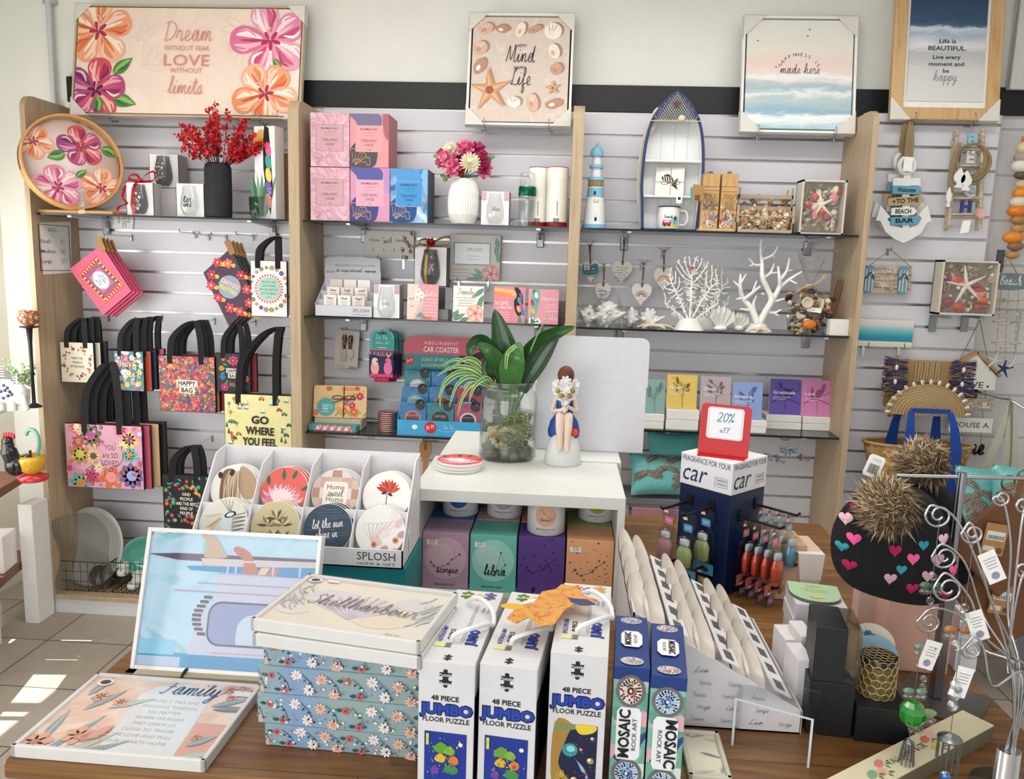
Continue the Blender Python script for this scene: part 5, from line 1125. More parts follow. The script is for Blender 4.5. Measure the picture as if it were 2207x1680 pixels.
Pq,w_,h_=fit(676,834,788,908,3.64,zb3+.052);cordbow(T(*Pq)@rotm(az=6)@rotm(ax=-12)@T(.018,0,0),w_,h_,'brown leather cord bow tied around the floral serving board')
P,w,h=fit(812,878,856,937,3.62,zb3)
for k in range(10):solo(MB().lathe([(w*.46,0),(w*.5,.002),(w*.5,.007),(w*.46,.009),(0,.009)],C('#b08a86',.3,.8),None,28),'tin_lid','rose gold disc, %s of the stack beside the car coasters'%('bottom','second up','third up','fourth up','fifth up','sixth up','seventh up','third from the top','second from the top','topmost')[k],'disc',(P.x+rnd.uniform(-.002,.002),3.64,zb3+.0094*k),group='stack of rose gold discs')
P,w,h=fit(856,898,1040,941,3.56,zb3);s=w/184
t=thing('car_coaster_display','blue tiered counter display headed Absorbent Car Coaster','display box',P);SKY=C('#3f9fd0',.4);TEAL=C('#1f7f8a',.4)
m=MB().box(0,.001,0,w,.003,.072,SKY);m.box(0,.09,0,w,.18,.003,SKY)
for k in range(1,3):m.box(0,.055*k,0,w-.008*k,.003,.055+.07*k,SKY)
for sg in (-1,1):m.prism([(0,0),(.175,0),(.175,.2),(.11,.185),(0,.072)],.003,SKY,MX(((0,1,0,sg*(w/2-.0015)-.0015),(1,0,0,0),(0,0,1,0),(0,0,0,1))))
a=Art(m,front(-.0006,0,.036),s);a.ell(-20,2,13,13,C('#c4202c'));a.hand('$4.99',-20,-2,18,C('#f2dada'),.9,rot=12);a.ell(-54,2,6,5,C('#e4eef2'));a.ring(16,0,20,.8,C('#a9d2e6'),200,340,14,6);a.hand('La Paz',20,0,24,C('#c3e0ee'),.6);m.build('tray',t)
Pt=PY(960,733,3.73);hz=Pt.z-zb3;m=MB().prism(rr(.0,hz/2,w*.985,hz,[.022,.022,0,0]),.003,TEAL,y0=.17);a=Art(m,front(.17,.0,hz-.052),s*1.04,clip=(91.5,140))
a.poly(rr(0,10,186,38,[22,22,0,0]),C('#c05563',.4));a.text('ABSORBENT',-11,12,7,C('#e2c4c6'),w=76);a.text('CAR COASTER',-11,-4,12,C('#f0e0de'),bold=.01,w=76)
a.text('SOAKS UP SPILLS',-24,-24,8,C('#c6c97a'),w=58);a.text('& CONDENSATION',-24,-36,8,C('#c6c97a'),w=58);a.rect(-24,-42,48,1.6,C('#0d2b36'));a.ell(-78,-24,9,9,C('#c4202c'));a.hand('$4.99',-78,-27,13,C('#f2dada'),.9,rot=12);a.ring(-16,-58,24,.8,C('#9fd0d4'),20,160,14,7);a.hand('La Paz',-16,-62,22,C('#9fd0d4'),.7)
a.rect(34,-20,10,14,INK);a.rect(34,-11,13,3,INK);a.ell(74,-34,30,34,INK);a.ell(84,-26,14,14,C('#c4202c'));a.hand('99',84,-29,12,C('#f2dada'),.9);m.build('header',t)
BG={'b':C('#2f86c2',.3,coat=.4),'t':C('#2a8f98',.3,coat=.4),'r':C('#c23f4f',.3,coat=.4),'p':C('#c2507a',.3,coat=.4)}
for r_ in range(3):
 for c_ in range(3):
  pw=w*.315;m=MB().box(0,0,0,pw,.012,.092,BG[(('b','t','p'),('b','b','r'),('t','b','t'))[r_][c_]],b=.001)
  a=Art(m,front(-.006,0,.049),s);a.text('CAR COASTER',-8,22,4.2,C('#12395e')if c_<2 else C('#f0d6d8'),w=30);a.rect(-8,17,28,1.4,C('#14405e'));a.ell(16,16,11,12,INK);a.ell(18,20,3,3,C('#55565a'))
  a.ell(0,-14,18,17,(C('#d98a90'),C('#1b1b1f'),C('#e4e6ea'),C('#8fc0c4'),C('#b98a5a'),C('#20284a'),C('#d4d8d4'),C('#3f8fc0'),C('#e0d8d2'))[r_*3+c_]);a.ell(0,-14,14,13,(C('#8a3540'),C('#2b2520'),C('#1f2136'),C('#b8dcdc'),C('#7a5535'),C('#2a3a7a'),C('#f0f2f0'),C('#4f9fd0'),C('#c98a6a'))[r_*3+c_]);a.text((('LOVE','HOT MESS',''),('Create','','Road'),('','',''))[r_][c_]or '-',0,-10,5,C('#e9dcc0')if r_==0 else INK,w=22)
  m.box(0,-.0075,.002,pw*.98,.0006,.088,crinkle('cellophane','#ffffff',.1,120))
  solo(m,'car_coaster_pack',('front','middle','back')[r_]+' row car coaster pack, '+('left','centre','right')[c_]+' of three in the blue display','coaster pack',P+V(((c_-1)*w*.325,(.02+.055*r_),.06+.066*r_)),group='wrapped car coasters in the blue display')
def art_oast(a):a.text('CING',-6,12,11,C('#3f6f9a'),w=34);a.text('COAST',-2,-4,11,C('#3f6f9a'),w=44);a.ell(-30,-16,8,7,C('#2f86c2'))
upright('display_card','white display card with blue lettering behind the plant jar','display card',(1122,780,1164,940),3.60,zb3,.004,C('#dfe3e6',.5),art_oast and (lambda a:art_oast(Art(a.b,a.M@T(-.0,.13,0),a.s))),3)
P,w,h=fit(903,956,930,1012,3.74)
t=thing('wooden_brush','wooden paddle handle hanging under the lowest shelf of the middle bay','brush',P)
m=MB();m.prism(catp([(-.026,h),(.0,h+.012),(.026,h),(.028,h*.6),(.012,h*.3),(.014,-.06),(-.014,-.06),(-.012,h*.3),(-.028,h*.6)]),.014,C('#b98a56',.5));m.build('handle',t)
MB().tube(catmull([(0,-.004,h*.75),(-.006,-.006,h*1.0),(0,.0,h+.04),(.006,-.006,h),(0,-.004,h*.75)],4),.0014,LEATHER,n=5).build('cord_loop',t)
prong(PY(912,950,3.73),YB-3.73,'chrome prong hook under the lowest middle shelf, holding the wooden paddle')
# ================================================================ bay at the right: seaside decor
zc1=SH['1c'];SEA=C('#7fb3cf',.5);WW=C('#e3e6e6',.55,bump=.3,scale=120)
P,w,h=fit(1257,309,1311,493,3.6,zc1);k_=h/184
t=thing('lighthouse','blue and white striped wooden lighthouse ornament','ornament',P)
for nm_,col,seg in (('base',SEA,[(27,0),(27,9)]),('tower',WW,[(24,9),(22.5,25),(21.5,45),(18.5,68),(16.5,90)]),('rope',JUTE,[(16.5,90),(17.2,95),(16.6,99),(17.2,103),(16,104)]),('gallery',SEA,[(18,104),(18.5,109),(16,111)]),('lantern_room',WW,[(11,111),(10.5,131)]),('gallery',SEA,[(15.5,131),(15.5,137),(13,138)]),('lantern_room',WW,[(9.5,138),(9,158)]),('roof',SEA,[(14.5,156),(15,162),(13,170),(7,177),(3.2,179),(3.6,183),(0,186)])):
 m=MB().lathe([(r_*k_,z_*k_)for r_,z_ in seg],col,None,28)
 if nm_=='tower':
  m.lathe([(22.0*k_,26*k_),(20.9*k_,46*k_)],SEA,None,28,cap=False);m.lathe([(19.0*k_,68*k_),(17.3*k_,88*k_)],SEA,None,28,cap=False)
  for x,z_,r_ in ((-2,72,18.6),(2,16,23.6)):m.box(x*k_,-r_*k_,z_*k_,5*k_,2*k_,8*k_,INK,b=.001)
  m.ball((2*k_,-19.5*k_,60*k_),(6*k_,3*k_,6*k_),C('#ded2bd'));m.ball((1*k_,-21.5*k_,34*k_),(3*k_,2*k_,8*k_),C('#e9e4d8'))
 m.build(nm_,t)
P,w,h=fit(1384,194,1519,497,3.62,zc1);s=w/135;NAVY=C('#23365f',.5);BW=C('#e6e7e6',.5)
half=[(62,0),(66,60),(69,100),(68,150),(64,195),(55,235),(41,262),(24,285),(0,304)]
R_=[(x*s,z*s*h/(304*s))for x,z in half];outl=catp_o=[(p.x,p.y)for p in catmull([(*q,0)for q in R_],4)]
outl=[(x,z)for x,z in outl]+[(-x,z)for x,z in outl[-2::-1]];inn=[(x*.9,.008+z*.965)for x,z in outl]
t=thing('boat_shelf','white and navy boat shaped shelf standing on its stern','shelf',P);dp=.085
m=MB();n=len(outl);A_=[(x,0,z)for x,z in outl];B_=[(x,0,z)for x,z in inn];C_=[(x,dp,z)for x,z in outl];D_=[(x,dp,z)for x,z in inn]
m.add(A_+B_,[(i,i+1,n+i+1,n+i)for i in range(n-1)],NAVY);m.add(A_+C_,[(i,n+i,n+i+1,i+1)for i in range(n-1)],BW);m.add(B_+D_,[(i,i+1,n+i+1,n+i)for i in range(n-1)],BW);m.box(0,dp/2,0,outl[0][0]*2,dp,.01,NAVY);m.build('hull',t)
m=MB().prism(outl,.005,BW,y0=dp);a=Art(m,front(dp,0,0),s)
for x in (-24,6,34):a.line([(x,4),(x,250)],.8,C('#b5b8ba'))
m.build('back_panel',t)
for zz,hw_ in ((76,60),(153,61)):MB().box(0,dp/2,zz*h/304-.004,hw_*2*s,dp,.009,BW,b=.001).build('shelf',t)
zbow=238*h/304;bow=[(x,z)for x,z in outl if z>zbow];MB().prism(bow,.006,NAVY,y0=-.004).build('bow_cover',t)
m=MB();net=C('#d5cbb3',.8);x1_,z0_,z1_=54*s,zbow,h
for k in range(-7,8):
 for sg in (-1,1):
  pts=[]
  for j in range(13):
   q=j/12;z_=z0_+(z1_-z0_)*q;x_=k*.011+sg*(q*.09);lim=x1_*(1-q)**.8
   if abs(x_)<=lim+.001:pts.append((x_,-.0065,z_))
  if len(pts)>1:m.tube(pts,.001,net,n=4)
m.tube([(-x1_,-.007,z0_),(x1_,-.007,z0_)],.002,net,n=5);m.build('net',t)
m=MB();sp=[(r_*math.cos(q),.74*h+0*r_,r_*math.sin(q))for q,r_ in ((math.radians(90+36*i),.019 if i%2==0 else .007)for i in range(10))]
MB().prism([(p[0],p[2]+h*.9)for p in sp],.006,C('#6b4136',.7),y0=-.014).build('starfish',t);MB().ball((.024,-.01,zbow+.012),(.016,.008,.013),C('#e3d3b4')).build('seashell',t)
m=MB()
for k in range(3):m.tube(catmull([(-.08,.03,h*.78+.0),(-.105,.02+.005*k,h*.72-.01*k),(-.1,.02,h*.83),(-.075,.01,h*.86+.005*k),(-.07,.03,h*.8)],5),.004,net,n=6)
m.tube(catmull([(-x_*1.02-.004,.05,z_)for x_,z_ in R_[1:6]],4),.004,net,n=6);m.build('rope',t)
zs1,zs0=P.z+76*h/304+.0055,P.z+.0105
P2,w2,h2=fit(1413,360,1474,419,3.64,zs1)
def art_fish(a):
 ink=C('#2b2a2e');a.poly(catp([(-18,8),(-6,16),(4,10),(8,0),(2,-4),(-8,-2)]),ink)
 for k in range(4):a.line([(-14+5*k,13-k),(-11+5*k,0)],1.8,C('#e9e6e0'))
 a.poly([(6,0),(18,8),(14,-6),(18,-18),(4,-8)],ink);a.line([(-30,-1),(30,-1)],1.6,C('#a98f6a'));a.line([(2,29),(2,-29)],1.6,C('#a98f6a'))
 for sg in (-1,1):a.line([(2,-2),(2+sg*12,3),(2+sg*20,-4),(2+sg*10,-6),(2,-2)],1.4,C('#8d7250'),4)
upright('coaster_stack','square white coasters with a fish print tied in twine, inside the boat shelf','coasters',(1413,360,1474,419),3.645,zs1,.02,C('#e4e0da',.5),art_fish,8,-8,None,None,.004)
m=MB();m.prism(rr(0,.02,.026,.044,.01),.001,PAPER);m.box(0,-.0004,.014,.012,.0005,.012,INK)
q=PY(1464,428,3.6);solo(m,'price_tag','white barcode tag hanging over the edge of the boat shelf','tag',q-V((0,0,.02)))
P2,w2,h2=fit(1418,446,1465,490,3.655,zs0)
t=thing('mug','white beach mug with a red van, in the foot of the boat shelf','mug',P2);r=w2/2
m=MB().lathe([(r*.95,0),(r,.004),(r,h2),(r*.94,h2),(r*.92,.006),(0,.006)],C('#e8e9e6',.2,coat=.5),None,36,cap=False);m.lathe([(r*1.01,h2-.004),(r*1.01,h2+.001),(r*.93,h2+.001)],INK,None,36,cap=False)
mm=MB();a=Art(mm,top(0),.001,z=.0006)
for pts,cc in (([(-30,8),(38,8),(38,20),(-30,20)],'#d9c23f'),([(2,20),(40,20),(40,42),(2,44)],'#8fbfd4'),([(-34,14),(4,14),(6,26),(0,36),(-28,38),(-34,28)],'#b8232b'),([(-28,27),(0,27),(-3,34),(-25,35)],'#c9dfe6'),([(18,18),(21,18),(25,46),(22,46)],'#3a2a22')):
 x0_,x1_=min(p[0]for p in pts),max(p[0]for p in pts)
 for j in range(14):
  q=[]
  for x in (x0_+(x1_-x0_)*j/14,x0_+(x1_-x0_)*(j+1)/14):
   zz=[pa[1]+(pb[1]-pa[1])*(x-pa[0])/(pb[0]-pa[0])for pa,pb in zip(pts,pts[1:]+pts[:1])if pa[0]!=pb[0]and min(pa[0],pb[0])-1e-6<=x<=max(pa[0],pb[0])+1e-6];q.append((x,min(zz),max(zz)))
  a.put([(q[0][0],q[0][1]),(q[1][0],q[1][1]),(q[1][0],q[1][2]),(q[0][0],q[0][2])],[(0,1,2,3)],C(cc));a.z-=a.dz
 a.z+=a.dz
for k in range(7):a.leaf(24,46,14,4,20+52*k,C('#274a35'))
a.ell(-22,14,5,5,INK);a.ell(-4,14,5,5,INK);a.hand('Beach',-8,46,38,INK,.9,h=14)
for f_,k_m in zip(mm.f,mm.m):m.add([((r*1.002+mm.v[i][2])*math.sin(mm.v[i][0]/r),-(r*1.002+mm.v[i][2])*math.cos(mm.v[i][0]/r),mm.v[i][1])for i in f_],[list(range(len(f_)))],mm.mats[k_m])
m.build('cup',t)
MB().tube(catmull([(r*.95,-.005,h2*.82),(r*1.5,-.01,h2*.8),(r*1.7,-.012,h2*.5),(r*1.45,-.01,h2*.2),(r*.95,-.005,h2*.2)],6),.005,C('#e8e9e6',.2,coat=.5),n=8).build('handle',t)
P,w,h=fit(1505,489,1585,499,3.56,zc1)
solo(MB().box(0,.035,0,w,.07,.014,grain('pale_bamboo',['#c39f6b','#d0ae7b','#c8a571'],(6,60,60),.45),b=.004),'bamboo_tray','small bamboo tray under the two coral art boxes','board',P)
PB=grain('bamboo_box',['#bd8f55','#cda26a','#c59a60'],(60,60,5),.45)
def art_coral(seed):
 def f(a):
  r_=random.Random(seed);cs=[C(c)for c in ('#3f7fb0','#2b5f94','#d6603f','#e9ede8','#5fa0c0','#e0a04f','#24406c')]
  for k in range(46):
   x,y=r_.uniform(-16,16),r_.uniform(-52,0);a.leaf(x,y,r_.uniform(7,16),r_.uniform(2,4),r_.uniform(40,140),cs[r_.randrange(7)])
  for k in range(16):a.line([(r_.uniform(-16,16),-10),(r_.uniform(-16,16),8),(r_.uniform(-16,16),26)],.9,C('#8a6a40' if seed%2 else '#a87f4a'),3)
  a.flower(2,-40,9,9,C('#d9c9b0'),C('#8a4a3a'),0,.12)
  a.rect(0,31.5,36,.8,C('#7d5a30'))
 return f
for i,(u0,u1,Y)in enumerate(((1513,1550,3.575),(1554,1589,3.585))):
 P,w,h=fit(u0,374,u1,489,Y,zc1+.0145);s=w/36
 t=thing('bamboo_box',('left','right')[i]+' tall bamboo box with blue coral art, beside the boat shelf','box',P,group='bamboo coral boxes')
 m=MB().box(0,.035,0,w,.055,h*.76,PB,b=.0015);art_coral(i+3)(Art(m,front(.0075,0,h*.42),s,clip=(17.5,56)));m.build('body',t);MB().box(0,.035,h*.765,w,.055,h*.235,PB,b=.0015).build('lid',t)
 MB().lathe([(.008,0),(.01,.006),(.008,.012),(0,.013)],C('#7d6a55',.4),T(0,.035,h),14).build('knob',t)
m,P0,s,a=flat([(1495,397),(1517,401),(1515,432),(1493,437),(1490,424)],3.55,.001,C('#a87e4f',.7));a.barcode(2,-8,11,12,INK);a.poly([(-12,-20),(-8,-22),(-10,16),(-15,10)],C('#3f9a8f'));m.tube(catmull([PY(*q,3.56)-P0 for q in ((1514,402),(1516,380),(1528,371),(1534,372))],4),.0012,INK,n=4)
solo(m,'swing_tag','brown barcode tag hanging from the left bamboo coral box','tag',P0)
SHC=[C(c,.45)for c in ('#d9c7a8','#c2a37c','#e9e0cf','#b08a68','#cdb79a','#f0ebe0','#a5785a')];BRT=[C(c,.4)for c in ('#d9662a','#a33b3a','#6d3550','#e0dcb8','#e08a8a','#c9482f','#8a3a50')]
def shell(m,c,r,mat,kind=None):
 kind=rnd.randrange(3)if kind is None else kind;M=T(*c)@rotm(rnd.uniform(0,360),rnd.uniform(-60,60),rnd.uniform(0,360))
 if kind==0:m.lathe([(0,-r),(r*.55,-r*.6),(r*.35,-.35*r),(r*.6,0),(r*.4,r*.2),(r*.35,r*.5),(r*.15,r*.6),(0,r*1.1)],mat,M,9)
 elif kind==1:m.lathe([(0,0),(r*.6,r*.12),(r,r*.4),(r*.96,r*.42),(r*.5,r*.2),(0,r*.1)],mat,M,14,ripple=.07,smooth=False)
 else:m.ball((0,0,0),(r,r*.75,r*.6),mat,M,9,6)
def star3(m,c,R,mat,rot=90,axis='y',th=.3,n=5):
 for k in range(n):
  q=math.radians(rot+360/n*k);d=V((math.cos(q),0,math.sin(q)))if axis=='y' else V((math.cos(q),math.sin(q),0))
  m.tube([V(c),V(c)+d*R*.35,V(c)+d*R*.7,V(c)+d*R],[R*th*.75,R*th*.62,R*th*.42,R*th*.16],mat,n=7)
def shellbox(label,box,Y,z,depth,side='l'):
 P,w,h=fit(*box,Y,z);t=thing('shell_box',label,'shell box',P,group='boxed seashells')
 m=MB();fr=C('#cfc7b8',.6)
 for x,z_,a,b in ((-w/2+.004,0,.008,h),(w/2-.004,0,.008,h),(0,0,w,.008),(0,h-.008,w,.008)):m.box(x,depth/2,z_,a,depth,b,fr)
 m.box(0,depth-.003,0,w,.006,h,C('#b8ab98',.7));m.box(0,depth/2,0,w-.01,depth*.8,.006,fr);m.build('box',t)
 m=MB()
 for k in range(90):shell(m,(rnd.uniform(-.44,.44)*w,depth*rnd.uniform(.3,.6),h*rnd.uniform(.08,.92)),rnd.uniform(.008,.016),rnd.choice(SHC))
 for k in range(13):x_,z_=rnd.uniform(-.36,.36),rnd.uniform(.14,.86);m.ball((x_*w,depth*.28,z_*h),(w*rnd.uniform(.07,.13),.016,h*rnd.uniform(.06,.1)),rnd.choice(BRT),n=12,m=8)
 o=m.build('seashells',t);o['kind']='stuff'
 m=MB();star3(m,(-w*.02,.016,h*.55),w*.36,C('#ece8de',.5),100,th=.16);m.build('starfish',t)
 MB().box(0,.002,.002,w-.004,.0008,h-.004,crinkle('shell_film','#ffffff',.06,45)).build('film',t)
shellbox('clear fronted box of bright shells and a white starfish on the top shelf',(1726,388,1822,503),3.57,zc1,.09)
def crate(label,box,Y,z,depth,n=3,bow=False,sl=.35):
 P,w,h=fit(*box,Y,z);t=thing('shell_crate',label,'crate',P,group='driftwood crates of shells');m=MB();fr=C('#b3a48f',.8,0,.15,bump=.4,scale=150)
 for y in (.003,depth-.003):
  for k in range(n):m.box(0,y,h*k/n+.003,w,.005,h/n*sl,fr,b=.001)
  for x in (-w/2+.004,w/2-.004):m.box(x,y,0,.008,.006,h,fr)
 for x in (-w/2+.003,w/2-.003):
  for k in range(n):m.box(x,depth/2,h*k/n+.003,.005,depth,h/n*.35,fr)
 m.box(0,depth/2,0,w,depth,.004,fr);m.build('crate',t);m=MB()
 for k in range(70+90*bow):shell(m,(rnd.uniform(-.44,.44)*w,depth*(.12+.5*rnd.random()**2),h*rnd.uniform(.12,.85)),rnd.uniform(.009,.017),rnd.choice(SHC[:5]+[SHC[6]]))
 o=m.build('seashells',t);o['kind']='stuff'
 if bow:
  m=MB();rf=C('#cdb183',.7)
  for q in ((-.02,h*1.02),(.012,h*1.02)):m.tube([(0,-.004,h*.55),(q[0]*.2,-.004,q[1])],.002,rf,n=5)
  m.tube([(-w/2,-.003,h*.62),(0,-.006,h*.58),(w/2,-.003,h*.64)],.002,rf,n=5)
  for k in range(7):a0=math.radians(200+25*k+rnd.uniform(-8,8));m.tube(catmull([(0,-.007,h*.56),(.025*math.cos(a0),-.012,h*.56+.02*math.sin(a0)),(.06*math.cos(a0),-.007,h*.56+.05*math.sin(a0))],3),.0016,rf,n=4)
  m.build('raffia_bow',t)
 return P,w,h
crate('long driftwood crate of shells tied with raffia, at the front of the top shelf',(1588,443,1712,500),3.555,zc1,.085,1,True,.1)
crate('taller driftwood crate of shells behind the raffia tied one',(1590,405,1708,498),3.68,zc1,.09,4)
zc2=SH['2c']
def heartpts(w,h,n=28):
 P=[]
 for i in range(n):
  q=2*PI*i/n;P.append((16*math.sin(q)**3/16*w/2,(13*math.cos(q)-5*math.cos(2*q)-2*math.cos(3*q)-math.cos(4*q)+17)/29*h))
 return P
def heart(label,box,top_v,Y,artfn,rot=0,col='#dfdbd3',frayed=True,bead=True):
 P,w,h=fit(*box,Y);t=thing('ceramic_heart',label,'hanging heart',M=T(*P)@T(0,0,h)@rotm(ay=rot)@T(0,0,-h),group='hanging ceramic hearts')
 m=MB().prism(heartpts(w,h),.007,C(col,.4));artfn(Art(m,front(0,0,h*.5),w/42));m.ball((0,-.0002,h*.86),(.003,.001,.003),INK,n=8,m=4);m.build('heart',t)
 L=PY((box[0]+box[2])/2,top_v,Y).z-P.z;m=MB()
 for x in (-.0025,.0025):m.tube([(x*.3,-.003,h*.86),(x,-.004,h+.01),(x*.7,0,L-.03),(x*.6,.01,L-.02)],.0017,LEATHER,n=5)
 if frayed:
  for k in range(5):m.tube(catmull([(0,0,L-.03),(-.012+.006*k,-.004,L-.012),(-.034+.017*k,-.004,L+.004*(k%2))],3),.0013,LEATHER,n=4)
 if bead:m.ball((0,-.002,h*1.08),.006,C('#c9a673',.4),n=10,m=6);m.ball((0,-.002,L-.028),.006,C('#c9a673',.4),n=10,m=6)
 m.build('cord',t)
 prong(P+V((0,.012,L-.026)),YB-Y-.012,'prong hook holding the '+label.split(',')[0])
def art_h1(a):
 a.poly(catp([(-19,8),(-14,19),(-2,17),(2,16),(14,19),(19,8),(13,-6),(-13,-6)]),C('#2f8496'))
 for x in (-7,6):a.rect(x,4,5,8,C('#d9b79f'));a.rect(x,3,6,3,C('#22232b'));a.ell(x,10,2.4,2.6,C('#b3532f'))
 a.rect(-6,-10,9,1.4,C('#7d3a2a'));a.rect(6,-10,9,1.4,C('#7d3a2a'));a.rect(-8,14,12,18,PAPER);a.ell(-8,14,4,5,C('#cfc9c6'));a.rect(-8,8,9,2,C('#c8553f'))
def art_txt(a):
 for k,(tx_,w_)in enumerate((('One small',24),('positive',20),('thought in the',30),('morning',18),('can change your',28),('whole day',18))):a.text(tx_,0,9-5.4*k,3.4,C('#4a4648'),w=w_)
def art_sis(a):a.hand('Sisters',-4,5,26,C('#3b3638'),.8);a.lines(12,5,12,1,1,1.2,INK);a.hand('support',0,-4,22,C('#3b3638'),.9);a.rect(0,-9,22,.8,C('#77706e'));a.hand('Family',2,-18,20,C('#3b3638'),.9)
def art_rain(cs):
 def f(a):
  for k in range(4):a.ring(0,-4,13-2.6*k,1.7,C(cs[k]),0,180,14)
  a.lines(0,-9,16,2,4,1,C('#b0a8a4'))
 return f
heart('teal ceramic heart with two swimmers, at the left end above the wrapped shells',(1251,562,1291,611),520,3.76,art_h1,-4,bead=False)
heart('small white ceramic heart about sisters, hanging below the teal one',(1283,610,1316,657),562,3.77,art_sis,0,frayed=False)
heart('white ceramic heart reading One small positive thought',(1319,563,1363,613),512,3.77,art_txt,2,frayed=False,bead=False)
heart('white ceramic heart with brown rainbow, hanging lowest',(1361,611,1405,661),560,3.75,art_rain(('#c9a79c','#b98f86','#8a6a64','#6d5654')),2)
heart('white ceramic heart with coral pink rainbow, half behind the fan coral',(1408,577,1450,630),533,3.75,art_rain(('#d9705f','#e0897a','#e8a79a','#dcb0a8')),-2)
def wrapped(label,box,Y,spikes=22,seed=0,wrapk=1.0):
 P,w,h=fit(*box,Y,zc2);t=thing('wrapped_shell',label,'seashell',P,group='cellophane wrapped shells');m=MB();r_=random.Random(seed);wc=C('#dcdcd8',.35)
 c=V((0,.04,h*.46));m.ball(c,(w*.36,.035,h*.42),wc,n=16,m=10)
 for k in range(spikes):
  d=V((r_.gauss(0,1),r_.gauss(-.3,.7),r_.gauss(.1,.8))).normalized();p=c+V((d.x*w*.34,d.y*.034,d.z*h*.4));m.tube([p-d*.006,p+d*.012,p+V((d.x*w*.12,d.y*.02,d.z*h*.13))],[.010,.007,.002],wc,n=6)
 m.lathe([(0,-.02),(w*.16,-.01),(w*.12,.02),(w*.05,.05),(0,.06)],wc,T(w*.2,.02,h*.35)@rotm(ay=65),10);m.build('shell',t)
 f=lambda u,v:(w*.5*(1-.25*v*v)*(1+.06*math.sin(11*u*2*PI/2+seed))*math.cos(2*PI*u)*(.8+.25*math.sin(PI*v)),.04+.045*math.sin(2*PI*u)*(1-.3*v)+.006*math.sin(9*v+seed),h*wrapk*(.002+v)*(1+.05*math.sin(6*PI*u+seed)))
 MB().surf(f,24,9,crinkle('shell_cellophane','#ffffff',.12,70),closed=True).build('wrap',t)
wrapped('spiky white shell in clear wrap, at the left end of the coral shelf',(1246,657,1290,702),3.57,22,1)
wrapped('largest white shell in clear peaked wrap, second from the left',(1282,642,1343,704),3.56,30,2,1.08)
wrapped('small white shell in clear wrap, behind the finger starfish',(1344,662,1384,701),3.62,14,3)
wrapped('white fluted shell in clear wrap, just left of the fan coral',(1378,664,1424,703),3.58,26,4)
WHC=C('#eceae4',.5,bump=.15,scale=220);FST=C('#ddcfae',.6,bump=.4,scale=200)
def fingerstar(label,P,R,rot):
 m=MB()
 for k in range(5):
  q=math.radians(rot+72*k);d=V((math.cos(q),math.sin(q)*.55,0));pts=[V((0,0,.014)),d*R*.4+V((0,0,.016)),d*R*.75+V((0,0,.012)),d*R+V((0,0,.004))];m.tube(catmull(pts,3),[.009-.0006*j for j in range(10)],FST,n=7)
 solo(m,'finger_starfish',label,'starfish',P)
fingerstar('cream finger starfish lying before the wrapped shells',V((PY(1412,703,3.575).x,3.575,zc2+.001)),.085,10)
fingerstar('cream finger starfish leaning at the foot of the branching coral',V((PY(1640,706,3.565).x,3.565,zc2+.001)),.055,25)
def fancoral(m,w,h,seed,mat,base=.1,thick=.0034,npts=1300):
 import numpy as np
 g=np.random.default_rng(seed);att=[]
 while len(att)<npts:
  x,z=g.uniform(-1,1),g.uniform(0,1)
  if (x/.98)**2+((z-.53)/.47)**2<1:att.append((x*w/2,z*h))
 att=np.array(att);step=h*.022;nodes=[];par=[]
 for k,(ex,ez)in enumerate(((0,.62),(-.3,.5),(.32,.52),(-.46,.3),(.48,.32))):
  prev=0 if nodes else -1;n_=int(math.hypot(ex*w,ez*h)/step)
  for j in range(0 if k==0 else 1,n_):
   q=j/n_;nodes.append((ex*w*q**1.25,base*.25*h+ez*h*q));par.append(prev);prev=len(nodes)-1
 nodes=[np.array(p)for p in nodes]
 for it in range(60):
  N=np.array(nodes);D=((att[:,None]-N[None])**2).sum(2);i0=D.argmin(1);d0=np.sqrt(D.min(1));keep=d0>step*1.25
  att,i0,d0=att[keep],i0[keep],d0[keep]
  if len(att)==0:break
  grew=0
  for i in np.unique(i0[d0<h*.11]):
   k=(i0==i)&(d0<h*.11);v=((att[k]-N[i])/d0[k][:,None]).sum(0);L=np.hypot(*v)
   if L<.3:continue
   p=N[i]+v/L*step
   if min(((np.array(nodes)-p)**2).sum(1))>(step*.6)**2:nodes.append(p);par.append(int(i));grew+=1
  if not grew:break
 cnt=[1]*len(nodes)
 for i in range(len(nodes)-1,0,-1):cnt[par[i]]+=cnt[i]
 y=[0]*len(nodes)
 for i in range(1,len(nodes)):y[i]=y[par[i]]+float(g.uniform(-.002,.002))
 rad=lambda i:thick*(.8+.06*cnt[i]**.45)
 for i in range(1,len(nodes)):
  p=par[i];m.tube([(nodes[p][0],y[p],nodes[p][1]),(nodes[i][0],y[i],nodes[i][1])],[min(rad(p),rad(i)*1.4),rad(i)],mat,n=6)
def corbase(m,w,mat,d=.05,hh=.045):
 m.surf(lambda u,v:(w/2*math.cos(2*PI*u)*(1-.45*v)*(1+.06*math.sin(10*PI*u)),d*math.sin(2*PI*u)*(1-.45*v),hh*v*(1+.15*math.sin(8*PI*u+2))),28,5,mat,closed=True);m.ball((0,0,hh*.8),(w*.3,d*.6,hh*.4),mat)
P,w,h=fit(1432,549,1562,709,3.58,zc2);t=thing('fan_coral','white fan coral ornament with a red dot sticker','coral',P+V((-.01,.02,0)))
m=MB();fancoral(m,w,h,5,WHC,.22);m.build('branches',t);m=MB();corbase(m,64*mpp(P),WHC);m.build('base',t)
q=PY(1492,578,3.59)-P;MB().lathe([(0,0),(.008,0),(.008,.001),(0,.001)],C('#e8402f',.5),T(q.x+.01,-.012,q.z)@rotm(ax=90),16).build('dot_sticker',t)
P,w,h=fit(1462,553,1577,705,3.72,zc2);t=thing('fan_coral','second white fan coral, half hidden behind the one with the red sticker','coral',P)
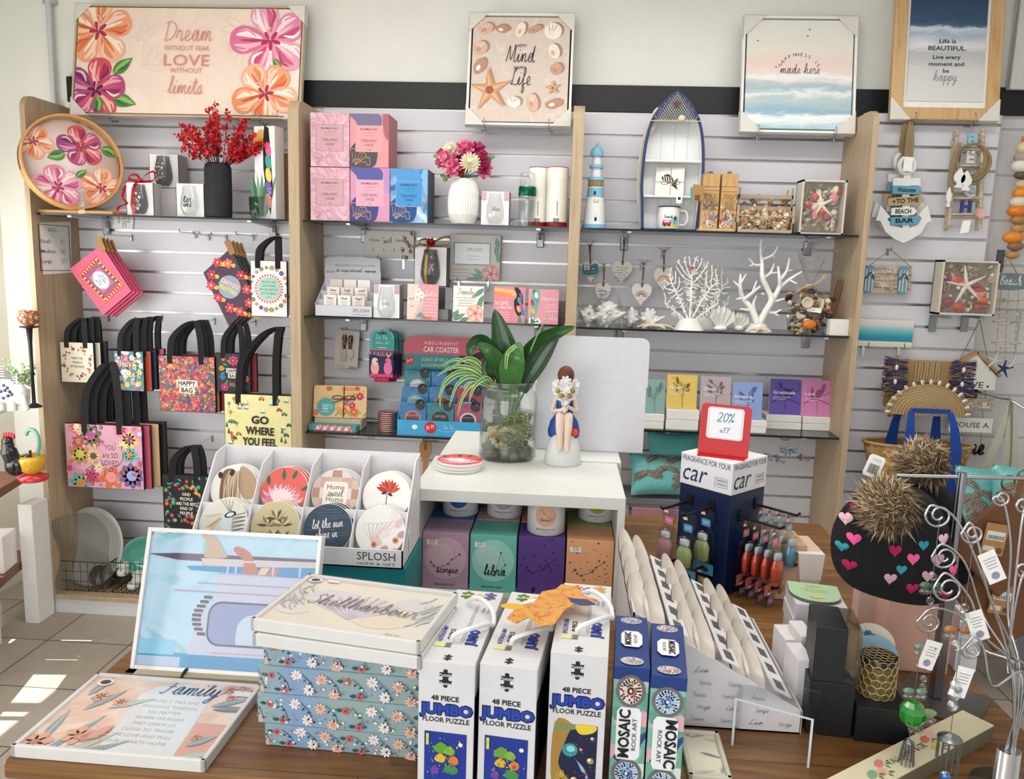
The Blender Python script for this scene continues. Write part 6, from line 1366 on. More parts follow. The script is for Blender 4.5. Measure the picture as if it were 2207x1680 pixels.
m=MB();fancoral(m,w,h,9,WHC,.22,npts=600);m.build('branches',t);m=MB();corbase(m,.12,WHC);m.build('base',t)
BR=[[(1450,745,30),(1490,650,27),(1530,560,25),(1500,490,21),(1450,400,19),(1445,300,14),(1430,220,11),(1422,140,7)],[(1530,570,22),(1580,470,20),(1568,400,13),(1560,325,8)],[(1572,420,15),(1620,350,11),(1627,265,7)],[(1582,470,17),(1650,408,13),(1718,355,7)],[(1645,412,9),(1690,437,6)],[(1620,352,9),(1662,345,6)],[(1440,730,28),(1390,620,22),(1330,550,19),(1300,470,15),(1298,388,8)],[(1302,475,12),(1258,436,6)],[(1305,440,10),(1333,384,6)],[(1340,562,16),(1380,520,14),(1440,468,8)],[(1390,508,10),(1412,432,6)],[(1332,552,12),(1285,562,6)],[(1445,308,11),(1400,316,10),(1350,274,6)],[(1390,314,8),(1358,322,5)],[(1448,275,11),(1510,240,9),(1540,182,6)],[(1500,245,7),(1530,264,5)],[(1438,220,8),(1462,178,5)],[(1455,405,14),(1510,370,11),(1532,305,7)],[(1510,370,9),(1556,364,6)],[(1500,650,16),(1560,650,12),(1596,628,7)],[(1556,652,8),(1582,668,5)],[(1545,575,14),(1615,548,7)],[(1400,640,14),(1318,632,7)],[(1432,690,18),(1408,600,12),(1422,538,7)],[(1480,520,12),(1462,515,7)],[(1480,470,10),(1497,440,6)]]
P=PY(1634,706,3.63);t=thing('branching_coral','tall white branching coral ornament right of the fan corals','coral',(P.x,P.y,zc2));m=MB();s=mpp(P)/3.344
for b in BR:
 pts=[V(((x-1452)*s,.012*math.sin(x*.05+y*.02),(790-y)*s*1.0))for x,y,r_ in b];rs=[r_*s*.92 for _,_,r_ in b]
 cp=catmull(pts,5);n_=len(cp);L=len(rs)-1;m.tube(cp,[rs[min(L-1,int(i/(n_-1)*L))]*(1-(i/(n_-1)*L-min(L-1,int(i/(n_-1)*L))))+rs[min(L-1,int(i/(n_-1)*L))+1]*(i/(n_-1)*L-min(L-1,int(i/(n_-1)*L)))for i in range(n_)],WHC,n=10);m.ball(cp[-1],rs[-1]*1.1,WHC,n=8,m=6)
m.build('branches',t);m=MB();corbase(m,54*mpp(P),WHC,.045,.035);m.build('base',t)
for i,(u,v,Y,k,lab)in enumerate(((1552,711,3.56,1.0,'white giant clam shell with wavy lip, in front between the corals'),(1592,709,3.60,.7,'smaller white clam shell beside the branching coral'))):
 P=PY(u,v,Y+.03);m=MB()
 m.surf(lambda a,b:(.055*k*(2*a-1)*(.3+.75*b),-.035*k*b*(1+.1*math.cos(9*PI*a)),.012+.085*k*b*(1-.35*(2*a-1)**2)+.016*k*b*math.cos(9*PI*a)),40,8,WHC);m.surf(lambda a,b:(.055*k*(2*a-1)*(.3+.75*b),.03*k*b,.012+.09*k*b*(1-.3*(2*a-1)**2)+.012*k*b*math.cos(9*PI*a)),40,8,WHC);m.ball((0,0,.012),(.03*k,.022*k,.012),WHC)
 solo(m,'clam_shell',lab,'seashell',(P.x,P.y,zc2))
P,w,h=fit(1696,552,1784,720,3.59,zc2);t=thing('potpourri_bag','clear bag of brown and orange potpourri tied with raffia','potpourri',P+V((.012,.02,0)));m=MB()
for k in range(110):
 q,z_=rnd.uniform(0,2*PI),rnd.uniform(.03,.56);R0=w*.37*math.sqrt(max(.1,1-((z_-.26)/.36)**2))*rnd.uniform(.5,1);m.ball((R0*math.cos(q),R0*.55*math.sin(q),z_*h),(rnd.uniform(.008,.018),.01,rnd.uniform(.006,.014)),C(rnd.choice(('#1f1512','#3a241a','#c9a473','#e0d2b8','#2b1a14','#8a5a36','#d9c39a'))),rotm(0,rnd.uniform(-30,30),0),8,5)
m.ball((.002,-w*.25,h*.13),(.03,.012,.022),C('#d9761f',.5,bump=.6,scale=80));m.lathe([(0,0),(.02,.004),(.026,.02),(.02,.022),(.01,.012)],C('#c9b79a',.5),T(-.02,-w*.25,h*.4)@rotm(ax=80),18);m.tube(catmull([(.03,-w*.22,h*.3),(.05,-w*.2,h*.36),(.052,-w*.18,h*.46)],5),.009,C('#d3bd94',.6),n=8)
o=m.build('potpourri',t);o['kind']='stuff'
m=MB();prof=[(.02,.0),(.44,.02),(.5,.2),(.48,.36),(.34,.52),(.1,.61),(.06,.64),(.14,.74),(.26,.9),(.33,1.0)]
m.surf(lambda u,v:((lambda R0,z_:(R0*w*math.cos(2*PI*u)*(1+.08*math.sin(14*PI*u)*v),R0*w*.6*math.sin(2*PI*u),z_*h*(1+.05*v*math.sin(6*PI*u))))(*[sum(x)for x in zip(*[(lambda i,f:((1-f)*prof[i][0],(1-f)*prof[i][1])if e==0 else (f*prof[min(i+1,9)][0],f*prof[min(i+1,9)][1]))(min(9,int(v*9)),v*9-min(9,int(v*9)))for e in (0,1)])])),36,18,crinkle('potpourri_film','#e6e6e6',.35,45),closed=True);m.build('bag',t)
m=MB();rf=C('#cdb27c',.7)
for k in range(10):m.tube(catmull([(rnd.uniform(-.01,.01),-.012,h*.63),(rnd.uniform(.02,.035)*(1 if k<6 else -1),-.014,h*(.66 if k<6 else .6)),(rnd.uniform(.055,.07)*(1 if k<6 else -1),-.01,h*rnd.uniform(.7,.8)if k<6 else h*rnd.uniform(.48,.6))],4),.0013,rf,n=4)
m.tube([(.016*math.cos(q),.012*math.sin(q),h*.63)for q in (2*PI*i/14 for i in range(14))],.004,rf,n=5,closed=True);m.build('raffia_tie',t)
m=MB().box(0,0,0,.062,.0012,.02,PAPER);a=Art(m,front(-.0006,.0,.01),.001);a.text('$19',0,-2,4,INK,w=8);o=m.build('price_label',t);o.matrix_basis=T(.012,-w*.31,h*.29)@rotm(ay=6)
P,w,h=fit(1781,655,1811,684,3.66,zc2+.03)
q0=PZ(1800,700,zc2);t=thing('reed_diffuser','reed diffuser with brown sticks behind the potpourri bag','diffuser',(P.x,3.68,zc2))
m=MB().box(0,0,0,.066,.045,.055,C('#d9d9d8',.35),b=.004);m.lathe([(.016,.055),(.016,.075),(.014,.078),(0,.078)],C('#8f8c88',.3,.8),None,18);m.build('bottle',t);m=MB()
for k in range(6):m.tube([(.004*k-.01,.0,.06),(.012+.007*k,.006*(k%2),.24+.004*(k%3))],.0018,C('#7a4522',.6),n=5)
m.build('reeds',t)
P,w,h=fit(1789,689,1836,722,3.56,zc2);solo(MB().box(0,.022,0,w,.045,h,C('#ece9e2',.5),b=.0015),'white_box','small white box at the right end of the coral shelf','box',P,rz=6)
zc3=SH['3c']
BK=[('teal',1388,1434,820,892,'#86a9a4','','#5f7a76',(1386,1431,930)),('yellow',1438,1503,809,882,'#dfc062','Bloom','#6b5a2a',(1434,1505,934)),('mauve grey',1511,1576,813,885,'#b7a5ab','Dream','#6d5a62',(1507,1578,938)),('sky blue',1579,1644,826,905,'#8a9fd2','Inspire','#4a5f94',(1580,1651,941)),('violet',1660,1727,819,894,'#6350a5','Gratitude','#3a2a72',(1649,1727,926)),('pink',1729,1796,821,898,'#cf83b4','Love','#8f4a7c',(1728,1801,929))]
for cname,u0,u1,v0,v1,col,word,ink,(b0,b1,bv)in BK:
 P0=PZ((b0+b1)/2,bv,zc3);P0=PY((b0+b1)/2,bv,max(3.56,P0.y));w=PY(b1,bv,P0.y).x-PY(b0,bv,P0.y).x;hb=(PY(u0,v1,P0.y).z-zc3)/2
 for k in range(2):solo(MB().box(rnd.uniform(-.002,.002),w*.42,0,w-.002,w*.84,hb-.001,C('#ebe8e4',.5),b=.002),'book_box',('bottom' if k==0 else 'upper')+' white box under the '+cname+' verse book','box',(P0.x,P0.y,zc3+hb*k),group='white boxes under the verse books')
 def art_bk(a,word=word,ink=ink,v=cname):
  ic=C(ink);r_=random.Random(len(v));wh=C('#f1eef2')
  st=[(2,-34),(1,-14),(3,4),(6,18)]
  a.line(st,1.2,ic,4)
  for k in range(9):
   x,y=r_.uniform(-6,6),-6+4*k*.8;q=r_.choice((-1,1));a.line([(2,y-4),(q*8,y+4),(q*r_.uniform(12,24),y+r_.uniform(4,12))],.9,ic,4)
   a.leaf(q*8,y+4,r_.uniform(8,15),r_.uniform(3,6),90-q*r_.uniform(20,70),ic)
  if v in ('violet','pink'):a.poly(catp([(-4,8),(0,18),(8,16),(8,4),(0,0)]),ic);a.line([(-28,-14),(-14,-4),(0,-2),(16,-8),(30,-14)],2,ic,4);a.line([(10,6),(26,14),(30,26),(24,30)],1.2,ic,4)
  if word:a.text(word,-26,6,7,wh,'l',.01,w=len(word)*5.2);a.rect(-8,-1,36,.9,wh);a.rect(-12,-5,28,.8,wh)
 upright('verse_book',cname+' verse book standing on white boxes'+(', titled '+word if word else ', half hidden by the white card box'),'book',(u0,v0,u1,v1),P0.y+.02,zc3+2*hb,.014,C(col,.4),art_bk,7,0,C('#e9e6e2'),'verse books on the lowest right shelf')
UND=SH['3c']
m,P0,s,a=flat([(1677,962),(1718,963),(1718,985),(1677,983)],3.845,.0008,C('#dbe6ee',.6));bi=C('#4a7fb5');a.hand('ANGEL WINGS',0,3,36,bi,1.1,h=6);a.hand('SUNCATCHER',0,-3,36,bi,1.1,h=6);a.hand('$ 9',0,-9,12,bi,1.1,h=6)
solo(m,'price_card','small handwritten price card below the lowest right shelf','sign',P0)
for (u,v),l in zip(((1664,995),(1690,1000),(1742,996)),('left','middle','right')):prong(PY(u,v,3.72),.125,l+' empty prong hook of three below the handwritten card')
def cushion(name,label,c,w,h,d,mat,rz=0,tilt=0,wrapc=None,fr=None):
 t=thing(name,label,'cushion',M=T(*c)@rotm(az=rz)@rotm(ax=-tilt))
 f=lambda sg:(lambda u,v:((2*u-1)*w/2*(1-.06*math.sin(PI*v)),sg*d/2*(max(0,(1-(2*u-1)**4)*(1-(2*v-1)**4)))**.6,(2*v-1)*h/2*(1-.06*math.sin(PI*u))))
 m=MB();m.surf(f(-1),16,16,mat);m.surf(f(1),16,16,mat)
 if fr:fr(m,f(-1))
 m.build('cover',t)
 if wrapc:g=f(-1.12);MB().surf(lambda u,v:(lambda p:(p[0]*1.03,p[1]-.004,p[2]*1.03))(g(u,v)),16,16,wrapc).build('plastic_wrap',t)
 return t
TQ=C('#5fb3b0',.7,bump=.3,scale=250);wrapm=crinkle('cushion_film','#ffffff',.06,24)
def palms(m,f):
 for k in range(7):
  cx,cz=rnd.uniform(.15,.85),rnd.uniform(.2,.9)
  for j in range(16):
   q=-.4+PI*1.3*j/15;p0=f(cx,cz);u1=min(.98,max(.02,cx+.22*math.cos(q)));v1=min(.98,max(.02,cz+.16*math.sin(q)-.08));p1,pm=f(u1,v1),f((cx+u1)/2,(cz+v1)/2+.03*(1 if .05<cz<.9 else 0))
   o_=V((0,-.003,0));m.tube([V(p0)+o_,V(pm)+o_,V(p1)+o_],[.004,.006,.001],C('#5a4a40' if j%2 else '#8a7a66'),n=4)
c=PY(1452,968,3.74);cushion('cushion','plain turquoise cushion leaning behind the palm print one',(c.x,3.74,c.z),.25,.16,.07,TQ,4,20)
c=PY(1425,1022,3.66);cushion('cushion','turquoise palm print cushion in clear plastic, under the right bay shelf',(c.x,3.65,c.z),.30,.20,.09,TQ,6,28,wrapm,palms)
c=PY(1425,1074,3.62);m=MB().box(0,.09,-.03,.36,.22,.03,C('#6f6c74',.5),b=.003)
for x in (-.16,.16):
 for y in (0.0,.18):m.box(x,y,-(c.z-.095),.02,.02,c.z-.125,C('#8f8c93',.5))
solo(m,'display_stool','low grey stand carrying the palm print cushion','stand',(c.x,3.62,c.z))
P,w,h=fit(1360,1103,1472,1250,3.55,.0945);solo(MB().box(0,.05,0,w,.015,h,C('#a4707f',.5),b=.003),'mauve_board','mauve pink board standing behind the spoon rest display','board',P)
# ================================================================ slat wall at the right: beach signs, straw bags
def z4(pts):return [(1700+x/3.361,y/3.361)for x,y in pts]
ANCH=z4([(665,1485),(632,1600),(662,1600),(700,1680),(770,1735),(830,1762),(890,1735),(960,1690),(1005,1610),(1035,1605),(1005,1483),(940,1560),(965,1582),(930,1630),(873,1652),(877,1345),(955,1345),(955,1290),(885,1290),(885,1250),(835,1250),(835,1290),(755,1290),(755,1345),(825,1345),(825,1655),(760,1635),(712,1590),(735,1572)])
AQ=[('Welcome',1954,410,58,15,0,C('#5f9cb4',.7),0),('TO THE',1952,433,72,15,6,C('#b39a78',.7),1),('BEACH',1947,456,50,14,2,C('#e6e3dd',.6),0),('BAR',1950,476,58,15,3,C('#5f9cb4',.7),0)]
def anchor(label,Y,dx,dz):
 m,P0,s,a=flat(ANCH,Y,.012,C('#e2e1de',.5),c=(1946,440));t=thing('anchor_sign',label,'sign',P0+V((dx,0,dz)),group='hanging anchor signs')
 q=PY(1955.8,357,Y)-P0;m.tube([(q.x+.032*math.cos(k),.006,q.z+.034*math.sin(k))for k in (2*PI*i/24 for i in range(24))],.0115,C('#e2e1de',.5),n=8,closed=True);m.build('anchor',t)
 for wd,u,v,w_,h_,rot,mat,st in AQ:
  p=PY(u,v,Y)-P0;m=MB();w2,h2=w_*s*1.06,h_*s*1.12;m.prism([(-w2/2,-h2/2),(w2/2-h2*.4,-h2/2),(w2/2,0),(w2/2-h2*.4,h2/2),(-w2/2,h2/2)][::1],.008,mat,rotm(ay=-rot),y0=-.0085)
  aa=Art(m,rotm(ay=-rot)@front(-.0085),s);aa.text(wd,2 if st else -2,-4.4,9.6,INK,bold=.03,w=w_*.66)
  if st:aa.poly([(-26+r_*math.cos(k),r_*math.sin(k))for k,r_ in ((math.radians(90+36*i),5 if i%2==0 else 1.6)for i in range(10))],INK)
  o=m.build('arrow_board',t);o.location=p
 m=MB()
 for k in range(4):m.tube(catmull([(q.x-.012+.008*k,-.003*(k%2),q.z+.02),(q.x-.014+.009*k,.004,q.z+.1),(q.x-.004+.003*k,.012,q.z+.185)],4),.006,JUTE,n=6)
 m.build('jute_loop',t);return P0+V((dx,0,dz))+q
anchor('white anchor sign behind, with its arrow boards half hidden',3.70,-.022,.016)
q=anchor('front white anchor sign with boards Welcome to the Beach Bar and a price tag',3.66,0,0)
m=MB().prism([(-.02,-.03),(.018,-.032),(.02,.028),(-.018,.03)],.001,PAPER);solo(m,'price_tag','white price tag hanging over the ring of the front anchor','tag',q+V((-.004,-.016,.005)))
prong(V((q.x,3.64,q.z+.182)),.13,'prong hook carrying the two anchor signs')
DRIFT=grain('driftwood',['#8d7a66','#a8967f','#c6b9a6','#9c8a74'],(20,20,60),.8)
def ladder(label,Y,dx,dz,full):
 P0=PY(2085,490,Y);t=thing('decor_ladder',label,'ladder ornament',P0+V((dx,0,dz)),group='driftwood ladders');L=lambda u,v,y=0:PY(u,v,Y)-P0+V((0,y,0))
 for a_,b_ in (((2064,279),(2044,492)),((2119,278),(2112,492))):MB().tube([L(*a_),L(*b_)],.0085,DRIFT,n=8).build('rail',t)
 for v,u0,u1 in ((322,2062,2116),(357,2058,2115),(391,2054,2114),(427,2051,2113),(462,2048,2112)):MB().tube([L(u0,v),L(u1,v)],.006,DRIFT,n=7).build('rung',t)
 if not full:return
 for ch,u,v,c in (('B',2094,313,'#8fb9cc'),('E',2090,351,'#d8d2c6'),('C',2088,424,'#b9bfc4'),('H',2081,457,'#2b3f7a')):
  m=MB();aa=Art(m,front(-.004),1,z=0);aa.text(ch,0,0,.05,C(c),bold=.04);vs=list(m.v);m2=MB();m2.v=list(m.v);m2.f=list(m.f);m2.m=list(m.m);m2.mats=m.mats;m2.sm=list(m.sm)
  k=len(vs);m2.add([(x,y+.012,z)for x,y,z in vs],[f[::-1]for f in m.f],C(c));edges={}
  for f in m.f:
   for i in range(len(f)):e=(f[i],f[(i+1)%len(f)]);edges[e]=edges.get(e,0)+1
  m2.add([(x,y+d_,z)for d_ in (0,.012)for x,y,z in vs],[(b,a_,k+a_,k+b)for (a_,b)in edges if (b,a_)not in edges],C(c));o=m2.build('letter',t);o.location=L(u,v)
 m=MB()
 for k in range(5):m.tube([L(2090,345,-.014-.004*(k%2))+V(((.058+.006*k)*math.cos(q),.004*math.sin(3*q+k),(.066+.004*k)*math.sin(q)-.004*k))for q in (2*PI*i/30 for i in range(30))],.0045,JUTE,n=6,closed=True)
 for k in range(3):m.tube(catmull([L(2062+2*k,310,-.02),L(2046+3*k,350,-.02),L(2042+3*k,400,-.01),L(2050+4*k,425)],5),.004,JUTE,n=6)
 m.build('rope',t)
 for u0,v0,k in ((2063,364,1),(2077,370,1),(2040,405,.45)):
  s=mpp(P0);pts=catp([(0,0),(5,-8),(11*1,-18),(10,-28),(5,-33),(9,-41),(-8,-41),(-4,-33),(-10,-26),(-11,-16),(-5,-6)]);m=MB().prism([(x*s*k,z*s*.98)for x,z in pts],.012,C('#e6e4df',.5));o=m.build('fish',t);o.location=L(u0,v0,-.035)
 m=MB();shell(m,(0,0,0),.026,C('#d9a79c',.5),1);o=m.build('seashell',t);o.location=L(2106,462,-.012)
 m=MB().prism([(-.02,0),(.018,.006),(.022,.058),(-.012,.056)],.001,PAPER);o=m.build('price_tag',t);o.location=L(2075,504,-.014)
ladder('rear driftwood ladder, just behind the one hung with rope',3.715,-.012,-.012,False)
ladder('front driftwood ladder with rope coil, white fish and beach letters',3.68,0,0,True)
prong(PY(2092,330,3.66),.10,'prong hook carrying the driftwood ladders')
c=PY(2196,440,3.72);t=thing('shell_garland','hanging garland of orange and cream shells at the right edge','garland',c);m=MB();zt,zbm=PY(2196,300,3.72).z-c.z,PY(2196,560,3.72).z-c.z
MB().tube([(0,0,zt+.3),(0,0,zbm)],.002,JUTE,n=5).build('string',t)
for k in range(14):
 z=zt+(zbm-zt)*k/13.5;m=MB();rr_=rnd.uniform(.03,.05);m.ball((rnd.uniform(-.012,.012),-.01,z),(rr_,rr_*.7,rr_*.6),C(('#d9822f','#d8c6a6','#a8998f','#e2dccf','#5a4a40','#cdb88c','#e08a2a','#d9cfc0','#d97a22','#a87a4a','#b58a5a','#e08a2a','#8a6a50','#b98a5a')[k],.45,bump=.5,scale=90),n=12,m=7);m.build('shell',t)
m,P0,s,a=flat([(1868,573),(1966,573),(1962,634),(1866,632)],3.715,.012,DRIFT,c=(1915,603));t=thing('flip_flop_sign','driftwood sign with two blue striped flip-flops, reading unlike','sign',P0)
for v in (17,3,-12):a.rect(0,v-6,96,.9,C('#5f5144'))
wt=C('#e6e2da');a.hand('unlike',0,16,28,wt,.8);a.hand('every other',0,1,34,wt,.7);a.hand('After you',2,-16,40,wt,.75);m.build('board',t)
for x in (-42,29):
 m=MB();o=catp([(0,31),(11,24),(12,8),(9,-8),(10,-24),(0,-33),(-10,-24),(-9,-8),(-12,8),(-11,24)]);m.prism([(u*s*.95,v*s*.95)for u,v in o],.01,C('#6f93a8',.6),y0=-.011);aa=Art(m,front(-.011),s)
 for k in (-7,0,7):aa.rect(k,-2,2.2,46,C('#c9d6dc'))
 m.tube(catmull([(-9*s,-.012,0),(0,-.022,14*s),(9*s,-.012,0)],4),.003,C('#3f5f78'),n=6);star3(m,(4*s,-.02,13*s),9*s,C('#e6dcc6'),90,th=.2);o=m.build('flip_flop',t);o.location=(x*s,0,0)
m=MB();m.tube([(-.09,0,.06),(.0,.01,.135),(.09,0,.06)],.0018,JUTE,n=5);m.build('cord',t)
prong(P0+V((0,.0,.132)),YR-.02-P0.y,'prong hook carrying the flip-flop sign')
P,w,h=fit(1848,690,1968,748,3.70);m=MB().box(0,.012,0,w,.024,h,bands('panorama',[(0,'#d9d3c0'),(.14,'#e4dcc6'),(.18,'#dfe9e6'),(.22,'#1f7f9c'),(.4,'#2a93ab'),(.55,'#5fb3bf'),(.72,'#a9c9ce'),(.8,'#d6d8d4'),(1,'#e6e3da')],0,h,10,.02),b=.001)
solo(m,'beach_canvas','small wide canvas of a turquoise sea, right of the oak end panel','picture',P)
for i,x in enumerate((-.07,.09)):
 m=MB().tube([(0,.06,-.004),(0,-.004,-.006),(0,-.006,.02)],.002,CHROME,n=6);m.box(0,.055,-.05,.012,.004,.05,CHROME);solo(m,'display_hook',('left','right')[i]+' steel hook under the turquoise sea canvas','hook',P+V((x,0,0)),group='slat-wall picture hooks')
shellbox('clear fronted box of purple and cream shells on brackets, on the right slat wall',(2027,562,2150,680),3.60,None,.08)
for i,u in enumerate((2046,2118)):
 P=PY(u,682,3.60);m=MB().box(0,.08,-.012,.02,.155,.01,STEEL);m.box(0,.15,-.08,.03,.008,.075,STEEL);solo(m,'shelf_bracket',('left','right')[i]+' steel bracket under the shell box on the right slat wall','bracket',P)
m,P0,s,a=flat(catp([(2143,606),(2150,595),(2180,589),(2215,594),(2222,610),(2212,622),(2180,626),(2150,622)]),3.66,.014,C('#6f777c',.7,bump=.3),c=(2182,608));t=thing('wind_chime','grey oval Beach sign with strings of driftwood and stars','wind chime',P0)
a.hand('Beach',-4,-6,46,C('#c9dadf'),.9);m.build('sign',t);L=lambda u,v:PY(u,v,3.66)-P0
m=MB();m.tube([L(2154,597),L(2172,555),L(2196,597)],.003,JUTE,n=5);m.build('cord',t);MB().box(L(2172,555).x,.06,L(2172,588).z,.03,.01,.1,C('#55585c',.4,.6)).build('hook_plate',t)
for u0,u1,v1,kind in ((2158,2146,765,0),(2174,2165,780,1),(2196,2186,770,0)):
 m=MB();a_,b_=L(u0,622),L(u1,v1);m.tube([a_,b_],.0012,JUTE,n=4)
 for k in range(9):
  p=a_.lerp(b_,(k+.6)/9.5)
  if k%3==1:m.tube([p+V((-.022,0,-.003)),p+V((.022,0,.004))],.0055,DRIFT,n=6)
  else:m.ball(p,.006 if k%2 else .0045,C('#c9b89c'),n=8,m=6)
 m.build('string',t);m=MB();star3(m,b_+V((0,0,-.03)),.045,C('#22305f',.6)if kind else C('#b9bfc0',.4),80,th=.2);m.build('star',t)
STRAW=C('#aa9067',.8,0,.2,bump=.6,scale=160);P,w,h=fit(1906,818,2088,894,3.60)
m=MB();R0=w/2
for k in range(13):
 r_=R0*(k+.6)/13.2;m.tube([(r_*math.cos(q),-.01-.02*(1-(k/13)**2),r_*.86*h/R0*1.0*math.sin(q))for q in (PI*i/28 for i in range(29))],R0/13*.62,STRAW,n=7)
t=thing('straw_clutch','half round coiled straw clutch edged with cowrie shells','bag',P);m.build('body',t)
for k in range(15):
 q=math.radians(4+172*k/14);m=MB().ball((0,0,0),(.008,.006,.0125),C('#e9e2d2',.3),n=10,m=7);m.box(0,-.006,-.008,.002,.001,.016,C('#6d5a45'));o=m.build('cowrie_shell',t);o.matrix_basis=T(R0*.95*math.cos(q),-.03,.95*h*math.sin(q))@rotm(ay=math.degrees(PI/2-q)-90+90)
P,w,h=fit(1911,778,2078,880,3.66);t=thing('straw_bag','flat straw bag with navy raffia fringe, behind the coiled clutch','bag',P)
m=MB().box(0,.012,0,w,.024,h,C('#a2845a',.85,0,.2,bump=.5,scale=90),b=.004)
for k in range(9):m.tube([(-.05+.0125*k,-.002,h*.55),(-.05+.0125*k+.002*(k%2),-.006,h*.98)],.0065,STRAW,n=6)
m.build('body',t)
for x in (-w*.43,w*.43):
 m=MB()
 for k in range(230):z=rnd.uniform(.3,1.03)*h;m.tube([(x+rnd.uniform(-.01,.01),-.02,z),(x+rnd.choice((-1,1))*rnd.uniform(.035,.058),-.024+rnd.uniform(-.008,.006),z+rnd.uniform(-.012,.012))],.0025,C(rnd.choice(('#33305c','#4a4478','#a08057','#6d5a4a','#2a2a4a'))),n=4)
 f=m.build('fringe',t)
 for z in (.55,.85):m=MB().ball((x,-.03,z*h),(.008,.006,.013),C('#e9e2d2',.3),n=10,m=7);m.build('cowrie_shell',f)
m=MB()
for k in range(26):x=-w*.46+.05*rnd.random();m.tube([(x,-.012,h*.02),(x+rnd.uniform(-.008,.008),-.014,-.045)],.002,C('#b5533a'),n=4)
m.build('tassel',t)
P,w,h=fit(1866,962,2104,1072,3.52);BLUE=C('#123f94',.75,bump=.4,scale=300);t=thing('straw_basket','woven straw basket bag with wide royal blue straps and base','bag',P+V((0,.06,0)))
zb_=-.06*w/.5;hw=lambda v:w/2*(.72+.28*v);f=lambda u,v,k=1:(hw(v)*k*math.copysign(abs(math.cos(2*PI*u))**.8,math.cos(2*PI*u)),.10*(.75+.25*v)*k*math.sin(2*PI*u),h*v+.012*math.cos(4*PI*u)*v*0)
weave=cells('straw_weave',['#b08a55','#c29c64','#a37d48','#cba970','#967041'],55,.8);m=MB();m.surf(lambda u,v:f(u,v),48,10,weave,closed=True);m.surf(lambda u,v:f(u,v,.965),48,10,C('#8a6a40',.8),closed=True)
m.tube([V(f(i/48,1))for i in range(48)],.007,STRAW,n=7,closed=True);m.build('body',t)
m=MB();m.surf(lambda u,v:f(u,-.42+.44*v,1.015),48,5,BLUE,closed=True);m.add([f(i/48,-.42)for i in range(48)],[list(range(48))[::-1]],BLUE);m.build('base',t)
for y,k in ((-.1,1),(.08,.96)):
 m=MB();sg=1 if y<0 else -1
 for x in (-.085,.118):m.strip([(x*k*.82,y*.6,h+.155),(x*k*.92,y*.9,h+.09),(x*k,y*1.04,h),(x*k,y*1.05-sg*.001,h*.5),(x*k,y*.93-sg*.012,-.005)],[.024,.034,.048,.05,.05],BLUE,th=.004)
 m.strip([(-.07*k,y*.6,h+.158),(.097*k,y*.6,h+.158)],.02,BLUE,axis=(0,0,1),th=.006);m.build('strap',t)
m,P0,s,a=flat([(2046,800),(2106,764),(2147,812),(2144,842),(2046,836)],3.72,.012,C('#e6e3da',.5),c=(2100,810));t=thing('house_sign','hanging cream house sign with boards reading Love is a House a Home','sign',P0);L=lambda u,v:PY(u,v,3.72)-P0
for x,z in ((-16,22),(-3,22),(-17,9),(-4,9)):a.rect(x+0,z-8,9,8,C('#8d9198'))
a.text('LOVE',-6,-26,14,INK,w=56);a.ell(31,-22,2.4,2.4,INK);m.build('house',t)
for (u0,v0),(u1,v1)in (((2040,797),(2107,760)),((2105,760),(2155,812))):
 m=MB();p,q=L(u0,v0),L(u1,v1);d_=q-p;m.box(d_.length/2,.004,-.004,d_.length,.024,.012,C('#b58d5e',.6),T(*p)@rotm(ay=-math.degrees(math.atan2(d_.z,d_.x))));m.build('roof_edge',t)
for (u,v,w_,h_,wd,c,ti,hand)in ((2098,872,86,26,'is a',DRIFT,'#e9e4da',1),(2092,917,92,32,'HOUSE A',C('#e6e3da',.5),'#17161a',0)):
 m=MB().box(0,.006,-h_*s/2,w_*s,.012,h_*s,c,b=.001);aa=Art(m,front(0),s)
 aa.hand(wd,4,-6,62,C(ti),.6,h=18)if hand else aa.text(wd,0,-5,12,C(ti),w=76)
 o=m.build('board',t);o.location=L(u,v)
m=MB();Art(m,front(0),s).hand('home',0,-10,76,INK,1.6,h=38);o=m.build('wire_word',t);o.location=L(2082,968)
for q in (((2112,690),(2062,790)),((2112,690),(2134,800)),((2124,842),(2124,860)),((2118,885),(2118,902)),((2116,933),(2114,958))):MB().tube([L(*q[0]),L(*q[1])],.002,JUTE,n=5).build('cord',t)
P=PY(2178,868,3.56);m=MB();m.box(-.07,.2,-.06,.05,.012,.12,C('#55585c',.4,.6));m.tube(catmull([(-.06,.2,.02),(-.02,.06,.01),(.0,0,.01),(.04,-.05,-.02),(.05,-.06,0)],4),.005,CHROME,n=7);solo(m,'prong_hook','bent chrome hook carrying the canvas tote at the right edge','hook',P)
m=MB();cv=C('#b9b3a4',.85,bump=.3,scale=300)
for x0,x1 in ((-.03,-.11),(.01,.02),(.03,.05)):m.strip(catmull([(0,.0,.014),(x0*.7,-.004,-.1),(x0*1.2+x1*.2,0,-.25),(x1,.01,-.42)],5),[.014+.0025*k for k in range(16)],cv,th=.002)
m.box(0,.02,-.62,.26,.05,.22,cv,b=.01);solo(m,'tote_bag','beige canvas tote hanging by long straps at the right edge','bag',P+V((0,.0,0)))
for i,(u,v,Y)in enumerate(((2118,1075,3.3),(2200,1075,3.2))):
 c=PY(u,v,Y);cushion('cushion',('turquoise palm print cushion behind the hat stand pole','turquoise palm print cushion at the right edge behind the straps')[i],(c.x,Y,c.z),.22,.26,.08,TQ,-10,12,wrapm,palms)
c=PY(2150,1150,3.3);m=MB().box(0,.05,-.03,.62,.4,.03,C('#b9b7bb',.5),b=.003)
for x in (-.29,.29):m.box(x,.05,-c.z,.03,.36,c.z-.03,C('#b9b7bb',.5))
solo(m,'display_stool','grey display bench carrying the two turquoise cushions at the right','stand',c)
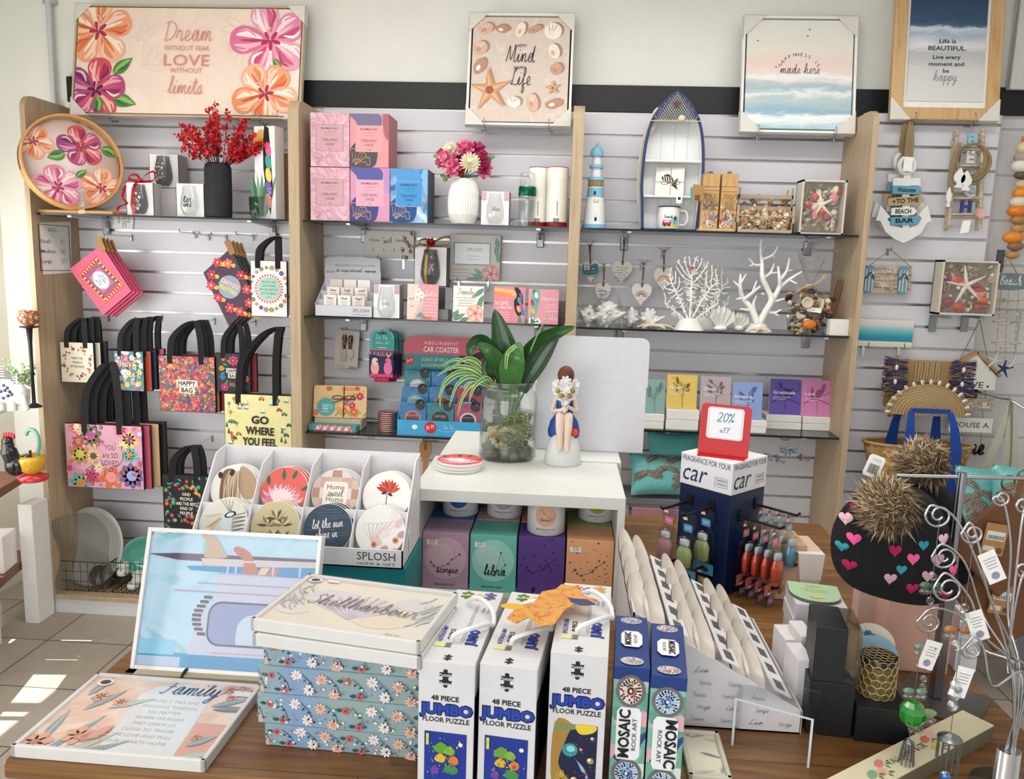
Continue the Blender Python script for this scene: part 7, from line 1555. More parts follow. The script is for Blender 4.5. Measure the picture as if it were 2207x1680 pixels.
# ================================================================ the table in front
ZT=.93
def tablewood():
 m,nt,b=nodemat('oiled_table_wood');f=noise(nt,mapped(nt,(2.2,26,26)),1,8,.65,1.2)
 r=ramp(nt,f,[(.25,'#50341c'),(.45,'#78522e'),(.6,'#8f6739'),(.8,'#a67b45')])
 br=nt.nodes.new('ShaderNodeTexBrick');nt.links.new(mapped(nt,(1,1,1),loc=(.3,.03,0)),br.inputs['Vector']);br.inputs['Brick Width'].default_value=3;br.inputs['Row Height'].default_value=.115;br.inputs['Mortar Size'].default_value=.0012;br.inputs['Scale'].default_value=1
 br.inputs['Color1'].default_value=(1,1,1,1);br.inputs['Color2'].default_value=(.78,.75,.72,1);br.inputs['Mortar'].default_value=(.25,.2,.17,1)
 mx=nt.nodes.new('ShaderNodeMixRGB');mx.blend_type='MULTIPLY';mx.inputs[0].default_value=.9;nt.links.new(r.outputs[0],mx.inputs[1]);nt.links.new(br.outputs[0],mx.inputs[2])
 nt.links.new(mx.outputs[0],b.inputs['Base Color']);b.inputs['Roughness'].default_value=.38;bumped(nt,b,f,.15,.002);return m
TW=tablewood();t=thing('display_table','long timber display table with a cream painted base','table',(0,1.86,0));CRM=C('#d9d4bf',.6)
MB().box(0,0,ZT-.035,1.77,1.49,.035,TW,b=.007).build('tabletop',t)
m=MB()
for y in (-.66,.66):m.box(0,y,ZT-.15,1.5,.025,.115,CRM)
for x in (-.76,.76):m.box(x,0,ZT-.15,.025,1.3,.115,CRM)
m.build('apron',t)
for x in (-.75,.75):
 for y in (-.65,.65):MB().box(x,y,0,.07,.07,ZT-.035,CRM,b=.004).build('leg',t)
def flatrect(px,Z):
 """back-left, back-right, front-right, front-left corners of a flat top seen in the photo -> middle, width, depth, turn"""
 a,b,c,d=[PZ(u,v,Z)for u,v in px];w=((b-a).length+(c-d).length)/2;h=((a-d).length+(b-c).length)/2
 e=(b-a)+(c-d);return (a+b+c+d)/4,w,h,math.degrees(math.atan2(e.y,e.x))
FILM=glassmat('shrink_film','#fbfcfd',.05,.16,3.2);FILM2=glassmat('picture_film','#fbfcfd',.05,.05,.8)
def wrappedframe(label,px,Z0,th,bg,artfn,col=C('#e6e4e2',.4),film=True,rz=None):
 c,w,h,a_=flatrect(px,Z0+th);t=thing('wrapped_picture',label,'picture',(c.x,c.y,Z0),a_ if rz is None else rz);m=MB()
 for x,y,sx,sy in ((-w/2+.004,0,.008,h),(w/2-.004,0,.008,h),(0,-h/2+.004,w,.008),(0,h/2-.004,w,.008)):m.box(x,y,0,sx,sy,th,col,b=.0015)
 m.box(0,0,0,w-.01,h-.01,.004,col);m.build('frame',t)
 m=MB().box(0,0,th-.012,w-.016,h-.016,.006,bg);s=w/100;artfn(Art(m,top(th-.006),s,clip=(50-.85/s*.01,h/s/2-.85/s*.01)),h/s/2);m.build('print',t)
 if film:MB().box(0,0,-.0,w+.002,h+.002,th+.0012,FILM,b=.002).build('film',t)
 return t,c,w,h
def art_fam(a,hh):
 a.poly([(-8,-hh),(32,-hh),(27,20),(22,hh*.75),(8,hh*.92),(-8,hh*.8),(-14,20)],C('#dfe3e6'));a.poly([(32,-hh),(50,-hh),(50,-3),(30,-3)],C('#dfa896'))
 a.hand('Family',12,22,34,C('#54648a'),.9,h=15)
 for k,(tx,w_)in enumerate((('FAMILY TIES ARE',27),('PRECIOUS THREADS',31),('NO MATTER',18),('WHERE WE ROAM',27),('THEY DRAW US',24),('CLOSE TO THOSE',28),('WE LOVE AND PULL',32),('OUR HEARTS HOME',32))):a.text(tx,9-.2*k,13-5.4*k,2.6,C('#b9bcc2'),w=w_)
 g1,g2,pk,dk=C('#8fa3ab'),C('#b9c4c0'),C('#e0a892'),C('#77868f')
 for x,y,L,q,c in ((-34,-40,40,70,g1),(-28,-44,36,50,g2),(-40,-30,30,95,g1),(-20,-40,30,35,g1),(-14,-46,30,10,g2),(-36,0,26,60,g1),(-24,4,24,30,g2),(-42,14,20,80,g1),(30,12,24,30,g1),(32,10,26,5,dk),(30,24,20,80,g2),(34,-24,16,40,g1),(34,-34,18,20,g2)):a.leaf(x,y,L,5,q,c,C('#dfe4e2'))
 for x,y,r_ in ((-42,-30,9),(-24,-22,8),(-34,14,5),(-20,10,4),(34,30,4),(40,34,4),(46,28,4),(38,22,3.4),(36,-16,3)):a.flower(x,y,r_,6,pk,C('#c97a66'),x,.34)
 for k in range(5):a.leaf(-26+2*k,-24,15,5,5+14*k,C(('#c98a7a','#d9a796','#b5786e')[k%3]))
 a.ell(-40,hh-8,4.6,4,PAPER);a.ell(-40,hh-8,3,2.4,C('#2a2f55'));a.rect(42,hh-10,10,5,PAPER)
wrappedframe('shrink wrapped Family verse picture lying at the left corner of the table',[(208,1448),(560,1476),(447,1640),(25,1609)],ZT,.022,wash('peach_print',['#ecd0c3','#f0ddd0','#e6bfae','#f1e6da'],6,.5),art_fam)
c,w,h,a_=flatrect([(300,1405),(700,1425),(680,1486),(270,1462)],ZT+.02)
t=thing('pale_frame','pale timber frame lying under the van picture, with black clips','picture frame',(c.x,c.y+.02,ZT),a_)
m=MB()
for x,y,sx,sy in ((-w/2+.01,0,.02,h),(w/2-.01,0,.02,h),(0,-h/2+.012,w,.024),(0,h/2-.012,w,.024)):m.box(x,y,0,sx,sy,.02,NATFRAME,b=.001)
m.box(0,0,.002,w-.03,h-.03,.006,C('#b79a6a',.8));m.build('frame',t)
for x in (-w*.18,w*.3):MB().tube(catmull([(x,-h/2+.03,.02),(x-.003,-h/2+.012,.026),(x-.006,-h/2-.003,.016)],4),.003,INK,n=6).build('clip',t)
z0=ZT+.021;y0=PZ(440,1452,z0).y;M,w,h=leanM(278,1146,664,1456,y0,y0+.09)
M=M@T(0,0,.001);t=thing('van_picture','large beach van picture with surfboards on its roof, leaning on the coaster display','picture',M=M)
m=MB();fwh=C('#e4e2de',.4)
for x,z,q,b in ((-w/2+.004,0,.008,h),(w/2-.004,0,.008,h),(0,0,w-.016,.008),(0,h-.008,w-.016,.008)):m.box(x,.012,z,q,.024,b,fwh,b=.001)
m.build('frame',t)
m=MB().prism(rr(0,h/2,w-.014,h-.014,.012),.006,wash('sky_print',['#86b3cb','#9cc0d6','#a9c6da','#78b2bf','#b0c8da'],7,.4),y0=.006);s=w/386
a=Art(m,front(.006,0,h/2),s,clip=(188,150));wv=C('#b4b9cf');pu=C('#7d7fa3');dk=C('#4a3550');bl=C('#1f83b8')
a.rect(0,-132,380,44,C('#2f8fbc'));a.rect(-150,-100,90,30,C('#7fb9d6'));a.rect(-140,-136,100,34,C('#a9b9d6'))
a.poly([(-80,-150),(188,-150),(188,20),(-20,20),(-60,-30),(-76,-110)],wv);a.rect(70,-132,300,40,bl);a.rect(88,-106,230,2.5,C('#b98f9c'))
a.poly([(-30,60),(188,68),(188,12),(-26,14)],wv);a.rect(80,58,220,4,C('#9aa0bd'));a.rect(60,36,260,3,C('#a98a9c'));a.rect(40,18,320,3,C('#a9859c'))
a.poly(rr(78,-46,236,92,28),C('#3f4560'));a.poly(rr(78,-46,228,84,25),C('#7f8bb5'));a.poly(rr(90,-56,130,62,[4,34,4,4]),C('#b3c4d8'))
for k in range(9):q=k/8;a.rrect(-44-20*math.sin(q*2.6)*1.2+q*6,4-76*q+3,21-5*abs(q-.5),6.4,2,dk)
a.poly([(-188,92),(-120,96),(188,98),(188,80),(-120,82)],dk);a.poly([(-70,88),(188,92),(188,72),(-60,74)],C('#c9b4b0'));a.poly([(-100,70),(188,80),(188,56),(-90,62)],bl)
for k,cc in enumerate(('#2f4f55','#d9b48f','#c8645f')):a.poly([(44+22*k,74),(62+22*k,75),(54+22*k,60),(36+22*k,59)],C(cc))
a.poly(catp([(-76,140),(-60,142),(-36,128),(-20,104),(-14,92),(-62,90),(-58,112),(-66,128)]),C('#b59a85'));a.poly(catp([(0,112),(10,116),(34,106),(50,84),(58,62),(26,62),(26,86),(6,102)]),C('#b0685a'))
for x in (-8,10,92,150):a.line([(x,58),(x,84)],4,wv)
a.line([(-14,84),(188,88)],4,wv);a.rect(-166,142,30,12,C('#cfd4cf'));m.build('print',t)
MB().box(0,-.0012,.001,w-.002,.001,h-.002,FILM2).build('film',t)
Yf=1.20;zl=[ZT]+[PY(600,v,Yf).z for v in (1566,1500,1440)]+[PY(600,1375,Yf).z];zl[4]=min(zl[4],zl[3]+.05)
FB=wash('blue_green_paper',['#7f9fc6','#8ea8b4','#93aaa2','#86a3c2'],3,.5,lo=.35,hi=.65)
def art_floral(a,W_,H_):
 nv,pk,wp,gd,rd,tl=C('#24405e'),C('#e6b7ad'),C('#f0e4de'),C('#b59a4f'),C('#c9656a'),C('#1f5550')
 for k in range(int(W_/22)+1):
  x0=-W_/2+22*k-4
  for g,(dx,dy)in enumerate(((4,-6),(15,3))):
   x,y=x0+dx,dy*.55*H_/10
   if (k+g)%3==0:a.flower(x,y,5.4,9,pk,C('#c99a4a'),20*k,.2,.28)
   elif (k+g)%3==1:a.flower(x,y,3.4,5,rd,C('#7d2b36'),30*k,.42,.3);a.leaf(x-3,y,6,3,175,tl)
   else:a.flower(x,y+2,5.2,8,wp,None,15*k,.22)
  a.line([(x0-2,H_*.3),(x0+6,0),(x0+9,-H_*.35)],.5,nv,4)
  for j in range(4):a.leaf(x0+1+2.3*j,H_*.14-H_*.15*j,3.4,1.5,10 if j%2 else 240,nv)
  for j in range(3):a.flower(x0+rnd.uniform(0,20),rnd.uniform(-H_*.4,H_*.4),1.3,5,C('#f1efe8'),None);a.ell(x0+rnd.uniform(0,20),rnd.uniform(-H_*.4,H_*.4),.8,.8,rd,0,8)
  for j in range(7):a.ell(x0+12+rnd.uniform(-4,4),-H_*.2+rnd.uniform(-3,3),.45,.45,gd,0,6)
for k,(u0,nmb)in enumerate(((566,'bottom'),(551,'second from bottom'),(556,'third from bottom'),(566,'topmost'))):
 hb=zl[k+1]-zl[k]-.0006;x0=PY(u0,1500,Yf).x;w=-.19-x0;m=MB().box(0,.125,0,w,.25,hb,FB,b=.0015);s=w/150
 art_floral(Art(m,front(0,0,hb/2),s,clip=(74,hb/s/2-.4)),150,hb/s);art_floral(Art(m,left(-w/2,.125,hb/2),s,clip=(60,hb/s/2-.4)),120,hb/s)
 m.box(0,.125,hb*.62,w+.0016,.2516,.0012,C('#7a93a6'))if False else None
 solo(m,'keepsake_box','blue floral keepsake box, '+nmb+' of the stack under the town pictures','box',(x0+w/2,Yf,zl[k]),-2.5,'floral keepsake boxes')
def art_town(a,hh):
 lav,gr,bgc=C('#c3bccb'),C('#b9bcc6'),C('#e4dfd0')
 for x,y,r_,c in ((-20,8,16,'#d9dadb'),(18,-10,18,'#e6dcc6'),(30,12,12,'#dcd6d0'),(-36,-12,10,'#dfe2dc')):a.ell(x,y,r_,r_*.7,C(c))
 for k in range(23):q=math.radians(25+130*k/22);a.line([(0,-16),(26*math.cos(q)*.6,-16+26*math.sin(q)*.7),(30*math.cos(q),-16+32*math.sin(q))],1.5 if k%2 else .6,lav if k%2 else C('#efeaf0'),4)
 for sx in (-1,1):
  for k in range(14):x,y=sx*(30+rnd.random()*14),-18+34*rnd.random();a.line([(x,y),(x+sx*rnd.uniform(2,6),y+5),(x+sx*rnd.uniform(2,9),y+11)],1,gr,3)
 a.hand('Shellharbour',2,-4,70,C('#77727c'),.55,rot=-3);a.hand('Mary Sue',32,-hh+5,9,C('#8a8790'),.8);a.ell(-42,hh-6,4.6,3.6,PAPER);a.ell(-42,hh-6,3,2.2,C('#2a2740'));a.rect(-30,hh-5,8,3,PAPER)
tp=[(660,1240),(985,1272),(905,1392),(548,1328)]
wrappedframe('lower wrapped town picture, between the floral boxes and the top one',[(u,v+32)for u,v in tp],zl[4]+.0002,.022,C('#e6e2d6',.5),lambda a,hh:None)
wrappedframe('shrink wrapped Shellharbour shell picture on top of the floral box stack',tp,zl[4]+.0228,.022,wash('shell_paper',['#e3e0d6','#e9e3d2','#dcdcd8'],5,.5),art_town)
def onfront(px,Yf):
 """Z of a box top whose front edge middle is at depth Yf"""
 return PY((px[2][0]+px[3][0])/2,(px[2][1]+px[3][1])/2,Yf).z
def jig(x,y,r,n=7):
 P=[]
 for i,(dx,dy)in enumerate(((1,0),(0,1),(-1,0),(0,-1))):
  ox,oy=-dy,dx;sg=1 if i%2 else -1
  for u,v in ((-1,0),(-.3,0),(-.38,.3*sg),(-.2,.55*sg),(.2,.55*sg),(.38,.3*sg),(.3,0)):P.append((x+r*(dx*(1+v)+ox*u),y+r*(dy*(1+v)+oy*u)))
 return P
def puzzle(label,px,pic,name,Yf,jcol):
 Z=onfront(px,Yf);c,w,d,a_=flatrect(px,Z);h=Z-ZT;t=thing('puzzle_box',label,'puzzle box',(c.x,c.y,ZT),a_,'jumbo floor puzzles');W_=C('#d6d5d7',.45);s=w/100;D=d/s
 m=MB().box(0,0,0,w,d,h,W_,b=.0008)
 for sx in (-1,1):m.box(sx*w/2,0,.004,.0008,d-.004,h*.72,C('#171a2c',.45))
 a=Art(m,front(-d/2,0,h),s);bl,ink=C('#1d3fa6'),INK
 a.poly(jig(-2,-30,11),ink);a.text('Puzzle',-2,-26,5.5,W_,bold=.02,w=24);a.text('Master',-2,-42,5.5,W_,bold=.02,w=24);a.text('48 PIECE',-2,-72,9.5,ink,bold=.03,w=50)
 a.text('JUMBO',0,-98,20,C('#0d1a4a'),bold=.1,w=98);a.text('JUMBO',0,-97,18,bl,bold=.05,w=92);a.text('FLOOR PUZZLE',0,-113,9.5,ink,bold=.02,w=84)
 ph=h/s-132-8;pic(a,0,-132-ph/2,76,ph)
 a=Art(m,top(h),s);a.poly(jig(-2,-D/2+17,7),ink)
 b=Art(m,top(h)@turn(90),s,z=.0005);b.text(name,-D/2+105,27,9,bl,bold=.02,w=62);b.text('48 PIECE',-D/2+105,11,9,ink,bold=.02,w=44);b.text('JUMBO',-D/2+98,-34,17,C('#0d1a4a'),bold=.09,w=64);b.text('JUMBO',-D/2+98,-33.5,16,bl,bold=.04,w=60);b.text('FLOOR',D/2-92,-28,6,ink,w=20);b.text('PUZZLE',D/2-92,-38,6,ink,w=22)
 b.rect(-D/2+62,26,16,22,C('#dcdf9a'));b.barcode(-D/2+62,12,18,12,ink);b.line([(-D/2+80,-8),(D/2-72,-8),(D/2-72,-12),(-D/2+80,-12),(-D/2+80,-8)],1.2,C('#8d8e92'))
 for k,(x,y,r_)in enumerate(((-22,D/2-26,12),(2,D/2-34,11),(26,D/2-24,12))):a.poly(jig(x,y,r_),C(jcol[k]));a.poly([(x-r_*.5,y-r_*.5),(x+r_*.8,y-r_*.2),(x,y+r_*.8)],C(jcol[(k+1)%3]))
 m.build('carton',t)
 y0,y1=-d/2+80*s,d/2-72*s
 MB().tube(catmull([(-.02*0-10*s,y0,h-.004),(-10*s+.004,y0,h+.010),(18*s,y0+.012,h+.016),(46*s,(y0+y1)/2-.02,h+.010),(54*s,(y0+y1)/2,h-.0),(46*s,(y0+y1)/2+.03,h+.012),(14*s,y1-.008,h+.018),(-10*s,y1,h+.008),(-10*s,y1,h-.004)],5),.0042,C('#e6e7ea',.5),n=8).build('rope_handle',t)
 return t,c,Z
def pic_map(a,x,y,w,h):
 a.rect(x,y,w,h,C('#17308f'))
 for k in range(40):a.ell(x+rnd.uniform(-.48,.48)*w,y+rnd.uniform(-.48,.48)*h,rnd.uniform(.4,1.2),rnd.uniform(.6,2.4),C(rnd.choice(('#3f6fd0','#e2e6f0','#2a4fb8'))),0,6)
 a.ell(x+w*.36,y+h*.3,4,4,C('#f0e4c0'));cs=('#5f9a2f','#d9b02f','#d9762f','#3f8a4a','#6d3f9a','#7fae3a')
 for k,(u,v,p,q)in enumerate(((-.1,.2,.34,.2),(-.12,-.0,.26,.16),(.2,-.02,.24,.16),(.14,-.2,.34,.18),(-.24,-.24,.2,.16),(.1,.16,.26,.16))):a.poly(catp([(x+u*w-p*w/2,y+v*h),(x+u*w,y+v*h+q*h/2*1.2),(x+u*w+p*w/2,y+v*h+q*h*.1),(x+u*w+p*w*.3,y+v*h-q*h/2),(x+u*w-p*w*.35,y+v*h-q*h*.4)]),C(cs[k]))
 for k in range(30):a.rect(x+rnd.uniform(-.3,.3)*w,y+rnd.uniform(-.3,.3)*h,rnd.uniform(1,4),rnd.uniform(1,5),C(rnd.choice(cs)))
 a.rect(x-w*.42,y+h*.36,5,22,C('#c9d84a'));a.text('GLOW',x-w*.42,y+h*.36,2,INK,w=4)
def pic_space(a,x,y,w,h):
 a.rect(x,y,w,h,C('#161a3f'));a.poly(catp([(x-w*.5,y+h*.5),(x-w*.1,y+h*.5),(x-w*.2,y+h*.3),(x-w*.38,y-h*.1),(x-w*.2,y-h*.3),(x+w*.06,y-h*.5),(x-w*.5,y-h*.5)]),C('#a8823a'));a.poly([(x-w*.5,y+h*.36),(x+w*.1,y+h*.44),(x+w*.3,y+h*.5),(x-w*.5,y+h*.5)],C('#7d8a5a'))
 a.poly(catp([(x+w*.0,y+h*.5),(x+w*.1,y+h*.36),(x+w*.4,y+h*.4),(x+w*.46,y+h*.5)]),C('#e2c93a'));a.ell(x-w*.12,y+h*.1,w*.18,w*.17,C('#2f8f9a'));a.ell(x-w*.1,y+h*.12,w*.1,w*.08,C('#8fd0d4'))
 for u,v,r_,c in ((.36,-.04,6,'#a89a3a'),(.14,.12,3,'#d9562f'),(.2,-.36,3.6,'#9a4fb0'),(.0,-.36,6,'#c9b04a'),(.4,.3,5,'#4a4070'),(.3,-.3,3,'#4f8ad0')):a.ell(x+u*w,y+v*h,r_,r_,C(c));a.ell(x+u*w-r_*.3,y+v*h+r_*.3,r_*.5,r_*.5,C('#e6e2d0'))
 a.poly([(x+w*.04,y-h*.04),(x+w*.2,y-h*.14),(x+w*.3,y-h*.24),(x+w*.18,y-h*.22)],C('#8fb8d9'));a.poly([(x+w*.26,y-h*.2),(x+w*.34,y-h*.28),(x+w*.24,y-h*.25)],C('#d9343f'))
 for k in range(40):a.ell(x+rnd.uniform(-.2,.48)*w,y+rnd.uniform(-.46,.4)*h,.5,.5,C('#e9e6f0'),0,5)
 for k in range(12):a.ring(x-w*.34+rnd.uniform(-8,8),y-h*.34+rnd.uniform(-12,12),3,1,C('#d9b85a'),0,360,10)
J1=('#2f7a3a','#d9b03a','#6a4fa0');J2=('#d9882f','#7a3f5a','#c9a04a')
puzzle('jumbo map puzzle at the left of three, beside the floral boxes',[(985,1270),(1088,1280),(1021,1434),(903,1423)],pic_map,'AUSTRALIA MAP',1.13,J1)
tB,cB,ZB=puzzle('jumbo map puzzle in the middle of three, under the orange jigsaw card',[(1105,1276),(1212,1287),(1151,1443),(1032,1429)],pic_map,'AUSTRALIA MAP',1.128,J1)
tC,cC,ZC=puzzle('jumbo space puzzle at the right of three, beside the mosaic kits',[(1217,1256),(1321,1266),(1308,1416),(1186,1406)],pic_space,'SPACE EXPLORER',1.14,J2)
zj=max(ZB,ZC)+.021;pts=[(1092,1335),(1118,1306),(1150,1302),(1168,1278),(1198,1272),(1210,1262),(1242,1266),(1258,1286),(1288,1296),(1262,1312),(1240,1302),(1216,1318),(1196,1346),(1162,1352),(1140,1332),(1112,1346)]
c=PZ(1185,1305,zj);L=[PZ(u,v,zj)-c for u,v in pts];m=MB();n=len(L);vs=[(p.x,p.y,0)for p in L]+[(p.x,p.y,.002)for p in L];A_=sum(L[i].x*L[(i+1)%n].y-L[(i+1)%n].x*L[i].y for i in range(n));od=list(range(n))if A_>0 else list(range(n))[::-1]
ORJ=wash('orange_jigsaw',['#a8632f','#d98a3a','#e2a84f','#b5742f'],40,.35,coat=.3);m.add(vs,[[i+n for i in od],od[::-1]],ORJ);m.add(vs,[(i,(i+1)%n,(i+1)%n+n,i+n)for i in range(n)],ORJ)
a=Art(m,top(.002),1);a.ell(-.062,-.018,.02,.012,C('#dba93a'));a.poly([(.03,.03),(.065,.026),(.08,.006),(.05,-.0),(.036,.012)],C('#33406f'));a.line([(-.05,-.01),(0,.004),(.04,-.008)],.0016,C('#e9c878'),4)
solo(m,'jigsaw_card','orange jigsaw shaped card lying across the middle and right puzzle boxes','card',c)
MT=cells('mosaic_paper',['#6fa898','#7fb3a4','#5f9a8c','#d9a9b4','#8fbdb0','#74ab9b','#1f3f7a','#d3dedb'],42,.4,coat=.3)
def mosaic(label,px,Yf,flip,rock):
 Z=onfront(px,Yf);c,w,d,a_=flatrect(px,Z);h=Z-ZT;m=MB().box(0,0,0,w,d,h,MT,b=.0008);nv,pk,W_=C('#1d3a7c',.35),C('#d9d4d6'),C('#e9ebec');s=w/100;m.box(0,0,h-.022,w+.0006,d+.0006,.0225,nv,b=.0008);D=d/s;h_=h+.0005
 a=Art(m,top(h_),s)
 for y,k in ((D/2-32,0),(-D/2+32,1)):a.ell(0,y,34,24,C('#b3b0a8'));a.ell(0,y,29,19,C('#c9ccd2'));[a.ell(27*math.cos(q)*r_,y+17*math.sin(q)*r_,3,3,C(rnd.choice(('#3f6fb0','#c9605a','#7fa0c8','#e9e4da'))),0,6)for r_ in (.3,.65,.95)for q in (2*PI*j/12+r_ for j in range(12))]
 a.poly([(-20,52),(20,52),(32,30),(32,-30),(20,-52),(-20,-52),(-32,-30),(-32,30)],W_)
 b=Art(m,top(h_)@turn(-90 if flip else 90),s,z=.0034);b.text('MOSAIC',0,2,20,INK,bold=.03,w=84);b.text('ROCK ART',0,-16,10,INK,w=56)
 a=Art(m,front(-d/2,0,h),s,z=.0008)
 for y,rx,ry in (((-72,42,50)if rock else (-76,44,46)),(-330,44,46)):
  a.ell(0,y,rx,ry,C('#6a6868'));a.ell(0,y,rx-10,ry-10,C('#e3dfd6'))
  for r_ in (.25,.5,.75,.95):
   for j in range(int(6+16*r_)):q=2*PI*j/int(6+16*r_)+r_;a.rect((rx-13)*r_*math.cos(q),y+(ry-13)*r_*math.sin(q),7,6,C(rnd.choice(('#8f2f2f','#5a2a20','#d8cfc0','#2a211d'))if rock and y>-100 else rnd.choice(('#1f3f8a','#5f9ac8','#122a5c','#8fbcd8'))),math.degrees(q));a.z-=a.dz
   a.z+=a.dz
 a.poly([(-26,-122),(26,-122),(34,-136),(34,-272),(22,-286),(-30,-286),(-36,-270),(-36,-136)],W_)
 b=Art(m,front(-d/2,0,h)@turn(-90 if flip else 90),s,z=.0022);cx=204 if flip else -204
 b.text('MOSAIC',cx,0 if flip else -2,32,INK,bold=.03,w=150);b.text('ROCK ART',cx+(10 if flip else 0),-22 if flip else -22,13,INK,w=100)
 return solo(m,'mosaic_kit',label,'craft kit',(c.x,c.y,ZT),a_,'mosaic rock art kits')
mosaic('mosaic rock art kit with a red patterned rock, beside the space puzzle',[(1339,1328),(1405,1335),(1388,1441),(1311,1435)],1.15,False,True)
mosaic('mosaic rock art kit with a round blue rock, nearest the spoon rests',[(1412,1345),(1480,1352),(1472,1463),(1394,1454)],1.145,True,False)
def art_feather(a,hh):
 for k,(x,y,L,q)in enumerate(((-30,hh-26,60,20),(10,hh-24,40,-20),(-10,10,60,-20),(30,-hh+26,40,70),(-40,-hh+20,60,15))):a.leaf(x,y,L,9,q,C(('#9aa6a8','#c9cbbf','#6d7f7a')[k%3]),C('#e6e2d2'))
 a.flower(-30,hh-14,8,5,C('#d9a79a'),None)
wrappedframe('cream feather print tile lying right of the mosaic kits',[(1482,1572),(1560,1578),(1566,1676),(1464,1668)],ZT,.012,C('#e6e0cb',.4),art_feather,C('#cfc8b8',.4),False)
# ================================================================ coaster display, cabinet, candles, plant jar, figurine
CW=C('#e3e1e4',.5);Yd=1.60;zlb=PY(864,1228,Yd).z;zlt=PY(863,1188,Yd).z;x1=PY(868,1210,Yd).x;w=.118*4;x0=x1-w
solo(MB().box(0,.1,0,w*1.0,.2,zlb-ZT-.0005,C('#15838c',.5),b=.002),'teal_box','teal box under the round coaster display','box',((x0+x1)/2+.004,Yd+.01,ZT))
t=thing('coaster_display','tiered white counter display of round coasters behind the van picture','display box',((x0+x1)/2,Yd,zlb),group=None)
hl=zlt-zlb;RH,RD=.078,.062;m=MB();m.box(0,.0015,0,w,.003,hl,CW);m.box(0,.1,0,w,.2,.003,CW)
side=[(0,0),(.2,0),(.2,hl+2*RH+.012),(RD*2+.02,hl+2*RH+.006),(0,hl)]
for x in (-w/2,w/2-.003):m.prism(side,.003,CW,MX(((0,1,0,x),(1,0,0,0),(0,0,1,0),(0,0,0,1))))
m.box(0,RD,0,w,.003,hl+RH*.85,CW);m.box(0,.197,0,w,.003,hl+2*RH+.012,CW)
for k in (-1,0,1):m.prism([(0.003,.003),(.196,.003),(.196,hl+2*RH+.004),(RD*2,hl+2*RH-.012),(.003,hl)],.002,CW,MX(((0,1,0,k*w/4-.001),(1,0,0,0),(0,0,1,0),(0,0,0,1))))
a=Art(m,front(0,0,hl/2),w/430);a.text('SPLOSH',162,-3,17,C('#3a3a40'),w=76);a.text('HOME & GIFT',162,-13,5,C('#3a3a40'),w=76);a.hand('7.99',0,-2,44,C('#b59a6a'),1.0,h=14);m.build('tray',t)
def c_horse(a):
 a.poly(catp([(8,46),(30,44),(48,20),(46,-14),(26,-20),(8,4)]),C('#b3957a'));a.poly(catp([(-26,36),(-4,38),(6,8),(2,-40),(-16,-48),(-26,-30),(-30,6)]),C('#7a5a44'))
 for k in range(26):x=-22+1.5*k;a.line([(x*.6-2,36),(x,12-8*(k%3)),(x*1.05+4,-22-6*(k%4)+.9*max(0,x))],1.4,C(('#d9c4a8','#a88a6e','#e6d6bf','#8f6f55')[k%4]),4)
 for x,y,L,q,c in ()and ((6,30,60,250,'#a88a6e'),(16,36,56,262,'#c4a788'),(-6,36,66,262,'#8a6a50'),(0,30,62,275,'#d6bfa3'),(22,38,50,285,'#b89a7c'),(-16,30,50,255,'#6f503c'),(26,36,40,300,'#9a7a60'),(-10,26,60,285,'#e0cdb6')):a.leaf(x,y,L,17,q,C(c))
 a.ell(-32,26,5,7,C('#3a2a22'),20);a.ell(-8,32,5,7,C('#3a2a22'),-10)
def c_protea(a):
 for x,y,q in ((-34,10,100),(-4,22,95),(14,24,70),(34,2,30),(-40,-26,140),(36,-36,30),(-24,-42,180)):a.leaf(x,y,24,8,q,C('#2f6b4f'))
 for g in range(4):
  for k in range(9):q=math.radians(150-120*k/8-10*(g%2));a.leaf(-6,-40+5*g,58-8*g,12,math.degrees(q),C(('#e8a0b0','#f2c3cc','#dd8398','#f6d8dc')[g]))
def c_home(a):
 for i in range(-2,3):
  for j in range(-2,3):a.rect(22*i,22*j,22,22,C(('#b98f7d','#d3b9ab','#ddd5d6','#c9a99a')[(i%2)*2+(j%2)]))
 a.rrect(0,-2,50,52,7,C('#ece4d6'))
 for k,tx in enumerate(('Home','','Home')):tx and a.text(tx,0,8-25*k/2,11,C('#5a4a44'),w=36)
 a.hand('sweet',0,-6,32,C('#5a4a44'),.7)
def c_red(a):
 for y in (18,-32):
  for k in range(9):a.leaf(2,y-10,27,9,20+17.5*k,C(('#c4452f','#d9624a','#b03a2a')[k%3]))
  a.leaf(0,y-10,13,6,200,C('#3a2a2a'));a.leaf(2,y-12,12,6,330,C('#3a2a2a'))
 a.line([(0,6),(0,-24)],1.2,C('#3a2a2a'))
def c_bird(a):
 for k in range(6):a.leaf(10,16,52,9,185+9*k,C(('#d9c49a','#cfdbe0','#e3d6b8','#b9a57a')[k%4]))
 a.ell(8,-8,12,34,C('#dbe4e8'),8);a.ell(12,18,12,6,INK,20);a.ell(12,18,8,4,C('#e9e9e6'),20)
 for k in range(16):a.line([(18,-44+4*k),(44,-40+4*k+4*(k%2))],1.1,C('#4a4540'))
 for k in range(4):a.line([(12,22),(-12+9*k,50)],1,C('#8a8474'))
def c_dry(a):
 for x,y in ((0,-20),(-16,6),(14,8),(0,20),(20,-22),(-22,-26)):
  for k in range(7):a.leaf(x,y-6,22,6,10+28*k,C(('#8a7a5a','#c9b98f','#5f523f','#e0d3ae')[(k+int(x))%4]))
def c_sun(a):
 for k in range(18):a.line([(-46+rnd.uniform(0,30),-40+5*k),(10+rnd.uniform(0,34),-36+5*k)],.7,C('#6f8698'))
 a.hand('let the sun',0,2,62,C('#f0f2f4'),1.0,rot=8,h=18);a.hand('shine in',0,-18,44,C('#f0f2f4'),1.0,rot=8,h=18)
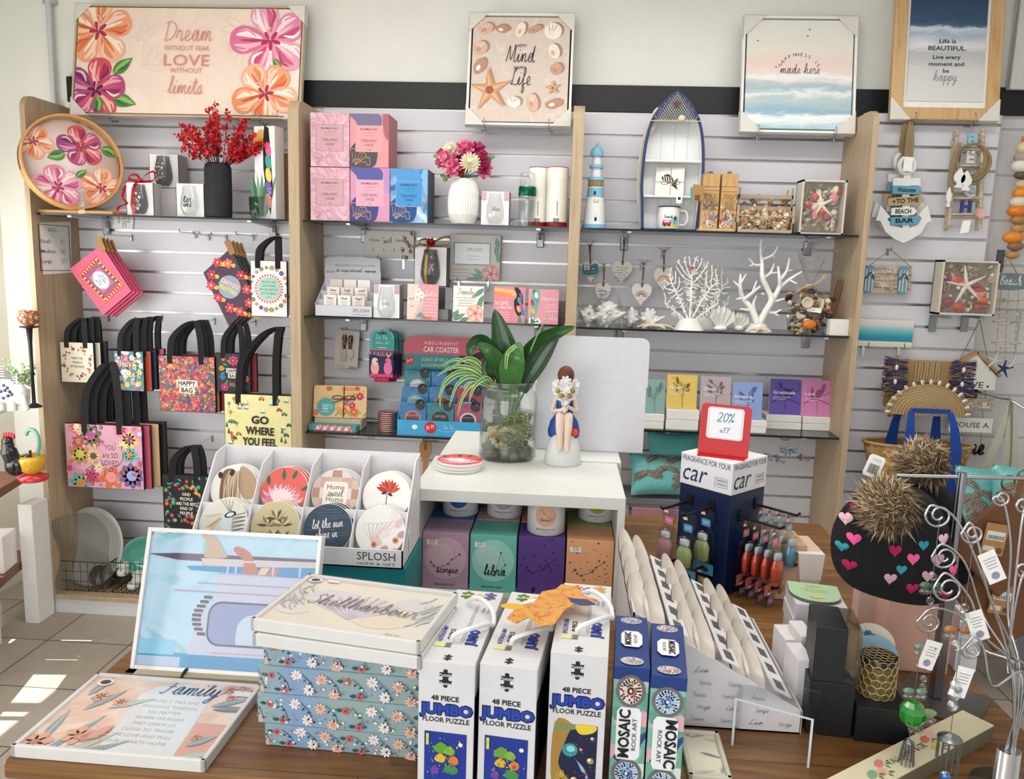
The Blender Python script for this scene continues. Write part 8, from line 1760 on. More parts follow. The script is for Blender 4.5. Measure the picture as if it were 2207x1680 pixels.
def c_mag(a):
 for k in range(7):a.line([(-14,-22),(-34+9*k,6+2*k),(-26+9*k,14),(-14,-22)],.8,C('#d9b9b2'),4)
 for x,y,q in ((26,20,100),(30,8,60),(20,0,200),(34,-8,20),(16,-26,240),(30,-30,300),(6,-26,150)):a.leaf(x,y,26,14,q,C(('#e3c6c6','#c99aa0','#f0e0de')[int(x)%3]))
 for x,y in ((-10,-26),(32,-16)):a.ell(x,y,6,6,C('#d98a5a'));a.ell(x,y,2.6,2.6,C('#8a4a3a'))
CS=[('brown pony','#ebe7e2',c_horse,1,0),('pink protea on coral','#e0625c',c_protea,1,1),('checked Home sweet Home','#d9d1d2',c_home,1,2),('twin red flower','#efedeb',c_red,1,3),('pale bird','#e3dfd6',c_bird,0,0),('dried flower sketch','#cfc29a',c_dry,0,1),('navy let the sun shine in','#2c4257',c_sun,0,2),('white magnolia','#eeebe8',c_mag,0,3)]
R_=.0555
def coaster(label,bg,art,M):
 m=MB().lathe([(0,0),(R_,0),(R_,.006),(R_-.0008,.0068),(0,.0068)],C('#e9e6e1',.5),None,56);m.lathe([(0,.0069),(R_-.001,.0069)],C(bg,.4),None,56,cap=False)
 if art:art(Art(m,top(.0069),R_/50,clip=48.5))
 return solo(m,'round_coaster',label,'coaster',M=M,group='round ceramic coasters')
O_=V(((x0+x1)/2,Yd,zlb))
for nm_,bg,art,row,col in CS:
 for k in range(3):
  y=.012+RD*row+.014*k;z=(hl*.35 if row==0 else hl*.5+RH*.72)+.004*k
  coaster(nm_+' coaster'+(', front of its slot in the tiered display',', second in its slot of the tiered display',', rearmost in its slot of the tiered display')[k],bg,art if k==0 else None,T(*(O_+V(((col-1.5)*w/4+.003*k,y+.013-.004*k,z-.005*k))))@rotm(ax=-24)@T(0,0,R_)@rotm(ax=90))
Yc=1.83;cl,cr=PY(890,1062,Yc),PY(1349,1080,Yc);ztop=(cl.z+cr.z)/2+.008;cw=cr.x-cl.x;cx=(cl.x+cr.x)/2;ch=ztop-ZT;MEL=C('#d9dad6',.35)
def cabinet(label,x,y,d,h,open_=True):
 t=thing('cube_cabinet',label,'cabinet',(x,y,ZT),group='white cube cabinets')
 MB().box(0,d/2,h-.03,cw,d,.03,MEL,b=.001).build('top',t);MB().box(0,d/2,0,cw,d,.016,MEL).build('bottom',t)
 for s in (-1,1):MB().box(s*(cw/2-.009),d/2,.016,.018,d,h-.046,MEL,b=.0006).build('side',t)
 MB().box(0,d-.004,.016,cw-.036,.006,h-.046,C('#cfd0cd',.5)).build('back',t)
yj=PZ(960,1024,ztop).y;yj=Yc+.34
cabinet('white cube cabinet at the front, holding zodiac candles and boxes',cx,Yc,.338,ch);cabinet('second white cube cabinet behind, under the white card display back',cx+.012,Yc+.34,.33,ch+.004)
zf=ZT+.0165;bw=(cw-.036)/4;BC=[('mauve','#bd9cb6','#d6b4c9','scorpio'),('teal','#6cc4b8','#a0dcd4','libra'),('violet','#5c4291',None,'pisces'),('orange','#ecb082',None,''),('blue','#2f6fb0',None,''),('pink','#c9a3a6',None,''),('tan','#c9986c',None,''),('green','#8aa064',None,'')]
hb=PY(965,1149,Yc+.03).z-zf
for i,(cn,col,blob,wd)in enumerate(BC):
 k,bk=i%4,i>=4;x=cx+(k-1.5)*bw;y=Yc+.03+(.118 if bk else 0);c=C(col,.45);m=MB().box(0,.055,0,bw-.004,.11,hb,c,b=.001);s=bw/100;a=Art(m,front(0,0,hb/2),s,clip=(47,hb/s/2-1));ink=C('#2a2036')
 if blob:a.ell(0,6,44,46,C(blob));a.ell(-10,14,26,24,C('#e3c3cc' if k==0 else '#b5dfda'));a.hand(wd,4,-26,46,ink,.9);a.text('BRAMBLE BAY',0,-54,4.6,ink,w=44);a.text('CO',0,-62,3.6,ink,w=7);a.rect(-28,40,22,11,PAPER,0);a.hand('$30',-28,37,12,C('#8a8478'),.9)
 else:
  for j in range(46):a.ell(rnd.uniform(-45,45),rnd.uniform(-30,66),*(2*[rnd.choice((.5,.8,1.3,1.9))]),ink,0,8)
  if k==3:a.rect(-30,40,24,11,PAPER);a.hand('$30',-30,37,12,C('#8a8478'),.9)
 P_=[(-30,-4),(-24,-12),(-16,-16),(6,-6),(14,4),(30,16)]if k!=1 else [(-16,-20),(4,-26),(16,24),(26,-2),(4,-26)]
 a.line(P_,.7,ink);[a.ell(x_,y_,2,2,ink,0,8)for x_,y_ in P_]
 if wd=='pisces':a.hand('p',-14,-56,8,ink,.8)
 solo(m,'candle_box',cn+' zodiac candle box, '+('back row' if bk else 'front row')+' in the white cabinet','box',(x,y,zf),group='zodiac candle boxes')
for nm_,k,y,col,px_ in (('taurus',2,.05,'#e2b49a',1178),('aquarius',0,.165,'#2f62a8',993),('aries',1,.17,'#c9a8ad',1088),('virgo',3,.175,'#a9b83a',1285)):
 r=.047;hc=.088;zc=zf+hb+.001;Yq=Yc+.03+y;m=MB().lathe([(r*.9,0),(r,.004),(r,hc),(r*.94,hc),(r*.94,.02),(0,.02)],C('#e6e4e4',.3),None,44);q=C(col,.5);n_=20
 for j in range(16):
  x0_,x1_=-.027+.054*j/16,-.027+.054*(j+1)/16;m.add([(r*1.004*math.sin(x_/r),-r*1.004*math.cos(x_/r),hc*.6+g*math.sqrt(max(0,.027**2-x_*x_)))for x_,g in ((x0_,-1),(x1_,-1),(x1_,1),(x0_,1))],[(0,1,2,3)],q)
 mm=MB();a=Art(mm,top(0),.001);a.hand(nm_,0,-13,25,INK,.6);a.text('BRAMBLE BAY CO',0,-36,4,C('#4a484c'),w=46);a.text('AUSTRALIA',0,-42,1.8,C('#7a787c'),w=18);a.line([(-14,14),(-4,6),(2,2),(8,-4),(16,-8)],.5,INK);a.line([(-4,6),(-8,18)],.5,INK);[a.ell(x_,y_,.9,.9,INK,0,8)for x_,y_ in ((-14,14),(-4,6),(8,-4),(16,-8),(-8,18))]
 m.add([((r*1.006+z_)*math.sin(x_/r),-(r*1.006+z_)*math.cos(x_/r),hc*.6+y_)for x_,y_,z_ in mm.v],mm.f,INK)
 solo(m,'zodiac_candle','white candle jar labelled '+nm_+', on '+('the violet front box' if k==2 else 'a back row box in the cabinet'),'candle',(PY(px_,1090,Yq).x,Yq,zc),group='zodiac candles')
zt_=ztop+.0005
for k in range(3):
 c=PZ(989,1010,zt_);coaster(('lowest','middle','top')[k]+' coaster of the stack of three on the white cabinet'+('' if k<2 else ', printed with a protea'),'#e0625c' if k==2 else '#8f9ac0',c_protea if k==2 else None,T(c.x+.0015*k,c.y,zt_+.0085*k)@MX.Scale(1.12,4))
c=PZ(1093,985,zt_);jr=61*mpp(c);jh=(PY(1097,822,c.y).z-zt_);t=thing('plant_jar','big glass jar of water with peace lily and spider plant','plant',(c.x,c.y,zt_));JG=glassmat('jar_glass','#c9d6d2',.35,.01,2.6)
MB().lathe([(jr*.9,0),(jr,.008),(jr,jh*.76),(jr*.94,jh*.86),(jr*.84,jh*.9),(jr*.84,jh*.93),(jr*.88,jh*.95),(jr*.88,jh),(jr*.82,jh)],JG,None,48).build('jar',t)
MB().tube([(jr*.86*math.cos(q),jr*.86*math.sin(q),jh)for q in (2*PI*i/40 for i in range(40))],.0032,glassmat('jar_rim','#b5c4c0',.5,.02,4),n=8,closed=True).build('rim',t)
MB().lathe([(jr*.96,.006),(jr*.965,jh*.6),(0,jh*.6)],glassmat('jar_water','#dfe8e0',.35,.01,1.6),None,40).build('water',t)
m=MB()
for k in range(60):q,r_=rnd.uniform(0,2*PI),jr*.8*math.sqrt(rnd.random());z=rnd.uniform(.008,.035);big=rnd.random();m.ball((r_*math.cos(q),r_*math.sin(q),z),(.012+.012*big,.012+.01*big,.009+.008*big),C(rnd.choice(('#4a453c','#6d675a','#8a8574','#2a2825','#7a715c')),.4),n=9,m=6)
for k in range(50):q=rnd.uniform(2.2,4.6);r_=jr*.75*rnd.random();m.ball((r_*math.cos(q),r_*math.sin(q),rnd.uniform(.04,.085)),rnd.uniform(.006,.012),C(rnd.choice(('#c9b48c','#d6c6a3','#b39c70'))),n=7,m=5)
m.build('pebbles',t)['kind']='stuff'
m=MB();grs=[C(x,.5)for x in ('#6f8a2a','#8aa040','#4f6f24','#a39a4a','#b5a56a')]
for k in range(130):
 q0=rnd.uniform(-1.7,1.2);r_=jr*rnd.uniform(.1,.85);p=V((r_*math.cos(q0)*.8+.012,r_*math.sin(q0),rnd.uniform(.03,.12)));P_=[p]
 for j in range(3):p=p+V((rnd.gauss(0,.014),rnd.gauss(0,.012),rnd.gauss(.006,.014)));l=math.hypot(p.x,p.y);p=V((p.x*min(1,jr*.92/max(l,1e-6)),p.y*min(1,jr*.92/max(l,1e-6)),min(max(p.z,.02),jh*.58)));P_.append(p)
 m.tube(catmull(P_,3),.0014,rnd.choice(grs),n=4)
m.build('roots',t)['kind']='stuff'
def leafsurf(m,px,wpx,mat,dy=0,tip=.12,fold=.25,edge=None):
 P_=catmull([PY(u,v,c.y+y_)-V((c.x,c.y,zt_))for u,v,y_ in px],6);n_=len(P_);s=mpp(c);G=[]
 for i,p in enumerate(P_):
  d_=(P_[min(i+1,n_-1)]-P_[max(i-1,0)]).normalized();sd=d_.cross(V((0,1,0))).normalized();q=i/(n_-1);wv=wpx*s/2*max(.02,math.sin(PI*min(1,q**.75*1.0))**.75 if tip else 1)
  G.append([p-sd*wv+V((0,-fold*wv,0)),p-sd*wv*.5+V((0,-fold*.3*wv,0)),p,p+sd*wv*.5+V((0,-fold*.3*wv,0)),p+sd*wv+V((0,-fold*wv,0))])
 vs=[v for r_ in G for v in r_]
 for j in range(4):m.add(vs,[(i*5+j,i*5+j+1,i*5+j+6,i*5+j+5)for i in range(n_-1)],edge if edge and j in (0,3)else mat,smooth=True)
LG=[C(x,.32,coat=.3)for x in ('#1f4a18','#28591d','#193c14','#336a26')];z_=-.01
for i,(px,wp)in enumerate((([(1098,835,0),(1092,790,0),(1084,735,.0),(1066,667,.01)],62),([(1112,840,.0),(1135,775,.01),(1180,728,.0),(1240,704,-.02)],42),([(1118,845,-.01),(1150,790,-.02),(1180,745,-.02),(1205,722,-.03)],44),([(1100,850,-.02),(1102,800,-.05),(1110,765,-.06),(1122,738,-.03)],52),([(1085,845,0),(1070,780,-.02),(1040,738,-.03),(1016,748,-.05),(1012,775,-.05)],34),([(1092,850,-.02),(1084,800,-.04),(1056,758,-.06),(1030,740,-.05)],36),([(1062,830,-.03),(1056,800,-.05),(1046,775,-.06),(1040,812,-.07)],16),([(1128,850,.0),(1150,800,.02),(1165,760,.03)],22))):
 m=MB();leafsurf(m,px,wp,LG[i%4]);L0=V(PY(px[0][0],px[0][1],c.y+px[0][2]))-V((c.x,c.y,zt_));m.tube(catmull([(.0+.01*(i-3),.0,.08),(L0.x*.5,L0.y,jh*.6),L0],4),.0028,C('#5f8a3a'),n=6);m.build('peace_lily_leaf',t)
for i,px in enumerate(([(1060,830,-.03),(1020,795,-.06),(975,792,-.07),(940,812,-.08)],[(1062,832,-.03),(1010,800,-.05),(965,815,-.06),(944,860,-.07)],[(1062,835,-.03),(1018,812,-.06),(985,830,-.08),(968,880,-.08)],[(1065,838,-.03),(1025,825,-.06),(1000,850,-.08),(985,900,-.08)],[(1060,830,-.03),(1030,790,-.02),(985,775,-.01),(950,790,.0)],[(1068,838,-.03),(1050,815,-.06),(1022,835,-.09),(1010,870,-.1)],[(1060,828,-.03),(1000,805,-.04),(955,835,-.05),(948,880,-.05)],[(1064,830,-.03),(1030,780,-.05),(1000,775,-.07),(968,800,-.08)],[(1090,800,-.05),(1094,762,-.08),(1112,746,-.09),(1088,770,-.09)],[(1118,830,-.02),(1148,745,-.02),(1176,690,0),(1200,672,.01)])):
 m=MB();leafsurf(m,px,8 if i<9 else 2.5,C('#4f8a34',.4),edge=C('#c9d6a0',.4));m.build('spider_plant_leaf',t)
c=PZ(1212,1004,zt_);s=mpp(c);t=thing('girl_figurine','figurine of a girl in blue sitting on a white dome behind a bouquet','figurine',(c.x,c.y+.035,zt_));SKN=C('#e3cbb8',.45)
MB().lathe([(40*s,0),(41*s,3*s),(38*s,25*s),(32*s,50*s),(22*s,70*s),(0,78*s)],C('#d6d8d6',.5,bump=.2,scale=60),None,40).build('dome',t)
def skin(name,N,E,root,parent,mat,lv=2):
 k=list(N);me=bpy.data.meshes.new(name);me.from_pydata([V(N[q][0])*s for q in k],[(k.index(a_),k.index(b_))for a_,b_ in E],[]);o=bpy.data.objects.new(name,me);COL.objects.link(o);o.modifiers.new('s','SKIN');me.skin_vertices or None
 for i,q in enumerate(k):r_=N[q][1]*s;me.skin_vertices[0].data[i].radius=(r_,r_);me.skin_vertices[0].data[i].use_root=q==root
 o.modifiers.new('u','SUBSURF').levels=lv;dg=bpy.context.evaluated_depsgraph_get();m2=bpy.data.meshes.new_from_object(o.evaluated_get(dg));bpy.data.objects.remove(o);m2.materials.append(mat);m2.polygons.foreach_set('use_smooth',[True]*len(m2.polygons));o=bpy.data.objects.new(name,m2);COL.objects.link(o);o.parent=parent;return o
N={'pel':((0,4,84),14),'ch':((0,4,134),13),'nk':((0,3,156),5.5),'hd':((0,1,170),13),'hd2':((0,2,188),15),'hd3':((0,3,203),9)};E=[('pel','ch'),('ch','nk'),('nk','hd'),('hd','hd2'),('hd2','hd3')]
for g,q in (('l',-1),('r',1)):
 N.update({g+'hip':((q*9,-2,82),10),g+'kn':((q*9,-30,114),10.5),g+'cf':((q*9,-34,84),9.8),g+'an':((q*7,-36,50),6.4),g+'he':((q*7,-36,41),6.2),g+'to':((q*8,-46,35),4.5),g+'sh':((q*18,4,147),6),g+'el':((q*27,-4,114),5),g+'wr':((q*7,-32,126+4*q),4),g+'ha':((q*1.5,-37,131+5*q),4.6)})
 E+=[('pel',g+'hip'),(g+'hip',g+'kn'),(g+'kn',g+'cf'),(g+'cf',g+'an'),(g+'an',g+'he'),(g+'he',g+'to'),('ch',g+'sh'),(g+'sh',g+'el'),(g+'el',g+'wr'),(g+'wr',g+'ha')]
 for j in range(4):N[g+'f%d'%j]=((-q*(6+1.5*(j%2)),-42,127+5*q+3*j),1.5);E.append((g+'ha',g+'f%d'%j))
 N[g+'t']=((-q*1,-42,139+5*q),1.6);E.append((g+'ha',g+'t'))
skin('body',N,E,'pel',t,SKN)
m=MB();m.lathe([(33*s,58*s),(35*s,70*s),(30*s,92*s),(19*s,108*s),(18*s,128*s),(21*s,148*s),(12*s,152*s)],C('#23489a',.5),T(0,3*s,0)@MX.Scale(.72,4,(0,1,0)),36,cap=False,ripple=.05);m.build('dress',t)
m=MB();HR=C('#6b3420',.5,bump=.4,scale=150);m.ball((0,5*s,192*s),(18*s,16*s,21*s),HR,n=20,m=14);m.ball((0,10*s,176*s),(17*s,11*s,18*s),HR);m.build('hair',t)
m=MB()
for q in (-1,1):m.ball((q*5*s,-12.5*s,187*s),(2*s,1*s,1.3*s),INK,n=8,m=5)
m.ball((0,-14*s,181*s),(1.8*s,2.4*s,2.6*s),SKN,n=8,m=6);m.ball((0,-12*s,175*s),(3*s,1*s,1*s),C('#b5605a'),n=8,m=5);m.build('face',t)
fm=m=MB();PW=[C('#efedea',.4),C('#e3e1de',.4)];GDC=C('#a8813a',.4,.5)
m.lathe([(3*s,118*s),(4*s,134*s),(14*s,152*s)],PW[1],T(0,-38*s,0),18,ripple=.12)
for x,y,r_ in ((0,172,15),(-15,166,12),(15,167,12),(-8,156,12),(9,156,12),(-18,178,10),(19,180,10),(0,186,11),(0,146,10)):
 bloom((x*s,-(38+8*(1-abs(x)/22))*s,y*s),r_*s*1.15,PW,7,(x*.03,-1,(y-166)*.02),3)
 if r_>11 and x:m.ball((x*s,-(50+5*(1-abs(x)/20))*s,y*s),(5*s,3*s,5*s),GDC,n=9,m=6)
m.build('bouquet',t)
MB().lathe([(0,0),(8*s,0),(8*s,.001),(0,.001)],C('#e0402f',.5),T(24*s,-27*s,74*s)@rotm(ax=75),18).build('dot_sticker',t)
P0=PZ(1270,972,zt_+.0045);Yk=min(max(P0.y,Yc+.36),Yc+.62);pts=[(1156,740),(1175,726),(1376,730),(1395,752),(1393,842),(1390,980),(1152,965)]
P,w,h=fit(1153,726,1392,975,Yk,zt_+.0045);CB=C('#e3e2e7',.55)
t=thing('card_display_back','large blank white card back of a display box on the rear cabinet','display box',P);m=MB().prism(rr(0,h*.29,w,h*.58,0),.004,CB);m.box(0,.09,0,w,.17,.004,CB);m.build('box_back',t)
MB().prism(rr(.004,h*.79,w,h*.42,[.022,.022,0,0]),.004,CB,y0=.002).build('header',t)
m=MB()
for x in (-.24,.2):m.box(x*w,-.0006,h*.57,w*.2,.0014,.012,CB)
m.build('tab',t)
# ================================================================ right end of the table
X0,X1,Y0,Y1,Zh,Zl=.145,.455,1.345,1.725,.215,.045;SW=C('#d9d5d8',.5)
t=thing('spoon_rest_display','stepped white card display of cream spoon rests, printed with star signs','display box',(X0,Y0,ZT));L_=X1-X0
m=MB();sd=[(0,0),(L_,0),(L_,Zl),(0,Zh)];m.prism(sd,.003,SW);m.prism(sd,.003,SW,y0=Y1-Y0-.003);m.box(.0015,(Y1-Y0)/2,0,.003,Y1-Y0,Zh,SW);m.box(L_,(Y1-Y0)/2,0,.003,Y1-Y0,Zl,SW);m.box(L_/2,(Y1-Y0)/2,0,L_,Y1-Y0,.003,SW)
a=Art(m,front(0),.001);gy=C('#b3acb2');zs=('Aries','Taurus','Gemini','Cancer','Leo','Virgo','Libra','Scorpio','Pisces','Aquarius')
for r_ in range(5):
 for k in range(6):
  x,y=22+52*k+9*(r_%2),14+24*r_
  if y+10<215-.55*(x+20):a.hand(zs[(k+3*r_)%10],x,y,24,gy,.8,h=9)
m.build('case',t);sl=lambda x:Zh+(Zl-Zh)*x/L_
for k in range(3):
 x=.085+.095*k;m=MB();z=sl(x)+.008;m.box(x,(Y1-Y0)/2,z,.034,Y1-Y0-.01,.002,C('#e4e1e3',.5),T(x,0,z)@rotm(ay=25)@T(-x,0,-z));a=Art(m,T(x,0,z)@rotm(ay=25)@T(-x,0,-z)@top(z+.002,x,0),1)
 for j in range(6):a.rect(0,.035+.062*j,.017,.034,C('#5d5a5c'))
 m.build('slotted_strip',t)
SPN=C('#ddd3c8',.22,coat=.4)
def spoonmesh():
 m=MB();f=lambda sg:(lambda u,v:((lambda r_,q:(r_*.022*math.cos(q)*(1-.18*math.sin(q)),sg*-.0015+.011*(r_*r_-1)*-1,r_*.056*math.sin(q)))(v,2*PI*u)))
 m.surf(f(1),26,6,SPN,closed=True);m.surf(f(-1),26,6,SPN,closed=True);return m.build('spoon_rest')
sp0=None;tn=('upper','middle','lower')
for k in range(3):
 for c_ in range(2):
  for j in range(4):
   x=.012+.095*k+.031*c_;y=.055+.085*j+.01*c_;zv=V((-.14,.74,.66)).normalized();nv=V((.5,-.45,.74));nv=(nv-zv*nv.dot(zv)).normalized();yv=-nv;xv=yv.cross(zv);p=V((X0+x,Y0+y,ZT+sl(x)+.006));M=MX(((xv.x,yv.x,zv.x,p.x),(xv.y,yv.y,zv.y,p.y),(xv.z,yv.z,zv.z,p.z),(0,0,0,1)))
   lb='cream spoon rest, %s tier, %s file, %s from the front of the card display'%(tn[k],('left','right')[c_],('first','second','third','fourth')[j])
   if sp0 is None:sp0=place(tag(spoonmesh(),lb,'spoon rest','cream spoon rests'),None,M=M)
   else:dup(sp0,lb,M=M)
qa,qb=PZ(1576,1606,ZT),PZ(1744,1656,ZT);qd=qb-qa
t=thing('acrylic_riser','clear acrylic riser standing before the low end of the spoon display','display stand',M=T(*((qa+qb)/2))@rotm(az=math.degrees(math.atan2(qd.y,qd.x)))@T(0,.05,0));m=MB();m.box(0,0,.085,.13,.10,.004,ACRYL)
for x in (-.063,.063):m.box(x,0,0,.004,.10,.085,ACRYL)
m.build('sheet',t);m=MB();ed=C('#d3d9da',.2)
for x in (-.063,.063):m.box(x,-.0505,0,.004,.001,.086,ed)
m.box(0,-.0505,.086,.13,.001,.003,ed)
m.build('edge',t)
tp_=PY(1562,998,1.95);tz=tp_.z;tx,ty,S_=tp_.x+.020,1.95+.104,.158;lz=PY(1553,1067,1.95).z;NV=C('#0f1f48',.4)
t=thing('fragrance_tower','navy counter tower headed Fragrance for your car, with hooks','display stand',(tx,ty,ZT),45);th_=tz-ZT
MB().box(0,0,0,S_-.002,S_-.002,lz-ZT,NV,b=.002).build('body',t);hh=tz-lz;m=MB().box(0,0,lz-ZT,S_,S_,hh,C('#e6e5e8',.45),b=.001);s=S_/100;nb=C('#1d2c57')
for F_ in (front(-S_/2,0,lz-ZT+hh/2),left(-S_/2,0,lz-ZT+hh/2)):
 a=Art(m,F_,s);a.text('FRAGRANCE FOR YOUR',0,14,9.5,nb,w=92);a.text('car',-20,-18,32,nb,shear=.25,w=48);a.text('YANKEE',30,-8,4,nb,w=20);a.text('CANDLE',30,-14,4,nb,w=20)
 for q in (((18,-17),(42,-17)),((18,-2),(42,-2)),((18,-17),(18,-2)),((42,-17),(42,-2))):a.line(q,.5,nb)
m.build('header',t);HK=[('f',-.032,.205),('f',.04,.225),('f',-.032,.05),('f',.045,.09),('l',.025,.225),('l',-.042,.225),('l',.025,.07),('l',-.042,.075)];BKP=C('#0f0f12',.5)
def hk(F_,off,z,d_):return V((off,-S_/2-d_,z))if F_=='f' else V((-S_/2-d_,-off,z))
for F_,off,z in HK:
 m=MB();m.tube([hk(F_,off,z,0),hk(F_,off,z,.115),hk(F_,off,z+.008,.124)],.0034,BKP,n=7);p=hk(F_,off,z-.012,.002);m.box(p.x,p.y,p.z,*((.016,.004)if F_=='f' else (.004,.016)),.03,BKP);m.build('hook',t)
def pack(name_,label,colr,tagc,M):
 t=thing('fragrance_pack',label,'air freshener',M=M,group='hanging car fragrance packs');m=MB();out=catp([(-.016,.0),(-.018,-.02),(-.012,-.032),(-.022,-.05),(-.025,-.09),(-.026,-.135),(0,-.138),(.026,-.135),(.025,-.09),(.022,-.05),(.012,-.032),(.018,-.02),(.016,0),(0,.006)],3)
 m.prism(out,.0016,glassmat('blister_card','#c9d0d3',.45,.12,1.3));a=Art(m,front(0),.001);a.rrect(0,-25,22,16,3,C(tagc,.4));a.rect(0,-23,14,1,PAPER);a.rect(0,-26,14,1,PAPER);a.poly([(-25,-112),(25,-112),(26,-136),(-26,-136)],C(tagc,.4));a.ell(6,-126,8,5,C('#2f3036'));a.rect(-8,-2,10,8,C('#c4404a'));a.rect(-8,-7,10,5,PAPER);m.build('card',t)
 m=MB();M2=T(0,-.009,-.106)@MX.Scale(.55,4,(0,1,0));m.lathe([(.012,0),(.017,.004),(.018,.03),(.014,.04),(.009,.044)],C(colr,.25,coat=.5),M2,16);m.build('bottle',t)
 MB().lathe([(.009,.045),(.012,.048),(.011,.058),(0,.06)],C('#b9bec2',.25),M2,16).build('cap',t)
 MB().lathe([(.015,-.004),(.021,.004),(.021,.034),(.015,.046),(.014,.062),(0,.066)],glassmat('blister','#eef2f4',.15,.04,2),M2,18,cap=False).build('blister',t);return t
W45=T(tx,ty,ZT)@rotm(az=45);PK=[(0,4,'red','#d04a36','#dc7a80',.022,.027),(1,4,'blue','#4f9aba','#7fb0c8',.02,.026),(2,4,'purple','#7a4f86','#a06f98',.022,.027),(4,2,'lime','#9fb070','#4fa0d0',.02,.075),(5,1,'rosy','#bd8288','#e07a9a',.085,.03),(6,3,'honey','#c9a86a','#d9b27a',.02,.04),(7,2,'aqua','#4f7a8a','#3f9ad0',.05,.045)]
for hi,n_,cn,col,tg,d0,dd in PK:
 F_,off,z=HK[hi];base=None
 for k in range(n_):
  p=hk(F_,off,z-.006,d0+dd*k);M=W45@T(*p)@rotm(az=0 if F_=='f' else -90);lb=cn+' car fragrance pack, '+(('innermost','second','third','outermost')[k]if n_==4 else ('innermost','middle','outermost')[k]if n_==3 else ('inner','outer')[k]if n_==2 else 'alone')+' on its hook on the '+('right' if F_=='f' else 'left')+' face of the tower'
  if base is None:base=pack(cn,lb,col,tg,M@MX.Scale(1.22,4))
  else:dup(base,lb,M=M@MX.Scale(1.22,4))
t=thing('sale_sign','red plastic sign with white card reading 20% OFF, on top of the tower','sign',M=T(tx-.012,ty-.03,tz)@rotm(az=-20)@rotm(ax=-8));RED=C('#c4121e',.4);m=MB().prism(rr(0,.066,.128,.134,[.012,.012,.004,.004]),.003,RED);m.box(0,-.015,0,.118,.032,.003,RED,rotm(ax=8));m.build('holder',t)
m=MB().prism(rr(0,.084,.092,.082,.008),.001,C('#eef0f3',.4),y0=-.0012);a=Art(m,front(-.0012,0,.084),.001);bl=C('#5a86ad');a.line(rr(0,0,84,78,6)+[rr(0,0,84,78,6)[0]],.7,C('#8f9499'));a.hand('20%',0,4,44,bl,.75,h=26);a.hand('0ff' if False else 'OFF',0,-24,24,bl,.9,h=14);m.build('card',t)
P,w,h=fit(1661,1187,1768,1293,1.95,ZT);m=MB().box(0,.06,0,w,.12,h,C('#ddb9ae',.5),b=.001);a=Art(m,front(0,0,h/2),w/107)
for x,y in ((-20,26),(24,22),(4,34)):
 for k in range(8):a.leaf(x,y,20,4,20+20*k,C('#b9a777'))
a.rect(-32,-30,42,44,C('#d6bd9d'));a.leaf(-32,-46,34,22,90,C('#c49a7a'),C('#a87a5a'));a.ell(-32,-38,5,7,C('#a5684a'));solo(m,'gift_box','pink gift box printed with palms and a tan tile, behind the fragrance tower','gift box',P)
solo(MB().box(0,.06,0,w*.7,.12,.012,grain('lid_wood',['#b39372','#c4a684'],(6,60,60),.5)),'wooden_board','small timber board lying on the pink palm printed box','board',P+V((-.02,0,h+.0005)))
P,w,h=fit(1724,1150,1782,1240,1.92,None);m=MB();m.strip([(0,.06,h),(0,-.01,h),(0,-.014,h*.4),(0,-.004,0)],[w,w,w*.8,w*.1],C('#dfdcd8',.7));solo(m,'paper_flap','white paper sheet draped over the right corner of the pink palm box','paper',(P.x,1.94,ZT+.131-h))
P,w,h=fit(1712,1306,1822,1340,1.60,None);zt3=P.z+h;hb=(zt3-ZT)/4
for k in range(4):solo(MB().box(.003*(k%2),.06,0,w,.12,hb-.0006,C('#cfccd0',.5),b=.001),'coaster_carton',('bottom','second','third','top')[k]+' grey white carton of the stack under the green coaster','box',(P.x,1.60,ZT+hb*k),-6,'cartons under the green coaster')
m=MB();o=rr(0,0,.105,.1,[.006,.006,.05,.045]);n_=len(o);vs=[(x,y,0)for x,y in o]+[(x,y,.006)for x,y in o];GC=C('#a9c9a0',.35);m.add(vs,[list(range(n_))[::-1],[i+n_ for i in range(n_)]],GC);m.add(vs,[(i,(i+1)%n_,(i+1)%n_+n_,i+n_)for i in range(n_)],C('#5d625c'));a=Art(m,top(.006),.001)
a.hand('Kindness',0,28,34,C('#c9b06a'),.8);a.lines(0,16,60,3,7,1.4,C('#c9b06a'))
for k in range(9):a.leaf(0,-34,18,4,20+17*k,C('#d3bb72'))
solo(m,'green_coaster','pale green rounded coaster with gold print on top of the grey white cartons','coaster',(P.x+.004,1.655,zt3+.0003),-10)
for k,(u0,u1,v,Yk,hq)in enumerate(((1716,1752,1423,1.395,None),(1688,1722,1380,1.50,None),(1722,1754,1372,1.475,None))):
 P,w,h=fit(u0,v,u1,v+100,Yk,ZT);solo(MB().box(0,.035,0,w,.07,h,C('#dcd8da',.5),b=.001),'white_carton',('front','left rear','right rear')[k]+' narrow white carton between the spoon rests and black boxes','box',P,4,'narrow white cartons')
BLK=C('#1d1d20',.45);P,w,h=fit(1753,1356,1850,1475,1.345,ZT);h2=h/2
solo(MB().box(0,.05,0,w,.1,h2-.0005,BLK,b=.001),'black_box','lower black gift box of the tall pair beside the white cartons','gift box',(P.x,1.345,ZT),-6)
t=thing('black_box','upper black gift box with clear corner window, on top of the pair','gift box',(P.x+.003,1.345,ZT+h2),-9);MB().box(-w*.16,.05,0,w*.68,.1,h2,BLK,b=.001).build('body',t);MB().box(w*.34,.05,.001,w*.31,.098,h2-.002,glassmat('dark_window','#c9c2ba',.5,.03,2)).build('window',t);MB().lathe([(.012,.01),(.02,.04),(.016,.09),(0,.095)],C('#8f7a5a',.4),T(w*.34,.05,0),16).build('ornament',t)
